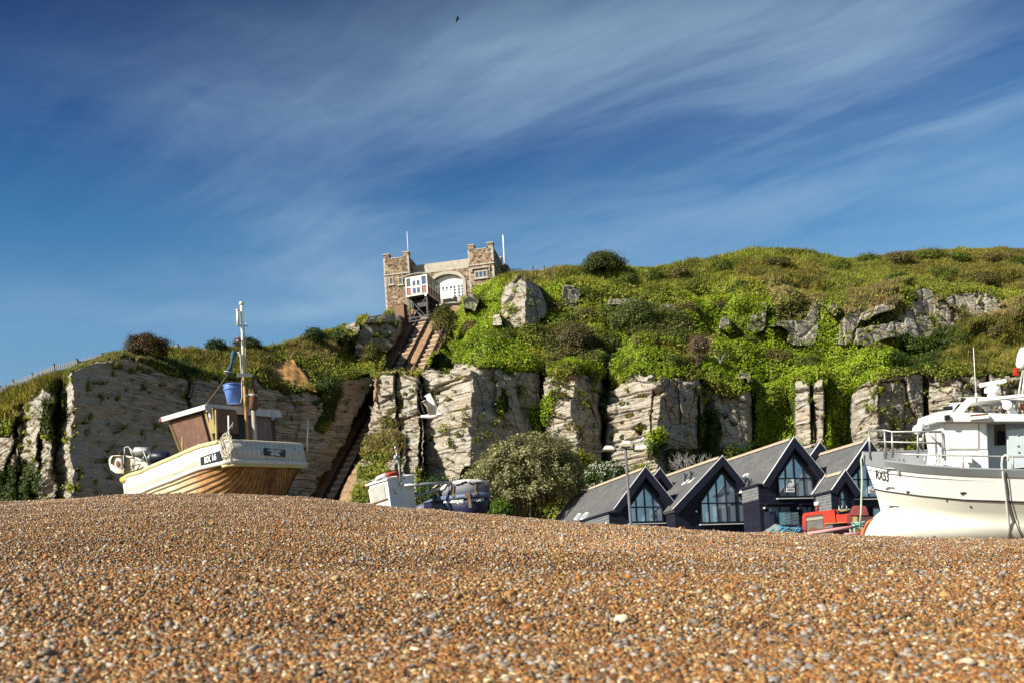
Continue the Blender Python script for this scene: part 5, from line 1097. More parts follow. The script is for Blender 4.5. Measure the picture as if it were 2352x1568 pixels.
# clinker bottom
def zk(x): return zs(x)+float(np.interp(x, [0, .10, .26, .5, .9, 1.6, 6.5, 8, LB], [-.04, -.55, -1.15, -1.5, -1.75, -1.85, -1.8, -1.3, -.5]))
NP = 13; stx = np.concatenate([np.linspace(0, 1.2, 14)**1.0*np.linspace(.3, 1, 14), np.linspace(1.4, LB, 34)])
def hp(x, q, off):
    bb = half(x) if x > .3 else float(np.interp(x, [0, .01, .06, .18, .3], [1.3, 1.3, 1.62, 1.8, 1.83])); h_ = zs(x)-zk(x); w_ = min(1, x/1.5)**1.2
    yf, zf_ = math.cos(q*math.pi/2)**.36, math.sin(q*math.pi/2)**1.05; yh, zh = (1-q)**.9, q**1.15
    y = bb*(yf*w_+yh*(1-w_)); z = zs(x)-h_*(zf_*w_+zh*(1-w_)); return (x-off*.25*(1-w_), y+off*.75, z-off*.55)
for_hull = MB()
for sg in (1, -1):
    R_ = []
    for k in range(NP):
        for q, of in ((k/NP, .0), ((k+1)/NP, .05)): R_.append([(p[0], sg*p[1], p[2]) for p in (hp(x, q, of) for x in stx)])
    for_hull.grid(R_)
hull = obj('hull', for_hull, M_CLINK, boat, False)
lap_shade = hull.data.attributes.new('lap_shade', 'FLOAT', 'POINT'); lap_shade.data.foreach_set('value', np.tile(np.repeat(np.tile([0.0, 1.0], NP), len(stx)), 2).astype(np.float32))
m = MB(); m.beam((.0, 0, zs(0)-.02), (.36, 0, zs(0)-1.3), .20, .16, (0, 1, 0)); m.beam((.36, 0, zs(0)-1.3), (.75, 0, zk(2)-.15), .20, .16, (0, 1, 0)); m.box((4.5, 0, zk(3)-.1), (7.5, .2, .25)); obj('sternpost', m, M_CLINK, boat)
# strakes and rails round the hull
def run(t0, t1, zf_, off, both=True, dz=0.0):
    pts = [(outl(t)[0]-off*(1 if outl(t)[0] < .1 else 0), outl(t)[1]*1.0+off*(1 if outl(t)[0] > .02 else 0), zf_(outl(t)[0])+dz) for t in T if t0 <= t <= t1]
    return ([(x, -y, z) for x, y, z in reversed(pts)][:-1] if both else [])+pts
m = MB(); m.tube(run(0, tq+.02, zs, .04), .10, 8); obj('strake', m, M_BW, boat, True)
m = MB(); m.tube(run(0, tq+.02, zs, .05, dz=-.13), .055, 8); obj('strake_edge', m, M_YELO, boat, True)
for sg in (1, -1):
    m = MB(); m.tube([(x, sg*y, z) for x, y, z in run(tq, 1, zs, .03, False, -.02)], .085, 8); obj('strake', m, M_BW, boat, True)
    m = MB(); m.tube([(x, sg*y, z) for x, y, z in run(tq+.02, .985, zg, .0, False, .02)], .085, 8); obj('gunwale', m, M_YELO, boat, True)
m = MB(); m.tube(run(0, tq+.03, zg, .0, dz=.01), .05, 8); obj('gunwale', m, M_BW, boat, True)
m = MB(); m.tube(run(0, tq+.03, zg, -.02, dz=.055), .022, 6); obj('gunwale_edge', m, M_YEL, boat, True)
a = b1(160, 1338, 1, .25); c = b1(265, 1318, 1, .75); m = MB(); m.tube([a, a.lerp(c, .5)+Vector((0, .06, .02)), c], [.14, .15, .13], 10); obj('bow_fender', m, M_YEL, boat, True)
# boards with lettering
def hullplate(name, corners, mat, y, par=boat, ax=1, th=.03):
    c = [b1(x, yy, ax, y) for x, yy in corners]; nr = Vector((0, 1, 0)) if ax == 1 else Vector((-1, 0, 0)); m = MB(); m.prism(c, nr*th); return obj(name, m, mat, par, bevel=.006), c, nr
pl, c, nr = hullplate('number_board', [(702, 1180), (838, 1133), (846, 1196), (709, 1245)], M_NAVY, 1.975)
ctr = (c[0]+c[1]+c[2]+c[3])/4+nr*.036; h_ = (c[0]-c[3]).length
text('lettering', 'RX 16', M_LET, pl, basis(ctr-(c[0]-c[3])*.02, (c[1]-c[0]), (c[0]-c[3])), h_*.86, shear=.12, offset=.012, sx=.92)
cz = [b1(*p, 0, -.05) for p in ((1140, 1114), (1290, 1128), (1289, 1178), (1141, 1165))]; m = MB(); m.prism(cz, Vector((-.03, 0, 0))); pl = obj('name_board', m, M_NAVY, boat)
ctr = sum(cz, Vector())/4-Vector((.036, 0, 0)); xd = cz[1]-cz[0]; yd_ = cz[0]-cz[3]; h_ = yd_.length; dwn = yd_.normalized()
text('lettering', '~ OUR LADY ~', M_LET, pl, basis(ctr+dwn*h_*.23, xd, yd_), h_*.40, offset=.004)
text('lettering', 'HASTINGS', M_LET, pl, basis(ctr-dwn*h_*.09, xd, yd_), h_*.27, offset=.004)
text('lettering', 'PORT OF RYE', M_LET, pl, basis(ctr-dwn*h_*.33, xd, yd_), h_*.27, offset=.004)
# scuppers and patches on the side
for (x, y, w_, h_) in ((553, 1265, .22, .06), (395, 1375, .25, .03), (450, 1350, .25, .03)):
    p_ = b1(x, y, 1, 1.88 if x > 500 else 1.66); m = MB(); m.box(p_, (w_, .05, h_)); obj('scupper', m, M_DKBRN, boat)
# deck
m = MB(); dk = [(outl(t)[0], outl(t)[1]*.97) for t in T if t < .97]; m.add([(x, y, zg(x)-.75) for x, y in dk]+[(x, -y, zg(x)-.75) for x, y in reversed(dk)][:-1], [tuple(range(2*len(dk)-1))]); obj('deck', m, M_DKBRN, boat)
# wheelhouse, its walls leaning outwards to the roof
XW = 1.6; zdk = zg(2)-.7
c1 = b1(745, 850, 0, XW); c2 = b1(1215, 858, 0, XW); YL, YR = c1.y, c2.y; ZR = (c1.z+c2.z)/2-.06; YB, YBR = YL-.42, YR+.15; LC = 2.35
def lean(x, side, z):   # wall point
    f = (z-zdk)/(ZR-zdk); return (YB+(YL-YB)*f) if side > 0 else (YBR+(YR-YBR)*f)
wh = MB(); fx = XW+LC
wh.hexa([(XW, YB, zdk), (XW, YBR, zdk), (fx-.35, YBR, zdk), (fx-.35, YB, zdk)], [(XW, YL, ZR), (XW, YR, ZR), (fx, YR, ZR), (fx, YL, ZR)]); whs = obj('wheelhouse', wh, M_DKBRN, boat)
def onport(x, z, o=.0): return Vector((x, lean(x, 1, z)+o, z))
m = MB(); zt_, zb_ = ZR-.10, zg(2.5)+.02
m.hexa([onport(XW+.28, zb_, .01), onport(fx-.35, zb_, .01), onport(fx-.14, zt_, .01), onport(XW+.28, zt_, .01)], [onport(XW+.28, zb_, .05), onport(fx-.35, zb_, .05), onport(fx-.14, zt_, .05), onport(XW+.28, zt_, .05)]); sh_ = obj('shutter', m, M_BRNPLY, whs)
m = MB()
for (xa, za), (xb, zb2) in (((XW+.3, zb_), (XW+.3, zt_)), ((XW+.3, zt_), (fx-.16, zt_)), ((fx-.36, zb_), (fx-.16, zt_))): m.beam(onport(xa, za, .055), onport(xb, zb2, .055), .035, .03)
obj('shutter_edge', m, M_DKBRN, whs)
m = MB(); m.beam(onport(XW+.24, zb_+.02, .08), onport(fx-.3, zb_+.02, .08), .06, .05); m.beam(onport(XW+.2, zb_-.1, .06), onport(fx-.34, zb_-.1, .06), .10, .10); obj('shutter_ledge', m, M_RUST, whs)
m = MB(); m.beam(onport(XW+.04, zdk, .03), onport(XW+.04, ZR, .03), .10, .10); m.beam(onport(fx-.32, zdk+.2, .03), onport(fx-.02, ZR, .03), .06, .08); obj('corner_post', m, M_OCHW, whs)
# roof with grey flaking edge
m = MB(); m.hexa([(XW-.14, YL+.16, ZR), (XW-.14, YR-.14, ZR), (fx+.22, YR-.14, ZR-.05), (fx+.22, YL+.16, ZR-.05)], [(XW-.14, YL+.16, ZR+.13), (XW-.14, YR-.14, ZR+.13), (fx+.22, YR-.14, ZR+.08), (fx+.22, YL+.16, ZR+.08)]); rf = obj('roof', m, M_GREYW, boat)
m = MB(); m.box((XW-.165, (YL+YR)/2, ZR+.01), (.05, YL-YR+.3, .28)); m.box((XW+LC/2, YL+.18, ZR+.04), (LC+.35, .05, .17)); obj('fascia', m, M_GREYW, rf)
m = MB(); m.box((fx+.2, YL+.16, ZR+.02), (.12, .14, .13)); obj('port_lamp', m, M_RED, rf)
# back wall: grey door panel, and flat black panel painted for the dark recess
for xa, xb, ya, yb, mt in ((1035, 1180, 872, 1052, M_DKBRN), (955, 1008, 872, 1050, M_BLK)):
    pa, pb = b1(xa, yb, 0, XW-.02), b1(xb, ya, 0, XW-.02); m = MB(); m.box((XW-.015, (pa.y+pb.y)/2, (pa.z+pb.z)/2), (.04, abs(pa.y-pb.y), abs(pb.z-pa.z))); obj('door', m, mt if mt is M_BLK else paint('grey_door', (.17, .13, .125), .3, 2, .7, stain=(.36, .32, .30), stain_amt=.5), whs)
pa, pb = b1(806, 1008, 0, 1.32), b1(950, 850, 0, 1.32); m = MB(); m.box((1.45, (pa.y+pb.y)/2, (pa.z+pb.z)/2), (.26, abs(pa.y-pb.y), pb.z-pa.z)); obj('locker', m, M_BRNPLY, boat)
m = MB(); m.box((1.45, pa.y+.015 if pa.y > pb.y else pb.y+.015, (pa.z+pb.z)/2), (.28, .03, pb.z-pa.z+.02)); obj('locker_side', m, M_OCHW, boat)
for (xa, ya) in ((775, 880), (1200, 885)):
    p_ = b1(xa, ya, 0, XW-.15); m = MB(); m.box(p_, (.12, .17, .28)); m.tube([p_-Vector((0, 0, .14)), p_-Vector((0, 0, .2))], .06, 8); obj('lamp', m, M_GREY, whs, bevel=.015)
for (xa, xb, ya, yb, mt) in ((808, 815, 850, 1095, M_OCHW), (688, 692, 1090, 1140, M_YEL)):
    pa, pb = b1(xa, ya, 1, 1.4), b1(xb, yb, 1, 1.5); m = MB(); m.beam(pa, pb, .07, .07); obj('stanchion', m, mt, boat)
# mast, aerials, exhaust
mb_, mt_ = b1(1017, 1056, 0, 1.15), b1(985, 104, 0, 1.05)
m = MB(); m.tube([mb_-Vector((0, 0, .9)), mb_.lerp(mt_, .47)], [.062, .056], 12); mast = obj('mast', m, paint('ochre_mast', (.42, .235, .07), .3, 2, .7, stain=(.28, .11, .04), stain_amt=.5), boat, True)
m = MB(); m.tube([mb_.lerp(mt_, .47), mt_], [.056, .05], 12); m.lathe(mt_, (0, 0, 1), ((-.1, .085), (0, .085), (.02, .03)), 10); obj('upper_mast', m, M_BW, mast, True)
def mp_(x, y, d=0.0): return b1(x, y, 0, 1.08-d)
a, c = mp_(955, 608, .1), mp_(1060, 608, .1); m = MB(); m.beam(a, c, .05, .11); obj('crosstree', m, M_BW, mast)
a, c = mp_(950, 265), mp_(1022, 265); m = MB(); m.beam(a, c, .04, .04); m.tube([c+Vector((0, 0, -.05)), c+Vector((0, 0, .12))], .025, 6); obj('spreader', m, M_STEEL, mast)
m = MB(); a = mp_(962, 262); c = mp_(958, 160); m.tube([a, c], [.05, .045], 8); m.lathe(c, (0, 0, 1), ((-.03, .06), (.03, .06)), 8); obj('aerial', m, M_BW, mast, True)
a = mp_(963, 372); m = MB(); m.tube([a, mp_(990, 372)], .02, 6); m.lathe(a, (0, 0, 1), ((-.02, .06), (.03, .05), (.12, .05), (.14, .03)), 8); obj('masthead_lamp', m, M_RED, mast)
a = mp_(968, 470); m = MB(); m.tube([a, mp_(992, 470)], .025, 6); m.lathe(a, (0, 0, 1), ((-.05, .04), (.1, .055), (.12, .03)), 8); obj('bracket', m, M_BW, mast)
m = MB(); m.tube([mp_(975, 460, .1), mp_(985, 600, .12), mp_(990, 760, .2), mp_(980, 800, .2)], .014, 5); m.tube([mp_(1005, 270, .05), mp_(1010, 330, .06), mp_(1018, 600, .1)], .012, 5); obj('cable', m, M_BW, mast, True)
e0, e1_, e2, e3 = mp_(1073, 1055, .1), mp_(1068, 852, .1), mp_(1063, 697, .1), mp_(1063, 640, .1)
m = MB(); m.tube([e0-Vector((0, 0, .6)), e1_], .085, 10); ex = obj('exhaust_pipe', m, paint('pale_pipe', (.36, .32, .26), .3, 2, .7, stain=(.22, .13, .08), stain_amt=.5), boat, True)
m = MB(); m.lathe(e1_, (e2-e1_), ((0, .10), (.03, .165), ((e2-e1_).length-.03, .165), ((e2-e1_).length, .09)), 14); obj('silencer', m, M_RUST, ex, True)
c = e1_.lerp(e2, .66); m = MB(); m.lathe(c, (e2-e1_), ((-.035, .172), (.035, .172)), 14); m.beam(c, mp_(1018, 748, .05), .03, .05); obj('band', m, M_GREY, ex)
m = MB(); m.tube([e2-Vector((0, 0, .05)), e3, mp_(1072, 632, .1)+Vector((0, -.02, .05)), mp_(1090, 634, .1)+Vector((0, 0, .1))], [.06, .06, .06, .055], 10); obj('tailpipe', m, M_RUST, ex, True)
# posts round the deck
for (xa, ya, xb, yb, ax, v, mt) in ((572, 1185, 573, 1038, 1, 1.75, M_OCHW), (895, 1120, 895, 890, 1, 1.72, M_BW), (1448, 1088, 1449, 913, 1, -1.72, M_BW)):
    pa = b1(xa, ya, ax, v) if v > 0 else b1(1436, 1088, 0, .3); pb = b1(xb, yb, 0, pa.x); m = MB(); m.tube([pa-Vector((0, 0, .3)), pb], [.035, .03], 8); obj('post', m, mt, boat, True)
# net hauler over the bow
hb = z6
hy = .1; bz = lambda x, y, d=0.0: B.hit(zb(x, y), 1, hy+d)
pa = bz(345, 1265); sc = (bz(345, 1000)-bz(345, 1265)).length/265
hau = boat
m = MB(); pan = [(85, 1100), (85, 1040), (115, 990), (190, 985), (330, 985), (480, 1010), (560, 1050), (650, 1110), (655, 1150), (600, 1170), (480, 1200), (330, 1240), (180, 1240), (110, 1190)]
m.prism([bz(*p) for p in pan], (0, .10, 0)); hp_ = obj('net_hauler', m, paint('cream_steel', (.56, .51, .40), .2, 2, .6, stain=(.30, .20, .12), stain_amt=.58), boat, bevel=.02)
m = MB(); pan = [(82, 1100), (84, 1040), (115, 990), (190, 985), (270, 985), (275, 1240), (180, 1240), (110, 1190)]; r_ = [[bz(*p, .10) for p in pan], [bz(*p, .34) for p in pan]]; m.grid(r_); obj('guard', m, M_BW, hp_, True, solid=.03)
for (x, y, r, d0, d1, mt, nm) in ((275, 1105, 78, .1, .30, M_BW, 'rim'), (285, 1110, 52, .1, .33, M_RUST, 'drum'), (315, 1225, 38, .08, .22, M_OCHW, 'pulley')):
    c = bz(x, y); m = MB(); R0 = r*sc; m.lathe(c, (0, 1, 0), ((d0, R0*.9), (d0+.02, R0), (d1-.02, R0), (d1, R0*.8)), 22); obj(nm, m, mt, hp_, True)
for (x, y, r, L_, mt) in ((450, 925, 66, .55, M_STEEL), (675, 1010, 80, .75, M_NAVY)):
    c = bz(x, y, .02); dd_ = Vector((-.75, -.62, -.1)).normalized(); R0 = r*sc
    m = MB(); m.lathe(c, dd_, ((-.02, R0*.75), (0, R0), (L_*.9, R0), (L_, R0*.7)), 20); dr = obj('roller', m, mt, hp_, True)
    m = MB(); m.lathe(c-dd_*.02, -dd_, ((0, R0*.92), (.02, R0*.9), (.03, R0*.45), (.05, R0*.4), (.12, R0*.22)), 18); obj('end_cap', m, M_BW if mt is M_STEEL else M_STEEL, dr, True)
m = MB()
for a, b in (((285, 1005), (285, 870)), ((285, 870), (345, 855)), ((345, 855), (425, 1030)), ((425, 1030), (415, 1175)), ((285, 1010), (410, 1015)), ((345, 860), (420, 935)), ((550, 885), (645, 1140)), ((550, 885), (610, 900)), ((560, 890), (570, 1000)), ((570, 1000), (540, 1055)), ((400, 1060), (400, 1170)), ((540, 1060), (440, 1040))):
    m.tube([bz(*a, .14), bz(*b, .14)], 9*sc*.9, 6)
obj('hauler_frame', m, M_STEEL, hp_, True)
m = MB(); m.tube([bz(255, 1100, .36), bz(300, 1130, .4), bz(400, 1140, .3), bz(500, 1110, .25)], .02, 6); m.tube([bz(260, 1110, .36), bz(300, 1200, .36), bz(380, 1250, .3), bz(450, 1220, .25), bz(520, 1110, .2)], .02, 6); m.tube([bz(255, 1095, .37), bz(285, 1180, .37)], .018, 6); obj('hose', m, M_BLK, hp_, True)
m = MB(); m.tube([bz(610, 1120, -.2), bz(600, 1240, -.2)], .045, 8); m.tube([bz(330, 1200, -.2), bz(345, 1290, -.2)], .05, 8); m.tube([bz(212, 990, -.1), bz(216, 935, -.1)], .03, 8); obj('hauler_post', m, M_RUST, hp_, True)
m = MB(); m.lathe(bz(690, 1130, -.1), (-.75, -.62, -.1), ((0, .12), (.02, .17), (.6, .17), (.62, .1)), 16); obj('roller', m, M_BLK, hp_, True)
# blue bucket on the roof
bk0 = b1(933, 803, 0, XW+.35); bkt = b1(929, 678, 0, XW+.35); hgt = (bkt-bk0).z; rb = abs(b1(895, 800, 0, XW+.35).y-b1(975, 800, 0, XW+.35).y)/2
M_BLUE = paint('blue_plastic', (.10, .20, .52), .06, 2, .4)
bw = B.M @ bk0; bu = thing('bucket', 'blue plastic bucket standing on the wheelhouse roof of the old wooden boat', 'bucket', bw, B.rot)
m = MB(); m.lathe((0, 0, 0), (0, 0, 1), ((0, rb*.92), (hgt*.86, rb*1.14), (hgt, rb*1.18), (hgt, rb*1.08), (hgt*.1, rb*.85)), 28); obj('body', m, M_BLUE, bu, True)
m = MB(); m.lathe((0, 0, hgt*.72), (0, 0, 1), ((0, rb*1.13), (0.01, rb*1.24), (.05, rb*1.25), (.06, rb*1.15)), 28); m.lathe((0, 0, hgt*.955), (0, 0, 1), ((0, rb*1.18), (.01, rb*1.24), (.04, rb*1.24), (.05, rb*1.18)), 28); obj('rim', m, M_BLUE, bu, True)
# rope coil hung on the quarter
cc = b1(890, 1100, 1, 2.0); rc = thing('rope_coil', 'tangled pale rope hung over the quarter of the old wooden boat', 'rope', B.M @ cc, B.rot); m = MB(); rng = random.Random(11)
for k in range(11):
    a0 = rng.uniform(0, 6.28); rx, rz = rng.uniform(.16, .34), rng.uniform(.2, .42); ox, oz = rng.uniform(-.1, .1), rng.uniform(-.1, .12)
    m.tube([Vector((ox+rx*math.cos(a0+t_*.42), rng.uniform(-.03, .09), oz+rz*math.sin(a0+t_*.42)*(1.0 if math.sin(a0+t_*.42) > 0 else 1.2))) for t_ in range(16)], .014, 5)
m.tube([Vector((.1, .0, .3)), Vector((-.1, 0, .5)), Vector((-.3, -.1, .75)), Vector((-.25, -.15, .8)), Vector((-.2, -.1, .55))], .018, 5); obj('coil', m, M_ROPE, rc, True)
# net bag and line between mast and roof
p0, p1, p2 = mp_(937, 445, -.1), b1(895, 595, 1, .5), b1(742, 808, 1, YL-.1)
nb = thing('net_bag', 'rolled blue netting hanging on a line beside the old boat mast', 'net', B.M @ p0, B.rot); n = N('blue_net'); h = n.noise(n.obj(), 26, 3, .6); M_NET = n.bsdf(n.ramp(h, (.35, (.012, .04, .075)), (.65, (.05, .14, .20))), .8, 0, .2, n.bump(h, 1, .03))
d = p1-p0; m = MB(); m.tube([d*0, d*.12+Vector((.02, 0, 0)), d*.35, d*.55+Vector((0, -.03, .02)), d*.8, d*.97], [.09, .10, .065, .045, .08, .14], 10); obj('netting', m, M_NET, nb, True)
m = MB(); m.tube([d*.95+Vector((.17*math.cos(t_*.6), .17*math.sin(t_*.6), .03*math.sin(t_))) for t_ in range(12)], .018, 5); obj('hoop', m, M_STEEL, nb, True)
m = MB(); m.tube([d, d.lerp(p2-p0, .5)-Vector((0, 0, .03)), p2-p0], .018, 5); m.tube([d*0, mp_(965, 375)-p0], .012, 5) if False else None; obj('line', m, paint('brown_line', (.20, .12, .08), .2, 5, .9), nb, True)

# ================================================================ white steel boat
M_HW = paint('white_hull', (.73, .73, .71), .04, .6, .35, spec=.5, bump=.03, stain=(.52, .45, .34), stain_amt=.60); n = N('white_hull_rust'); o = n.obj(); a_ = n.ramp(n.noise(n.mapv(o, (3.5, 3.5, .35)), 1.0, 6, .65), (.60, 0.0), (.80, .55)); b_ = n.ramp(n.noise(o, .8, 3, .5), (.45, 0.0), (.65, 1.0)); k = n.mix(n.math('MULTIPLY', a_, b_), (.73, .73, .71), (.40, .26, .13)); k = n.mix(n.ramp(n.noise(o, 7, 5, .7), (.60, 0.0), (.75, .35)), k, (.50, .47, .40)); M_HW = n.bsdf(k, .38, 0, .5)
M_HC = paint('cream_hull', (.57, .56, .49), .08, .8, .45, stain=(.62, .54, .38), stain_amt=.58, bump=.05)
M_GRY = paint('boat_grey', (.23, .25, .265), .08, 1, .45); M_INN = paint('boat_grey_light', (.34, .36, .375), .08, 1, .5); M_BLU = paint('white_bluish_shade', (.42, .48, .53), .06, 1, .45); M_INX = paint('stainless', (.34, .34, .33), .1, 6, .45, .6)
M_ORG = paint('orange_shoe', (.45, .13, .05), .3, 2, .7, stain=(.6, .52, .35), stain_amt=.55)
o_ = P(*z5(100, 893), 33.0); Q = Fr((o_.x, o_.y, o_.z-3.0), math.radians(168.5), math.radians(-7))
wb = thing('fishing_boat', 'white and grey steel fishing boat with radar, cut off by the right edge', 'boat', Q.o, Q.rot)
q5 = lambda x, y, ax, v: Q.hit(z5(x, y), ax, v)
ROWS = [([(100, 893), (150, 888), (244, 888), (252, 942), (500, 970), (800, 993), (1220, 1005), (2300, 1012)], 2.10, 1.2),
        ([(112, 968), (250, 995), (500, 1022), (800, 1043), (1220, 1057), (2300, 1064)], 2.06, 1.5),
        ([(180, 1140), (250, 1155), (500, 1188), (800, 1216), (1220, 1230), (2300, 1236)], 1.95, 2.0),
        ([(205, 1225), (400, 1260), (800, 1295), (1220, 1305), (2300, 1310)], 1.75, 2.2), ([(222, 1292), (400, 1320), (800, 1352), (1220, 1372), (2300, 1380)], 1.55, 2.3),
        ([(192, 1318), (400, 1345), (800, 1378), (1220, 1395), (2300, 1400)], 1.45, 1.9), ([(140, 1368), (400, 1392), (800, 1420), (1220, 1440), (2300, 1446)], 1.25, 1.1), ([(97, 1462), (400, 1480), (800, 1492), (1220, 1503), (2300, 1510)], .95, .75), ([(110, 1540), (400, 1548), (800, 1556), (1220, 1565), (2300, 1570)], .45, .9)]
def hullpt(x, row, f=1.0):
    """where the sight line of z5 column x on this row meets the hull side"""
    c, bm_, en = row; y_ = np.interp(x, [p[0] for p in c], [p[1] for p in c]); st_ = q5(*c[0], 1, 0.0).x; b = .5
    if x <= c[0][0]+.01: return q5(*c[0], 1, 0.0)
    for _ in range(14):
        p = q5(x, y_, 1, b); d = max(st_-p.x, 0); b = .5*b+.5*bm_*(1-math.exp(-d/en))
    return q5(x, y_, 1, b)
def rowpts(row, n_=60):
    c = row[0]; xs0 = c[0][0]; return [hullpt(xs0+(2300-xs0)*(i/n_)**1.9, row) for i in range(n_+1)]
RP = [rowpts(r) for r in ROWS]
# the rail step needs its own columns
st0 = [c for c in (list(np.linspace(100, 243, 12))+[244.5, 251.5]+list(np.linspace(262, 700, 18))+list(np.linspace(740, 2300, 22)))]
RP[0] = [hullpt(x, ROWS[0]) for x in st0]; RP[1] = [hullpt(112+(x-100)*(2300-112)/(2300-100), ROWS[1]) for x in st0]
def mir(r): return [(p.x, -p.y, p.z) for p in r]
def sheets(name, a, b, mat, solid=0):
    for f in (lambda r: r, mir):
        m = MB(); m.grid([f(RP[k]) for k in range(a, b+1)]); obj(name, m, mat, wb, True, solid=solid)
m = MB(); m.grid([RP[0], RP[1]]); obj('bulwark', m, M_GRY, wb, False, solid=.07)
full = [hullpt(x, ([(100, 893), (2300, 905)], 2.1, 1.2)) for x in st0]; full = [Vector((p.x, p.y, max(p.z, q_.z+.0))) for p, q_ in zip(full, RP[0])]
top2 = [(p.x, -p.y, RP[0][0].z+.02-.035*(RP[0][0].x-p.x)) for p in RP[0]]
m = MB(); m.grid([top2, mir(RP[1])]); obj('bulwark', m, M_INN, wb, False, solid=.07)
m = MB(); m.tube(top2, .06, 6); obj('bulwark_cap', m, M_GRY, wb, True)
m = MB(); k_ = 13; m.grid([[(p.x, p.y, p.z+.01) for p in RP[0][:k_]], [(p.x, -p.y, t_[2]+.01) for p, t_ in zip(RP[0][:k_], top2)]]); obj('whaleback', m, M_GRY, wb, False, solid=.03)
sheets('topside', 1, 2, M_HW); sheets('hull', 2, 8, M_HC)
for f in (lambda r: r, mir):
    m = MB(); m.tube([Vector(p)+Vector((0, .012 if Vector(p).y > 0 else -.012, 0)) for p in f(RP[2])], .022, 6); obj('knuckle_line', m, M_BLK, wb, True)
m = MB(); dz_ = RP[1]; m.add([(p.x, p.y*.97, p.z-.15) for p in dz_]+[(p.x, -p.y*.97, p.z-.15) for p in reversed(dz_)], [tuple(range(2*len(dz_)))]); obj('deck', m, M_INN, wb)
shoe = [q5(x, y, 1, 0.0)+Vector((.02, 0, 0)) for x, y in ((178, 1352), (150, 1364), (125, 1385), (108, 1415), (97, 1462), (96, 1520))]
m = MB(); m.tube(shoe, [.05, .06, .07, .075, .075, .07], 8); obj('bow_shoe', m, M_ORG, wb, True)
# letters, grab handles, freeing ports
def onhull(x, y):
    for k in range(len(ROWS)-1):
        y0 = np.interp(x, [p[0] for p in ROWS[k][0]], [p[1] for p in ROWS[k][0]]); y1 = np.interp(x, [p[0] for p in ROWS[k+1][0]], [p[1] for p in ROWS[k+1][0]])
        if y0 <= y <= y1:
            a, b = hullpt(x, ROWS[k]), hullpt(x, ROWS[k+1]); f = (y-y0)/(y1-y0); return q5(x, y, 1, a.y+(b.y-a.y)*f)
    return q5(x, y, 1, 1.5)
t_ = text('lettering', 'RX53', M_BLK, wb, Matrix.Identity(4), 1.0, offset=.012, extrude=0); vv_ = [v.co.copy() for v in t_.data.vertices]
x0_, x1_ = min(v.x for v in vv_), max(v.x for v in vv_); y0_, y1_ = min(v.y for v in vv_), max(v.y for v in vv_)
for v, c in zip(t_.data.vertices, vv_):
    u = (c.x-x0_)/(x1_-x0_); w_ = (c.y-y0_)/(y1_-y0_); v.co = onhull(187+u*88, 1068+u*22-w_*(64+8*u))+Vector((.005, .022, 0))
t_.matrix_local = Matrix.Identity(4)
for x, y in ((292, 995), (285, 1124), (312, 1253)):
    p_ = onhull(x, y); pa, pb = onhull(x-22, y-3), onhull(x+22, y+2); o1 = Vector((0, .07, 0)); m = MB(); m.tube([pa, pa+o1, pb+o1, pb], .013, 6); m.beam(pa+Vector((.12, .02, 0)), pb+Vector((0, .02, .01)), .03, .03); obj('grab_handle', m, M_INX, wb)
for x, y, w_, h_ in ((415, 1159, .09, .05), (800, 1167, .12, .055), (682, 1220, .03, .045), (848, 1262, .03, .05)):
    p_ = onhull(x, y); m = MB(); m.box(p_+Vector((0, .0, 0)), (w_*1.6, .05, h_)); obj('freeing_port', m, M_BLK, wb, bevel=.012)
for x in (430, 590):
    p_ = q5(x, 945, 1, -1.9); m = MB(); m.lathe(p_, (0, 1, 0), ((0, .28), (.012, .28), (.02, .25)), 20)
    for dx in (-.1, .1): m.lathe(p_+Vector((dx, .02, 0)), (0, 1, 0), ((0, .05), (.03, .05)), 10)
    obj('hatch', m, M_INN, wb)
p_ = q5(360, 955, 1, .9); m = MB()
for dx in (-.07, .07): m.tube([p_+Vector((dx, 0, -.35)), p_+Vector((dx, 0, .12))], .05, 10)
m.box(p_+Vector((0, 0, .0)), (.3, .05, .05)); obj('bollard', m, M_INX, wb)
# wheelhouse
YW = 1.25; h5 = lambda x, y, d=0.0: q5(x, y, 1, YW+d)
a, b, c, d = h5(642, 676), h5(672, 866), h5(972, 866), h5(962, 668)
m = MB(); fl = h5(655, 990); fr = h5(975, 1003)
ptsw = [a, b, fl, fr, d]; m.prism([Vector((p.x, YW, p.z)) for p in ptsw], (0, -2*YW, 0)); whs = obj('wheelhouse', m, M_HW, wb, bevel=.02)
m = MB(); pp = [h5(668, 680, .015), h5(690, 858, .015), h5(898, 858, .015), h5(898, 676, .015)]; m.prism(pp, (0, .025, 0)); obj('window_cover', m, M_HW, whs, bevel=.008)
m = MB()
for u, v in (((905, 678), (905, 862)), ((905, 862), (962, 858)), ((962, 858), (958, 672)), ((672, 866), (905, 864))): m.beam(h5(*u, .012), h5(*v, .012), .022, .02)
obj('window_seal', m, M_GREY, whs)
m = MB(); m.prism([h5(835, 905, .02), h5(845, 990, .02), h5(800, 990, .02)], (0, .3, 0)); obj('bracket_plate', m, M_HW, whs)
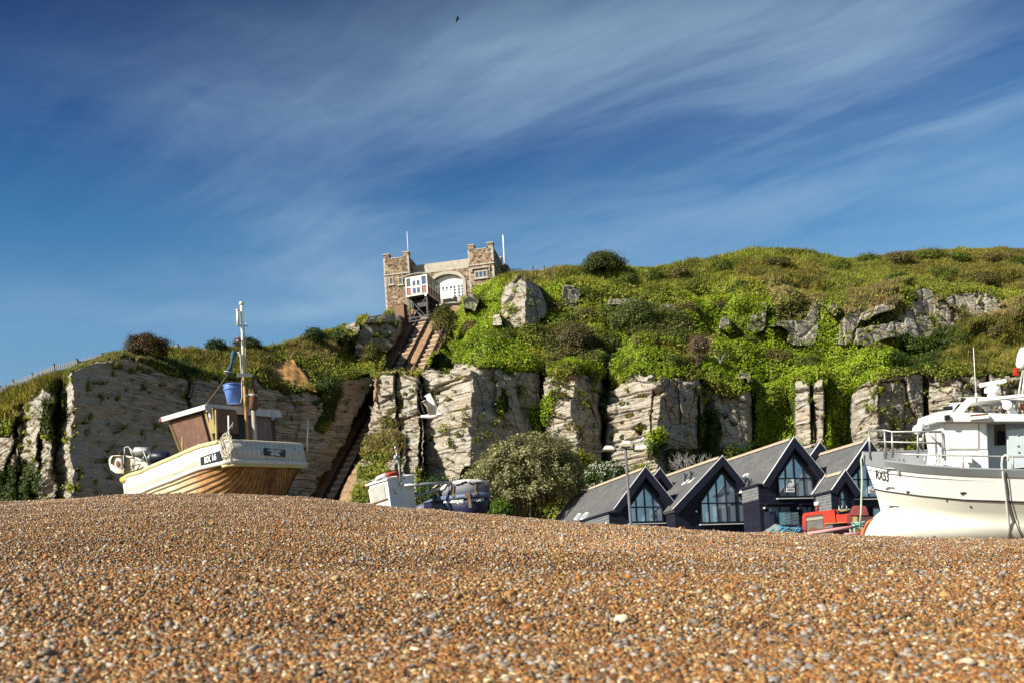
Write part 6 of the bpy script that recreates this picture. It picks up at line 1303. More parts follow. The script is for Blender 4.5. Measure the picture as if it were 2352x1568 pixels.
# aft recess with door window, and side screen
h6 = lambda x, y, d=0.0: q5(x, y, 1, .55+d)
a, b = h6(930, 1010), h6(1120, 660); m = MB(); m.box(((a.x+b.x)/2-1.2, 0, (a.z+b.z)/2), (abs(a.x-b.x)+2.4, 1.1, b.z-a.z)); aft = obj('aft_house', m, M_BLU, wb)  # recess wall with its bluish shade put into the base colour
a, b = h6(1012, 840), h6(1090, 688); m = MB(); m.box(((a.x+b.x)/2, .55, (a.z+b.z)/2), (abs(a.x-b.x), .03, b.z-a.z)); wd = obj('window', m, N('dark_glass').bsdf((.012, .010, .012), .08, 0, .6), aft, bevel=.01)
m = MB(); m.box(((a.x+b.x)/2, .545, (a.z+b.z)/2), (abs(a.x-b.x)+.09, .03, b.z-a.z+.09)); obj('frame', m, M_GREY, wd, bevel=.01)
h7 = lambda x, y, d=0.0: q5(x, y, 1, 1.1+d)
a, b = h7(1104, 1000), h7(1420, 700); m = MB(); m.box(((a.x+b.x)/2, 1.1, (a.z+b.z)/2), (abs(a.x-b.x), .05, b.z-a.z)); scn = obj('side_screen', m, paint('worn_blue_grey', (.46, .52, .55), .1, 2, .5, stain=(.36, .34, .28), stain_amt=.6), wb, bevel=.01)
m = MB()
for x, y in ((1177, 762), (1177, 838), (1182, 882), (1125, 720)): m.lathe(h7(x, y, .03), (0, 1, 0), ((0, .035), (.03, .03), (.04, .01)), 10)
obj('bolts', m, M_INX, scn)
# roof visor
h8 = lambda x, y, d=0.0: q5(x, y, 1, 1.55+d)
a, b, c, d = h8(612, 672), h8(625, 600), h8(1500, 628), h8(1500, 668)
m = MB(); m.prism([Vector((p.x, 1.55, p.z)) for p in (a, b, c, d)], (0, -3.1, 0)); rf = obj('roof', m, M_HW, wb, bevel=.03)
a, b = h8(838, 655, .01), h8(968, 632, .01); m = MB(); m.box(((a.x+b.x)/2, 1.66, (a.z+b.z)/2), (abs(a.x-b.x), .16, .10)); fl_ = obj('floodlight', m, M_HW, rf, bevel=.015); m = MB(); m.box(((a.x+b.x)/2, 1.62, (a.z+b.z)/2+.08), (abs(a.x-b.x)*.9, .2, .05)); obj('hood', m, M_RUST, fl_)
p_ = h8(682, 642, .02); m = MB(); m.box(p_+Vector((0, .03, 0)), (.14, .12, .15)); obj('side_lamp', m, M_BLK, rf, bevel=.01)
p_ = q5(690, 578, 1, 1.1); m = MB(); m.box(p_, (.24, .2, .12)); m.tube([p_+Vector((-.12, .06, .0)), p_+Vector((.14, .06, 0))], .05, 8); obj('horn', m, M_BLK, rf)
# radar arch
for yy in (1.15, -1.15):
    hA = lambda x, y: q5(x, y, 1, 1.15); f = lambda p: Vector((p.x, yy, p.z)); m = MB()
    m.prism([f(hA(728, 612)), f(hA(790, 618)), f(hA(890, 497)), f(hA(835, 500))], (0, -.16 if yy > 0 else .16, 0)); m.prism([f(hA(835, 500)), f(hA(890, 497)), f(hA(1290, 525)), f(hA(1290, 500))], (0, -.16 if yy > 0 else .16, 0)); m.prism([f(hA(1060, 520)), f(hA(1110, 522)), f(hA(1190, 628)), f(hA(1140, 628))], (0, -.16 if yy > 0 else .16, 0)); obj('radar_arch', m, M_HW, rf, bevel=.015)
hA = lambda x, y: q5(x, y, 1, .3); a, b = hA(850, 497), hA(1290, 512); m = MB(); m.box(((a.x+b.x)/2, 0, (a.z+b.z)/2-.04), (abs(a.x-b.x), 2.35, .09)); obj('arch_top', m, M_HW, rf)
p_ = hA(1000, 497); k5 = (hA(1000, 400)-hA(1000, 500)).length/100
m = MB(); m.lathe(p_, (0, 0, 1), ((0, 36*k5), (12*k5, 34*k5), (22*k5, 28*k5), (34*k5, 54*k5), (62*k5, 52*k5), (70*k5, 34*k5), (86*k5, 22*k5)), 20); rd = obj('radar', m, M_HW, rf, True)
a, b = hA(908, 420), hA(1096, 386); m = MB(); ax_ = (b-a); m.beam(a, b, .16, .13); obj('scanner', m, M_HW, rd, bevel=.04)
a, b = hA(886, 492), hA(867, 155); m = MB(); m.tube([a, a.lerp(b, .06)], [.045, .035], 8); m.tube([a.lerp(b, .06), b], [.016, .008], 6); obj('aerial', m, M_HW, rf, True)
p_ = q5(1104, 556, 1, 1.3); m = MB(); m.lathe(p_, (.35, .9, .1), ((-.12, .05), (-.08, .12), (.03, .14), (.05, .13), (.055, .1)), 18); m.tube([p_+Vector((0, 0, -.1)), p_+Vector((-.05, 0, -.3)), p_+Vector((.08, 0, -.4))], .02, 6); obj('searchlight', m, M_HW, rf, True)
m = MB(); mst = wb
for (x0, y0, x1, y1, r) in ((1158, 612, 1215, 300, .035), (1190, 612, 1232, 300, .03), (1225, 612, 1226, 250, .045)): m.tube([hA(x0, y0), hA(x1, y1)], r, 8)
obj('mast', m, M_STEEL, rf, True)
a, b = hA(1196, 292), hA(1222, 165); dd_ = (b-a); L_ = dd_.length; m = MB(); m.lathe(a, dd_, [(L_*(1-math.cos(math.pi*k/14))/2*1.15-.04, .165*math.sin(math.pi*k/14)**.45 if 0 < k < 14 else .01) for k in range(15)], 18); obj('radome', m, M_HW, rf, True)
p_ = hA(1162, 335); m = MB(); m.lathe(p_, (0, 0, 1), ((0, .06), (.02, .07), (.14, .07), (.16, .04)), 12); m.box(p_-Vector((.0, 0, .03)), (.16, .1, .04)); obj('red_lamp', m, paint('red_lens', (.5, .02, .015), .1, 3, .3), rf)
p_ = hA(1205, 570); m = MB(); m.tube([p_, p_+Vector((-.8, 0, .1)), p_+Vector((-1.6, .1, .15))], .1, 8); obj('orange_tube', m, paint('orange_plastic', (.55, .12, .03), .1, 3, .5), rf, True)
m = MB(); pth = [h8(860, 612, -.3), h8(905, 600, -.2), h8(950, 615, -.1), h8(1000, 600, -.3), h8(1075, 610, -.5)]; m.tube([p+Vector((0, 0, .03)) for p in pth], .012, 5); obj('cable', m, M_BLK, rf, True)
# rails
hr = lambda x, y, yy: q5(x, y, 1, yy)
m = MB(); R_ = .032; zt0 = hr(140, 735, .35); xst = [hr(140, 735, .35), hr(247, 730, .8), hr(300, 742, .95), hr(480, 740, 1.3), hr(645, 742, 1.3)]
xmd = [hr(141, 810, .35), hr(248, 812, .8), hr(300, 812, .95), hr(480, 816, 1.3), hr(652, 822, 1.3)]; xbt = [hr(145, 885, .35), hr(255, 882, .8), hr(302, 876, .95), hr(478, 876, 1.3), hr(655, 880, 1.3)]
m.tube(xst, R_, 8); m.tube(xmd, R_*.85, 8)
for t_, b in zip(xst, xbt): m.tube([t_, b-Vector((0, 0, .2))], R_, 8)
m.tube([hr(545, 742, 1.3), hr(645, 845, 1.3)], R_*.8, 8); obj('bow_rail', m, M_INX, wb, True)
a = hr(516, 875, .6); b = hr(518, 690, .6); m = MB(); m.tube([a, b], .03, 8); m.tube([b, hr(498, 610, .6)], [.012, .006], 6); m.tube([hr(520, 720, .6), hr(555, 712, .6), hr(560, 680, .6)], .018, 6); fm = obj('foremast', m, M_INX, wb, True)
p_ = hr(478, 725, .6); m = MB(); m.lathe(p_, (.4, .9, .1), ((-.1, .04), (-.06, .12), (.02, .155), (.04, .14), (.03, .05)), 18); obj('deck_light', m, M_HW, fm, True)
m = MB(); m.lathe(hr(518, 680, .6), (0, 0, 1), ((-.05, .04), (.04, .045), (.06, .02)), 8); m.lathe(hr(502, 795, .6), (0, 0, 1), ((-.05, .05), (.05, .05)), 8); obj('fittings', m, M_HW, fm, True)
hp3 = lambda x, y: hullpt(x, ROWS[0])
m = MB(); tops = [q5(x, y, 1, max(.3, hullpt(x, ROWS[0]).y-.05)) for x, y in ((255, 892), (400, 897), (525, 903), (795, 907), (1000, 912), (1140, 914), (1220, 914), (1700, 918))]; m.tube(tops, .026, 8)
for x, y in ((525, 903), (795, 907), (1140, 914), (1400, 916)):
    t_ = q5(x, y, 1, hullpt(x, ROWS[0]).y-.05); m.tube([t_, Vector((t_.x, t_.y, hullpt(x, ROWS[0]).z-.1))], .035 if x > 600 else .022, 8)
obj('side_rail', m, M_STEEL, wb, True)
# hoses and ropes over the side
def hang(name, pts, r, mat, off=.06): m = MB(); m.tube([onhull(x, y)+Vector((0, off, 0)) if y > 1010 else q5(x, y, 1, hullpt(x, ROWS[0]).y+.03) for x, y in pts], r, 7); return obj(name, m, mat, wb, True)
hang('hose', [(1105, 945), (1110, 915), (1090, 902), (1070, 918), (1065, 970), (1072, 1060), (1085, 1150), (1100, 1280), (1112, 1400), (1117, 1480)], .035, paint('pale_hose', (.55, .56, .50), .1, 3, .5)); hang('rope', [(1085, 1020), (1100, 1100), (1115, 1220), (1140, 1320), (1180, 1430), (1210, 1490)], .014, M_BLK)
m = MB(); m.tube([q5(x, y, 1, .15)+Vector((.06, 0, 0)) for x, y in ((112, 893), (97, 935), (103, 1000), (105, 1100), (100, 1200), (97, 1300), (88, 1385))], .03, 6); obj('mooring_rope', m, paint('green_rope', (.42, .50, .38), .2, 8, .9), wb, True)
m = MB(); m.tube([q5(x, y, 1, 1.28) for x, y in ((463, 815), (480, 820), (490, 850), (497, 872), (485, 872), (478, 830))], .022, 6); obj('rope', m, paint('teal_rope', (.20, .45, .36), .2, 8, .9), wb, True)

# ================================================================ navy boat with a white cabin
Y8 = 46.0
def w8(x, y, Yd): return P(*z8(x, y), Yd)
nb0 = w8(1720, 1000, Y8); nb0.z = float(G(nb0.x, nb0.y)); am = thing('fishing_boat', 'small navy boat with white box cabin, showing its stern behind the shingle', 'boat', nb0)
L8 = lambda x, y, Yd: w8(x, y, Yd)-nb0
DX = [(1020, 50.5), (1080, 49), (1290, 46.9), (1500, 46.2), (1720, 45.9), (1900, 46.0), (2000, 46.3), (2022, 46.6), (2030, 47.5), (1990, 50)]
def dY(k): return DX[k]
colx = [1080, 1180, 1290, 1400, 1500, 1610, 1720, 1820, 1900, 1960, 2000, 2020]; cy8 = [float(np.interp(x, [p[0] for p in DX[:8]], [p[1] for p in DX[:8]])) for x in colx]
cv = lambda pts: [float(np.interp(x, [p[0] for p in pts], [p[1] for p in pts])) for x in colx]
r_b = cv([(1080, 940), (1290, 903), (1500, 885), (1720, 862), (1850, 855), (2020, 855)]); r_t = cv([(1080, 925), (1180, 890), (1290, 850), (1500, 828), (1720, 800), (1850, 785), (2020, 790)]); r_k = [y+600 for y in r_b]
M_WTIM = paint('weathered_timber', (.20, .14, .085), .3, 4, .85)
M_NVY = paint('navy_hull', (.014, .018, .055), .25, 2, .45, stain=(.12, .13, .18), stain_amt=.66); M_RLB = paint('faded_blue_rail', (.12, .155, .25), .2, 2, .6, stain=(.3, .3, .3), stain_amt=.62); M_CVS = paint('grey_board_dodger', (.17, .175, .20), .15, 1.5, .7)
sx_ = lambda x: x-(x-1720)*.12
m = MB(); m.grid([[L8(x, y, d) for x, y, d in zip(colx, r_b, cy8)], [L8(sx_(x), y+190, d+.25) for x, y, d in zip(colx, r_b, cy8)], [L8(1720+(x-1720)*.45, y, d+.7) for x, y, d in zip(colx, r_k, cy8)]])
prt = [(1080, 940, 49.0), (800, 1010, 51), (500, 1080, 53.5), (300, 1100, 56)]; stb = [(2020, 855, 46.6), (1900, 900, 49), (1500, 960, 54), (300, 1100, 56)]
for s_ in (prt, stb): m.grid([[L8(*p) for p in s_], [L8(p[0], p[1]+170, p[2]+.2) for p in s_], [L8(p[0]*.5+500, p[1]+600, p[2]+.4) for p in s_]])
hl8 = obj('hull', m, M_NVY, am, True, solid=.05)
m = MB(); m.grid([[L8(x, y, d-.06) for x, y, d in zip(colx, r_t, cy8)], [L8(x, y+2, d-.06) for x, y, d in zip(colx, r_b, cy8)]]); obj('rail', m, M_RLB, am, True, solid=.12)
dx8 = [x for x in colx if x >= 1290]; dk8 = [d for x, d in zip(colx, cy8) if x >= 1290]; t8 = [float(np.interp(x, [1290, 1330, 1400, 1500, 1600, 1720, 1820, 1900, 2020], [735, 690, 655, 628, 610, 602, 604, 612, 635])) for x in dx8]; b8 = [y for x, y in zip(colx, r_t) if x >= 1290]
m = MB(); m.grid([[L8(x, y, d+.06) for x, y, d in zip(dx8, t8, dk8)], [L8(x, y+4, d+.02) for x, y, d in zip(dx8, b8, dk8)]]); dg = obj('stern_dodger', m, M_CVS, am, True, solid=.03)
M_FRAY = paint('frayed_canvas', (.46, .44, .44), .2, 5, .9, stain=(.24, .22, .20), stain_amt=.5, bump=.6); xx8 = np.linspace(1300, 2016, 40); rng = random.Random(3)
ty = [float(np.interp(x, dx8, t8)) for x in xx8]; dy8 = [float(np.interp(x, dx8, dk8)) for x in xx8]; drop = [42+18*math.sin(i*.55)+14*rng.uniform(-1, 1) for i in range(40)]
m = MB(); m.grid([[L8(x, y-3, d+.22) for x, y, d in zip(xx8, ty, dy8)], [L8(x, y-7, d-.02) for x, y, d in zip(xx8, ty, dy8)], [L8(x, y+dr_*.5, d-.06) for x, y, d, dr_ in zip(xx8, ty, dy8, drop)], [L8(x, y+dr_, d-.04) for x, y, d, dr_ in zip(xx8, ty, dy8, drop)]]); obj('canvas_edge', m, M_FRAY, dg, True, solid=.015)
for x, y0, y1 in ((1290, 715, 850), (1500, 680, 800), (1815, 668, 785), (2000, 690, 785)):
    d = float(np.interp(x, dx8, dk8))-.04; m = MB(); m.beam(L8(x, y0, d), L8(x-8, y1, d), .06, .05); obj('stay', m, M_WTIM, dg)
m = MB(); m.beam(L8(1712, 790, 45.78), L8(1740, 1010, 45.8), .13, .10); m.beam(L8(1680, 805, 45.76), L8(1680, 870, 45.76), .12, .08); obj('sternpost', m, M_WTIM, am)
m = MB()
for x, y in ((1500, 830), (1815, 798)): m.box(L8(x, y, float(np.interp(x, dx8, dk8))-.15), (.16, .05, .14))
obj('fairlead', m, M_WTIM, am)
m = MB(); m.beam(L8(1225, 795, 47.2), L8(1255, 945, 47.2), .15, .15); obj('timber_head', m, M_TIMB, am)
for s_, x0, x1, yl_, yr_, hgt, sh in (('Amethyst', 1345, 1640, 945, 926, 62, .15), ('WALMER', 1745, 1945, 908, 893, 46, 0)):
    t_ = text('lettering', s_, M_LET, hl8, Matrix.Identity(4), 1.0, shear=sh, offset=.012, extrude=0); t_.matrix_local = Matrix.Identity(4); vv_ = [v.co.copy() for v in t_.data.vertices]
    a0, a1 = min(v.x for v in vv_), max(v.x for v in vv_); c0_, c1_ = min(v.y for v in vv_), max(v.y for v in vv_); base_ = 0.0
    for v, c in zip(t_.data.vertices, vv_):
        u = (c.x-a0)/(a1-a0); x = x0+(x1-x0)*u; y = yl_+(yr_-yl_)*u+hgt*.35-(c.y-c0_)/(c1_-c0_)*hgt*(1.25 if sh else 1.0); v.co = L8(x, y, float(np.interp(x, colx, cy8))-.05)
# cabin
AC = Fr(w8(545, 605, 45.0), math.radians(45)); ca = lambda x, y, ax, v: (AC.M @ AC.hit(z8(x, y), ax, v))-nb0
t0_, t1_, t2_ = ca(255, 692, 0, 0), ca(540, 607, 0, 0), ca(915, 556, 1, 0); u0, u1, u2 = ca(300, 935, 0, 0), ca(585, 938, 0, 0), ca(950, 945, 1, 0)
back = t0_+(t2_-t1_); backu = u0+(u2-u1); ex_ = lambda u, t: u+(u-t)*1.0
m = MB(); m.hexa([ex_(u0, t0_), ex_(u1, t1_), ex_(u2, t2_), ex_(backu, back)], [t0_, t1_, t2_, back]); cb_ = obj('cabin', m, M_WHITE, am)
ctr = (t0_+t1_+t2_+back)/4; ov = lambda p: ctr+(p-ctr)*1.10
m = MB(); mid = (t1_+t2_)/2; m.hexa([ov(p) for p in (t0_, t1_, t2_, back)], [ov(p)+Vector((0, 0, .07)) for p in (t0_, t1_, t2_, back)]); m.hexa([ov(p)+Vector((0, 0, .071)) for p in (t0_, t1_, t2_, back)], [ctr+(p-ctr)*.7+Vector((0, 0, .16)) for p in (t0_, t1_, t2_, back)]); obj('roof', m, M_WHITE, cb_)
fl = lambda a, b: t1_+(t0_-t1_)*a+(u1-t1_)*b
nl = (t0_-t1_).cross(u1-t1_).normalized(); nl = nl if nl.x < 0 else -nl
m = MB(); m.prism([fl(.17, .12)+nl*.01, fl(.88, .15)+nl*.01, fl(.9, .80)+nl*.01, fl(.16, .78)+nl*.01], nl*.03); obj('window_board', m, paint('grey_ply', (.36, .35, .31), .2, 2, .8), cb_)
m = MB(); m.beam(fl(.08, .80)+nl*.04, fl(.95, .84)+nl*.04, .07, .05); obj('ledge', m, M_WTIM, cb_)
m = MB(); m.lathe(fl(.97, .06)+nl*.02, nl, ((0, .07), (.08, .07), (.1, .04)), 10); obj('port_lamp', m, M_RED, cb_)
fr2 = lambda a, b: t1_+(t2_-t1_)*a+(u1-t1_)*b
nr = (t2_-t1_).cross(u1-t1_).normalized(); nr = nr if nr.y < 0 else -nr
m = MB()
for a, b, s0, s1 in ((.2, .45, .10, .06), (.62, .02, .09, .06), (.45, .48, .04, .03), (.24, .60, .04, .16)): m.box(fr2(a, b)+nr*.02, (s0, .05, s1))
obj('fittings', m, M_RUST, cb_)
mz = fr2(.47, .27)+nr*.1; m = MB(); m.box(mz, (.16, .12, .08)); m.tube([mz, L8(690, 300, 45.0), L8(660, 160, 45.0)], [.035, .03, .022], 8); m.tube([L8(720, 540, 45.1), L8(712, 200, 45.1)], [.025, .018], 7); m.tube([L8(740, 700, 45.0), L8(690, 310, 45.0)], .018, 6)
m.tube([L8(640, 265, 45), L8(730, 280, 45)], .02, 6); mst = obj('mast', m, M_STEEL, am, True)
m = MB(); m.lathe(L8(660, 165, 45), (0, 0, 1), ((0, .045), (.05, .06), (.13, .06), (.15, .03)), 10); m.lathe(L8(660, 285, 45), (0, 0, 1), ((-.1, .04), (-.04, .09), (.08, .09), (.12, .04)), 10); m.lathe(L8(712, 290, 45.05), (0, 0, 1), ((-.1, .05), (.1, .05)), 8); obj('mast_lamp', m, M_STEEL, mst, True)
m = MB(); m.tube([L8(712, 200, 45.1), L8(690, 60, 45.1), L8(668, -20, 45.1)], .008, 5); m.tube([L8(655, 290, 45), L8(560, 470, 45.4), L8(540, 530, 45.6)], .010, 5); m.tube([L8(720, 300, 45), L8(745, 520, 45.1)], .010, 5); m.tube([L8(650, 300, 45), L8(645, 420, 45), L8(690, 520, 45)], .010, 5); obj('stay', m, M_BLK, mst, True)
m = MB(); m.tube([L8(790, 688, 45.3), L8(1440, 640, 46.2)], .075, 10); m.tube([L8(1450, 650, 46.2), L8(1450, 580, 46.2)], .03, 6); m.tube([L8(1470, 650, 46.2), L8(1475, 570, 46.2)], .02, 6); obj('boom', m, M_STEEL, am, True)
m = MB(); m.tube([L8(570, 948, 46.5), L8(740, 895, 46.5), L8(1280, 742, 46.7)], .06, 8); m.beam(L8(840, 870, 46.5), L8(850, 990, 46.5), .09, .09); m.tube([L8(730, 900, 46.5), L8(770, 960, 46.5)], .03, 6); obj('side_rail', m, M_STEEL, am, True)
m = MB(); m.tube([L8(1145, 775, 46.7), L8(1210, 720, 46.7), L8(1280, 665, 46.7), L8(1310, 665, 46.7), L8(1315, 690, 46.7)], .03, 6); m.beam(L8(1235, 740, 46.8), L8(1290, 855, 46.8), .06, .06); obj('bracket', m, M_BW, am, True)
lb = thing('lifebuoy', 'red and white lifebuoy lying on the white cabin roof', 'lifebuoy', L8(545, 560, 45.6)+nb0)
m1, m2 = MB(), MB(); R0 = .48
for m_, a0, a1 in ((m1, .5*math.pi, 1.5*math.pi), (m2, -.5*math.pi, .5*math.pi)): m_.tube([Vector((R0*math.cos(a0+(a1-a0)*k/12), R0*math.sin(a0+(a1-a0)*k/12), .10*math.cos(a0+(a1-a0)*k/12))) for k in range(13)], .10, 10)
obj('ring', m1, M_WHITE, lb, True); obj('ring', m2, paint('lifebuoy_red', (.42, .06, .045), .2, 4, .6), lb, True)
# ================================================================ crawler tractor and things on the shingle
M_TR = paint('red_tractor', (.52, .045, .022), .22, 1.6, .5, stain=(.22, .06, .03), stain_amt=.58); M_TRD = paint('dark_red_tractor', (.19, .035, .03), .25, 2, .6, stain=(.12, .05, .03), stain_amt=.52); M_GRL = paint('grey_grille', (.15, .15, .125), .25, 3, .7, stain=(.24, .20, .13), stain_amt=.52)
U = Fr(P(*z4(690, 1345), 47.0), math.radians(-14)); u4 = lambda x, y, d=0.0: U.hit(z4(x, y), 1, d)
tr = thing('crawler_tractor', 'red crawler tractor with rusty tracks standing left of the white bow', 'tractor', U.o, U.rot)
def slab(name, pts, y0, y1, mat, par=tr, bev=.02):
    m = MB(); c = [u4(*p, 0) for p in pts]; m.prism([Vector((p.x, y0, p.z)) for p in c], (0, y1-y0, 0)); return obj(name, m, mat, par, bevel=bev)
hood = slab('hood', [(668, 1345), (664, 1112), (685, 1095), (920, 1068), (1010, 1058), (1010, 1080), (920, 1120), (905, 1115), (702, 1142), (708, 1345)], -.02, .95, M_TR)
slab('grille', [(702, 1135), (915, 1110), (930, 1315), (708, 1345)], .02, .9, M_GRL, hood); slab('grille_strip', [(706, 1165), (918, 1140), (919, 1170), (706, 1196)], -.005, .05, paint('pale_strip', (.34, .31, .25), .2, 4, .7), hood, .005)
slab('engine_cover', [(918, 1075), (1060, 1052), (1078, 1215), (960, 1235), (930, 1290)], -.03, .97, M_TR); slab('dash', [(1060, 1052), (1110, 1045), (1118, 1125), (1076, 1130)], .1, .85, M_TRD)
slab('fender', [(1080, 1115), (1240, 1112), (1250, 1240), (1090, 1220)], -.05, .3, M_TR); slab('fender', [(1080, 1115), (1240, 1112), (1250, 1240), (1090, 1220)], .75, 1.1, M_TR)
slab('seat_back', [(1270, 1125), (1262, 1085), (1292, 1008), (1325, 998), (1440, 1000), (1466, 1015), (1480, 1060), (1500, 1125)], .15, .85, M_TRD, bev=.04); slab('seat', [(1150, 1112), (1270, 1085), (1275, 1125), (1150, 1130)], .2, .8, M_TRD)
slab('toolbox', [(1205, 1120), (1285, 1140), (1285, 1235), (1215, 1235)], -.1, .4, M_TRD); slab('toolbox_end', [(1285, 1140), (1350, 1145), (1348, 1230), (1285, 1235)], -.09, .38, M_OCHW); slab('winch', [(1350, 1145), (1565, 1140), (1570, 1200), (1430, 1235), (1350, 1230)], -.06, 1.0, paint('dark_brown_winch', (.07, .035, .025), .3, 2, .7))
slab('step', [(935, 1232), (1200, 1212), (1202, 1222), (935, 1245)], -.2, .1, M_OCHW, bev=.005); slab('frame', [(930, 1290), (1560, 1240), (1560, 1300), (930, 1330)], .05, .95, M_TRD)
m = MB(); e0, e1_, e2 = u4(840, 1075, .45), u4(842, 1000, .45), u4(842, 965, .45); m.tube([e0-Vector((0, 0, .1)), e1_], .085, 12); ex = obj('exhaust', m, M_TRD, tr, True); m = MB(); m.lathe(e1_-Vector((0, 0, .02)), (0, 0, 1), ((0, .12), (.02, .135), (.16, .135), (.19, .10)), 14); obj('cap', m, M_BW, ex, True)
for x0, y0, x1, y1 in ((1122, 1112, 1115, 1005), (1218, 1055, 1208, 1005), (1155, 1055, 1155, 1000)): m = MB(); m.tube([u4(x0, y0, .4), u4(x1, y1, .4)], .022, 6); obj('lever', m, M_STEEL, tr, True)
m = MB(); m.tube([u4(1125, 1075, .3), u4(1235, 1062, .3)], .04, 8); obj('arm_rest', m, M_OCHW, tr, True)
for y0 in (-.25, .85):
    m = MB(); pts = [(700, 1350), (820, 1312), (1000, 1290), (1250, 1268), (1380, 1278), (1420, 1330), (1400, 1400), (1200, 1440), (800, 1440), (690, 1410)]
    c = [u4(*p, 0) for p in pts]; cl_ = c+[c[0]]
    for a, b in zip(cl_[:-1], cl_[1:]):
        L_ = (b-a).length; k = max(1, int(L_/.15))
        for i in range(k): p_, q_ = a+(b-a)*(i+.08)/k, a+(b-a)*(i+.92)/k; m.beam(Vector((p_.x, y0+.17, p_.z)), Vector((q_.x, y0+.17, q_.z)), .36, .05)
    tk = obj('track', m, M_RUST, tr)
    for x in (790, 1330):
        p_ = u4(x, 1360, 0); m = MB(); m.lathe(Vector((p_.x, y0, p_.z)), (0, 1, 0), ((0, .1), (.02, .30), (.3, .30), (.32, .1)), 18); obj('wheel', m, M_RUST, tk)
# pink pole with teal rope, netting heap, rusty bar
Yp = 41.5; a, b = P(*z4(690, 1362), Yp), P(*z4(1340, 1262), Yp-.3); pp = thing('pink_pole', 'faded pink pole lying at an angle in front of the red tractor', 'pole', a)
m = MB(); m.tube([a-a-(b-a)*.15, (b-a)*.5, b-a], [.075, .075, .07], 10); obj('pole', m, paint('faded_pink', (.56, .25, .27), .15, 2, .7), pp, True)
m = MB(); rng = random.Random(5)
for k in range(9): c = (b-a)*1.0; m.tube([c+Vector((rng.uniform(-.25, .35), rng.uniform(-.15, .1), rng.uniform(-.1, .18))) for _ in range(6)], .025, 5)
m.tube([(b-a)*.86, (b-a)*.87+Vector((0, -.05, -.35)), (b-a)*.88+Vector((.1, -.05, -.5))], .03, 5); m.tube([(b-a)*.94, (b-a)*.95+Vector((.0, -.05, -.3)), (b-a)*.93+Vector((.1, -.05, -.45))], .03, 5); obj('rope', m, paint('teal_rope_end', (.25, .48, .42), .25, 8, .9), pp, True)
a2, b2 = P(*z4(1180, 1362), Yp-.6), P(*z4(1420, 1352), Yp-.6); pq = thing('pink_pole', 'short second pink pole low on the stones under the white bow', 'pole', a2); m = MB(); m.tube([(0, 0, 0), b2-a2], .05, 8); obj('pole', m, paint('faded_pink_dark', (.5, .22, .24), .15, 2, .7), pq, True)
hb = P(*z4(420, 1350), 40.5); hb.z = hb.z-.25; hp = thing('net_heap', 'low heap of blue and grey netting on the shingle left of the tractor', 'net', hb)
nx_, ny_ = 40, 16; rws = []
for j in range(ny_):
    r_ = []
    for i in range(nx_):
        u, v = i/(nx_-1)*2-1, j/(ny_-1)*2-1; e = max(0, 1-u*u-v*v*.9); z = .62*e**.5*(1-.25*u)*(1+.25*float(fbm(u*4., v*4., 0., 3, 5)))-.1; r_.append((u*1.03, v*.6, z))
    rws.append(r_)
m = MB(); m.grid(rws); n = N('mixed_net'); o = n.obj(); h = n.noise(o, 12, 4, .65); k = n.mix(n.ramp(n.noise(o, 2.2, 3, .5), (.45, 0.0), (.55, 1.0)), n.ramp(h, (.35, (.05, .17, .24)), (.7, (.20, .42, .50))), n.ramp(h, (.35, (.13, .13, .11)), (.7, (.33, .32, .27)))); obj('netting', m, n.bsdf(k, .85, 0, .2, n.bump(h, 1, .06)), hp, True)
m = MB(); rng = random.Random(9)
for k in range(14):
    x0 = rng.uniform(-.6, .8); m.tube([Vector((x0+rng.uniform(-.25, .25)+.12*i, -.35-rng.uniform(-.1, .2), .05+.12*i*(3-i)+rng.uniform(0, .2))) for i in range(4)], .022, 5)
obj('line', m, paint('blue_line', (.08, .26, .42), .25, 6, .8), hp, True)
a, b = P(*z3(1265, 985), 30.5), P(*z3(1540, 1003), 29.9); rb_ = thing('rusty_bar', 'thin rusty bar with an upright end lying on the crest before the houses', 'bar', a); m = MB(); d = b-a
m.beam((0, 0, -.05), d+Vector((0, 0, -.02)), .03, .03); m.beam(d+Vector((0, 0, -.25)), d+Vector((0, 0, .10)), .04, .04); m.beam((0, 0, -.3), (0, 0, .12), .04, .04); obj('bar', m, M_RUST, rb_)
# ================================================================ lamp post with three floodlights
YL_ = 55.0; ll = lambda x, y, d=0.0: P(*zl(x, y), YL_+d)
top = ll(1185, 830); bs_ = P(1446, 1300, YL_); g0 = float(G(bs_.x, bs_.y)); base = Vector((top.x+.08, YL_, g0))
lp = thing('lamp_post', 'tall grey lamp post carrying three droppings-stained floodlights', 'lamp post', base); R_ = lambda x, y, d=0.0: ll(x, y, d)-base
M_POLE = paint('galvanised_pole', (.16, .155, .165), .25, 1.6, .5, .4, stain=(.34, .33, .33), stain_amt=.55); M_DROP = paint('stained_floodlight', (.70, .69, .66), .1, 5, .6, stain=(.05, .05, .06), stain_amt=.52); M_LENS = paint('lamp_underside', (.46, .40, .28), .15, 4, .4)
m = MB(); m.tube([(0, 0, -.3), (0, 0, 1.2), (0, 0, 1.22), (top-base)], [.11, .11, .085, .075], 12); obj('pole', m, M_POLE, lp, True)
m = MB(); m.tube([R_(930, 878), R_(1170, 862), R_(1400, 850)], .045, 8); arm = obj('crossarm', m, M_POLE, lp, True)
for x in (938, 1378): m = MB(); m.beam(R_(x, 870), R_(x, 742), .10, .10); obj('riser', m, M_POLE, lp)
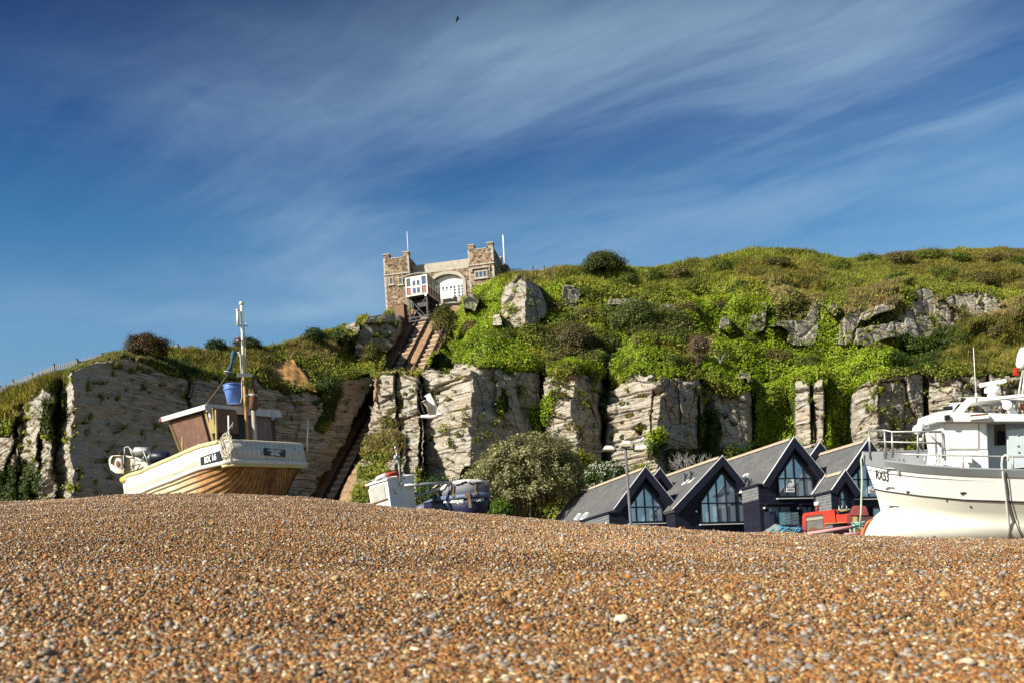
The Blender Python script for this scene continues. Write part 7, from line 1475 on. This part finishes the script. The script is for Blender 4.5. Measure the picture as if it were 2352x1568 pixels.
def flood(pts, depth, lens):
    m = MB(); c = [R_(*p) for p in pts]; m.prism([p-Vector((0, depth/2, 0)) for p in c], (0, depth, 0)); f = obj('floodlight', m, M_DROP, lp, bevel=.03); m = MB(); c = [R_(*p) for p in lens]; m.prism([p-Vector((0, depth/2+.02, 0)) for p in c], (0, depth+.04, 0)); obj('lens', m, M_LENS, f)
flood([(1080, 752), (1090, 700), (1120, 678), (1265, 675), (1290, 700), (1296, 752)], .7, [(1080, 800), (1075, 755), (1300, 755), (1302, 800), (1190, 815)])
flood([(645, 870), (690, 800), (730, 785), (850, 790), (910, 830), (925, 868), (800, 880)], .6, [(640, 888), (645, 872), (925, 870), (900, 890)])
flood([(1390, 870), (1400, 815), (1450, 782), (1620, 770), (1665, 795), (1662, 850), (1560, 878)], .6, [(1385, 895), (1392, 875), (1560, 880), (1660, 853), (1640, 872), (1560, 895)])
# ================================================================ gulls
M_GUL = paint('gull_white', (.78, .78, .77), .04, 8, .7); M_GWG = paint('gull_grey', (.36, .38, .41), .08, 8, .7); M_GBK = paint('gull_black', (.03, .03, .035), .1, 8, .6); M_BIL = paint('gull_bill', (.62, .38, .06), .1, 9, .5); M_LEG = paint('gull_leg', (.55, .36, .32), .1, 9, .6)
def gullbody(root, s, pts, rad):
    m = MB(); m.tube([Vector(p)*s for p in pts], [r*s for r in rad], 12); o = obj('body', m, M_GUL, root, True); sm = o.modifiers.new('smooth', 'SUBSURF'); sm.levels = sm.render_levels = 1; return o
g = ll(1530, 772)-Vector((0, .1, 0)); gl = thing('gull', 'grey-backed gull standing on the right-hand floodlight', 'gull', g); s = 1.0
gullbody(gl, s, [(-.34, 0, .17), (-.27, 0, .19), (-.16, 0, .22), (-.02, 0, .245), (.09, 0, .27), (.15, 0, .33), (.175, 0, .40), (.21, 0, .425), (.245, 0, .42)], [.012, .035, .075, .105, .10, .07, .058, .055, .02])
for sy in (1, -1):
    m = MB(); m.grid([[Vector(p)*s for p in r] for r in ([(-.40, sy*.02, .20), (-.2, sy*.075, .25), (0, sy*.112, .285), (.09, sy*.10, .29)], [(-.42, sy*.03, .185), (-.2, sy*.10, .21), (0, sy*.125, .225), (.10, sy*.105, .24)], [(-.30, sy*.04, .165), (-.15, sy*.085, .165), (0, sy*.105, .175), (.09, sy*.09, .20)])]); obj('wing', m, M_GWG, gl, True, solid=.015)
    m = MB(); m.tube([Vector((-.01, sy*.045, .16)), Vector((0, sy*.045, .0))], .009, 6); m.box((.02, sy*.045, .005), (.06, .05, .01)); obj('leg', m, M_LEG, gl)
    m = MB(); m.lathe((.222, sy*.048, .435), (0, sy, 0), ((0, .010), (.006, .008)), 8); obj('eye', m, M_GBK, gl)
m = MB(); m.lathe((.25, 0, .418), (1, 0, -.1), ((0, .018), (.04, .014), (.065, .004)), 8); obj('bill', m, M_BIL, gl, True)
def flying(label, c, yaw, s, up, fold=.0, roll=0.0, dark=False):
    global M_GUL, M_BIL
    if dark: M_GUL = M_BIL = M_GBK
    r = thing('gull', label, 'gull', c, (roll, 0, yaw)); gullbody(r, s, [(-.36, 0, .0), (-.28, 0, .0), (-.15, 0, -.01), (.0, 0, -.015), (.12, 0, .0), (.2, 0, .02), (.25, 0, .025), (.29, 0, .02)], [.045, .04, .065, .085, .075, .055, .05, .02])
    for sy in (1, -1):
        a1, a2 = math.radians(up), math.radians(up-25); e = Vector((.06, sy*.34*math.cos(a1), .34*math.sin(a1))); t = e+Vector((-.16, sy*.38*math.cos(a2), .38*math.sin(a2)))
        m = MB(); sh_ = Vector((.06, sy*.05, .02)); m.grid([[p*s for p in q] for q in ([sh_+Vector((.05, 0, 0)), e+Vector((.05, 0, 0)), t+Vector((.03, 0, .03))], [sh_-Vector((.10, 0, 0)), e-Vector((.10, 0, 0)), t-Vector((.06, 0, .0))], [sh_-Vector((.17, 0, 0)), e-Vector((.19, 0, .01)), t-Vector((.09, 0, .02))])]); w_ = obj('wing', m, M_GUL, r, True, solid=.012*s)
        m = MB(); t0 = e.lerp(t, .78); m.prism([p*s for p in (t0+Vector((.035, 0, .02)), t+Vector((.034, 0, .034)), t+Vector((-.16, 0, -.05)), t0-Vector((.12, 0, .01)))], Vector((0, sy*.016, .002))*s); obj('wing_tip', m, M_GWG, w_)
    m = MB(); m.lathe(Vector((.28, 0, .015))*s, (1, 0, -.1), ((0, .018*s), (.04*s, .014*s), (.065*s, .004)), 8); obj('bill', m, M_BIL, r, True)
flying('white gull gliding past the cliff with raised wings, right of the stepped pillar', P(*z7(815, 452), 30.0), math.radians(-4), 1.05, 62, roll=math.radians(24))
flying('small white gull flying in front of the bright ivy', P(1655, 832, 62), math.radians(70), .8, 68)
flying('tiny dark bird high in the sky above the station', P(1051, 44, 150), math.radians(10), 1.1, 8, dark=True)
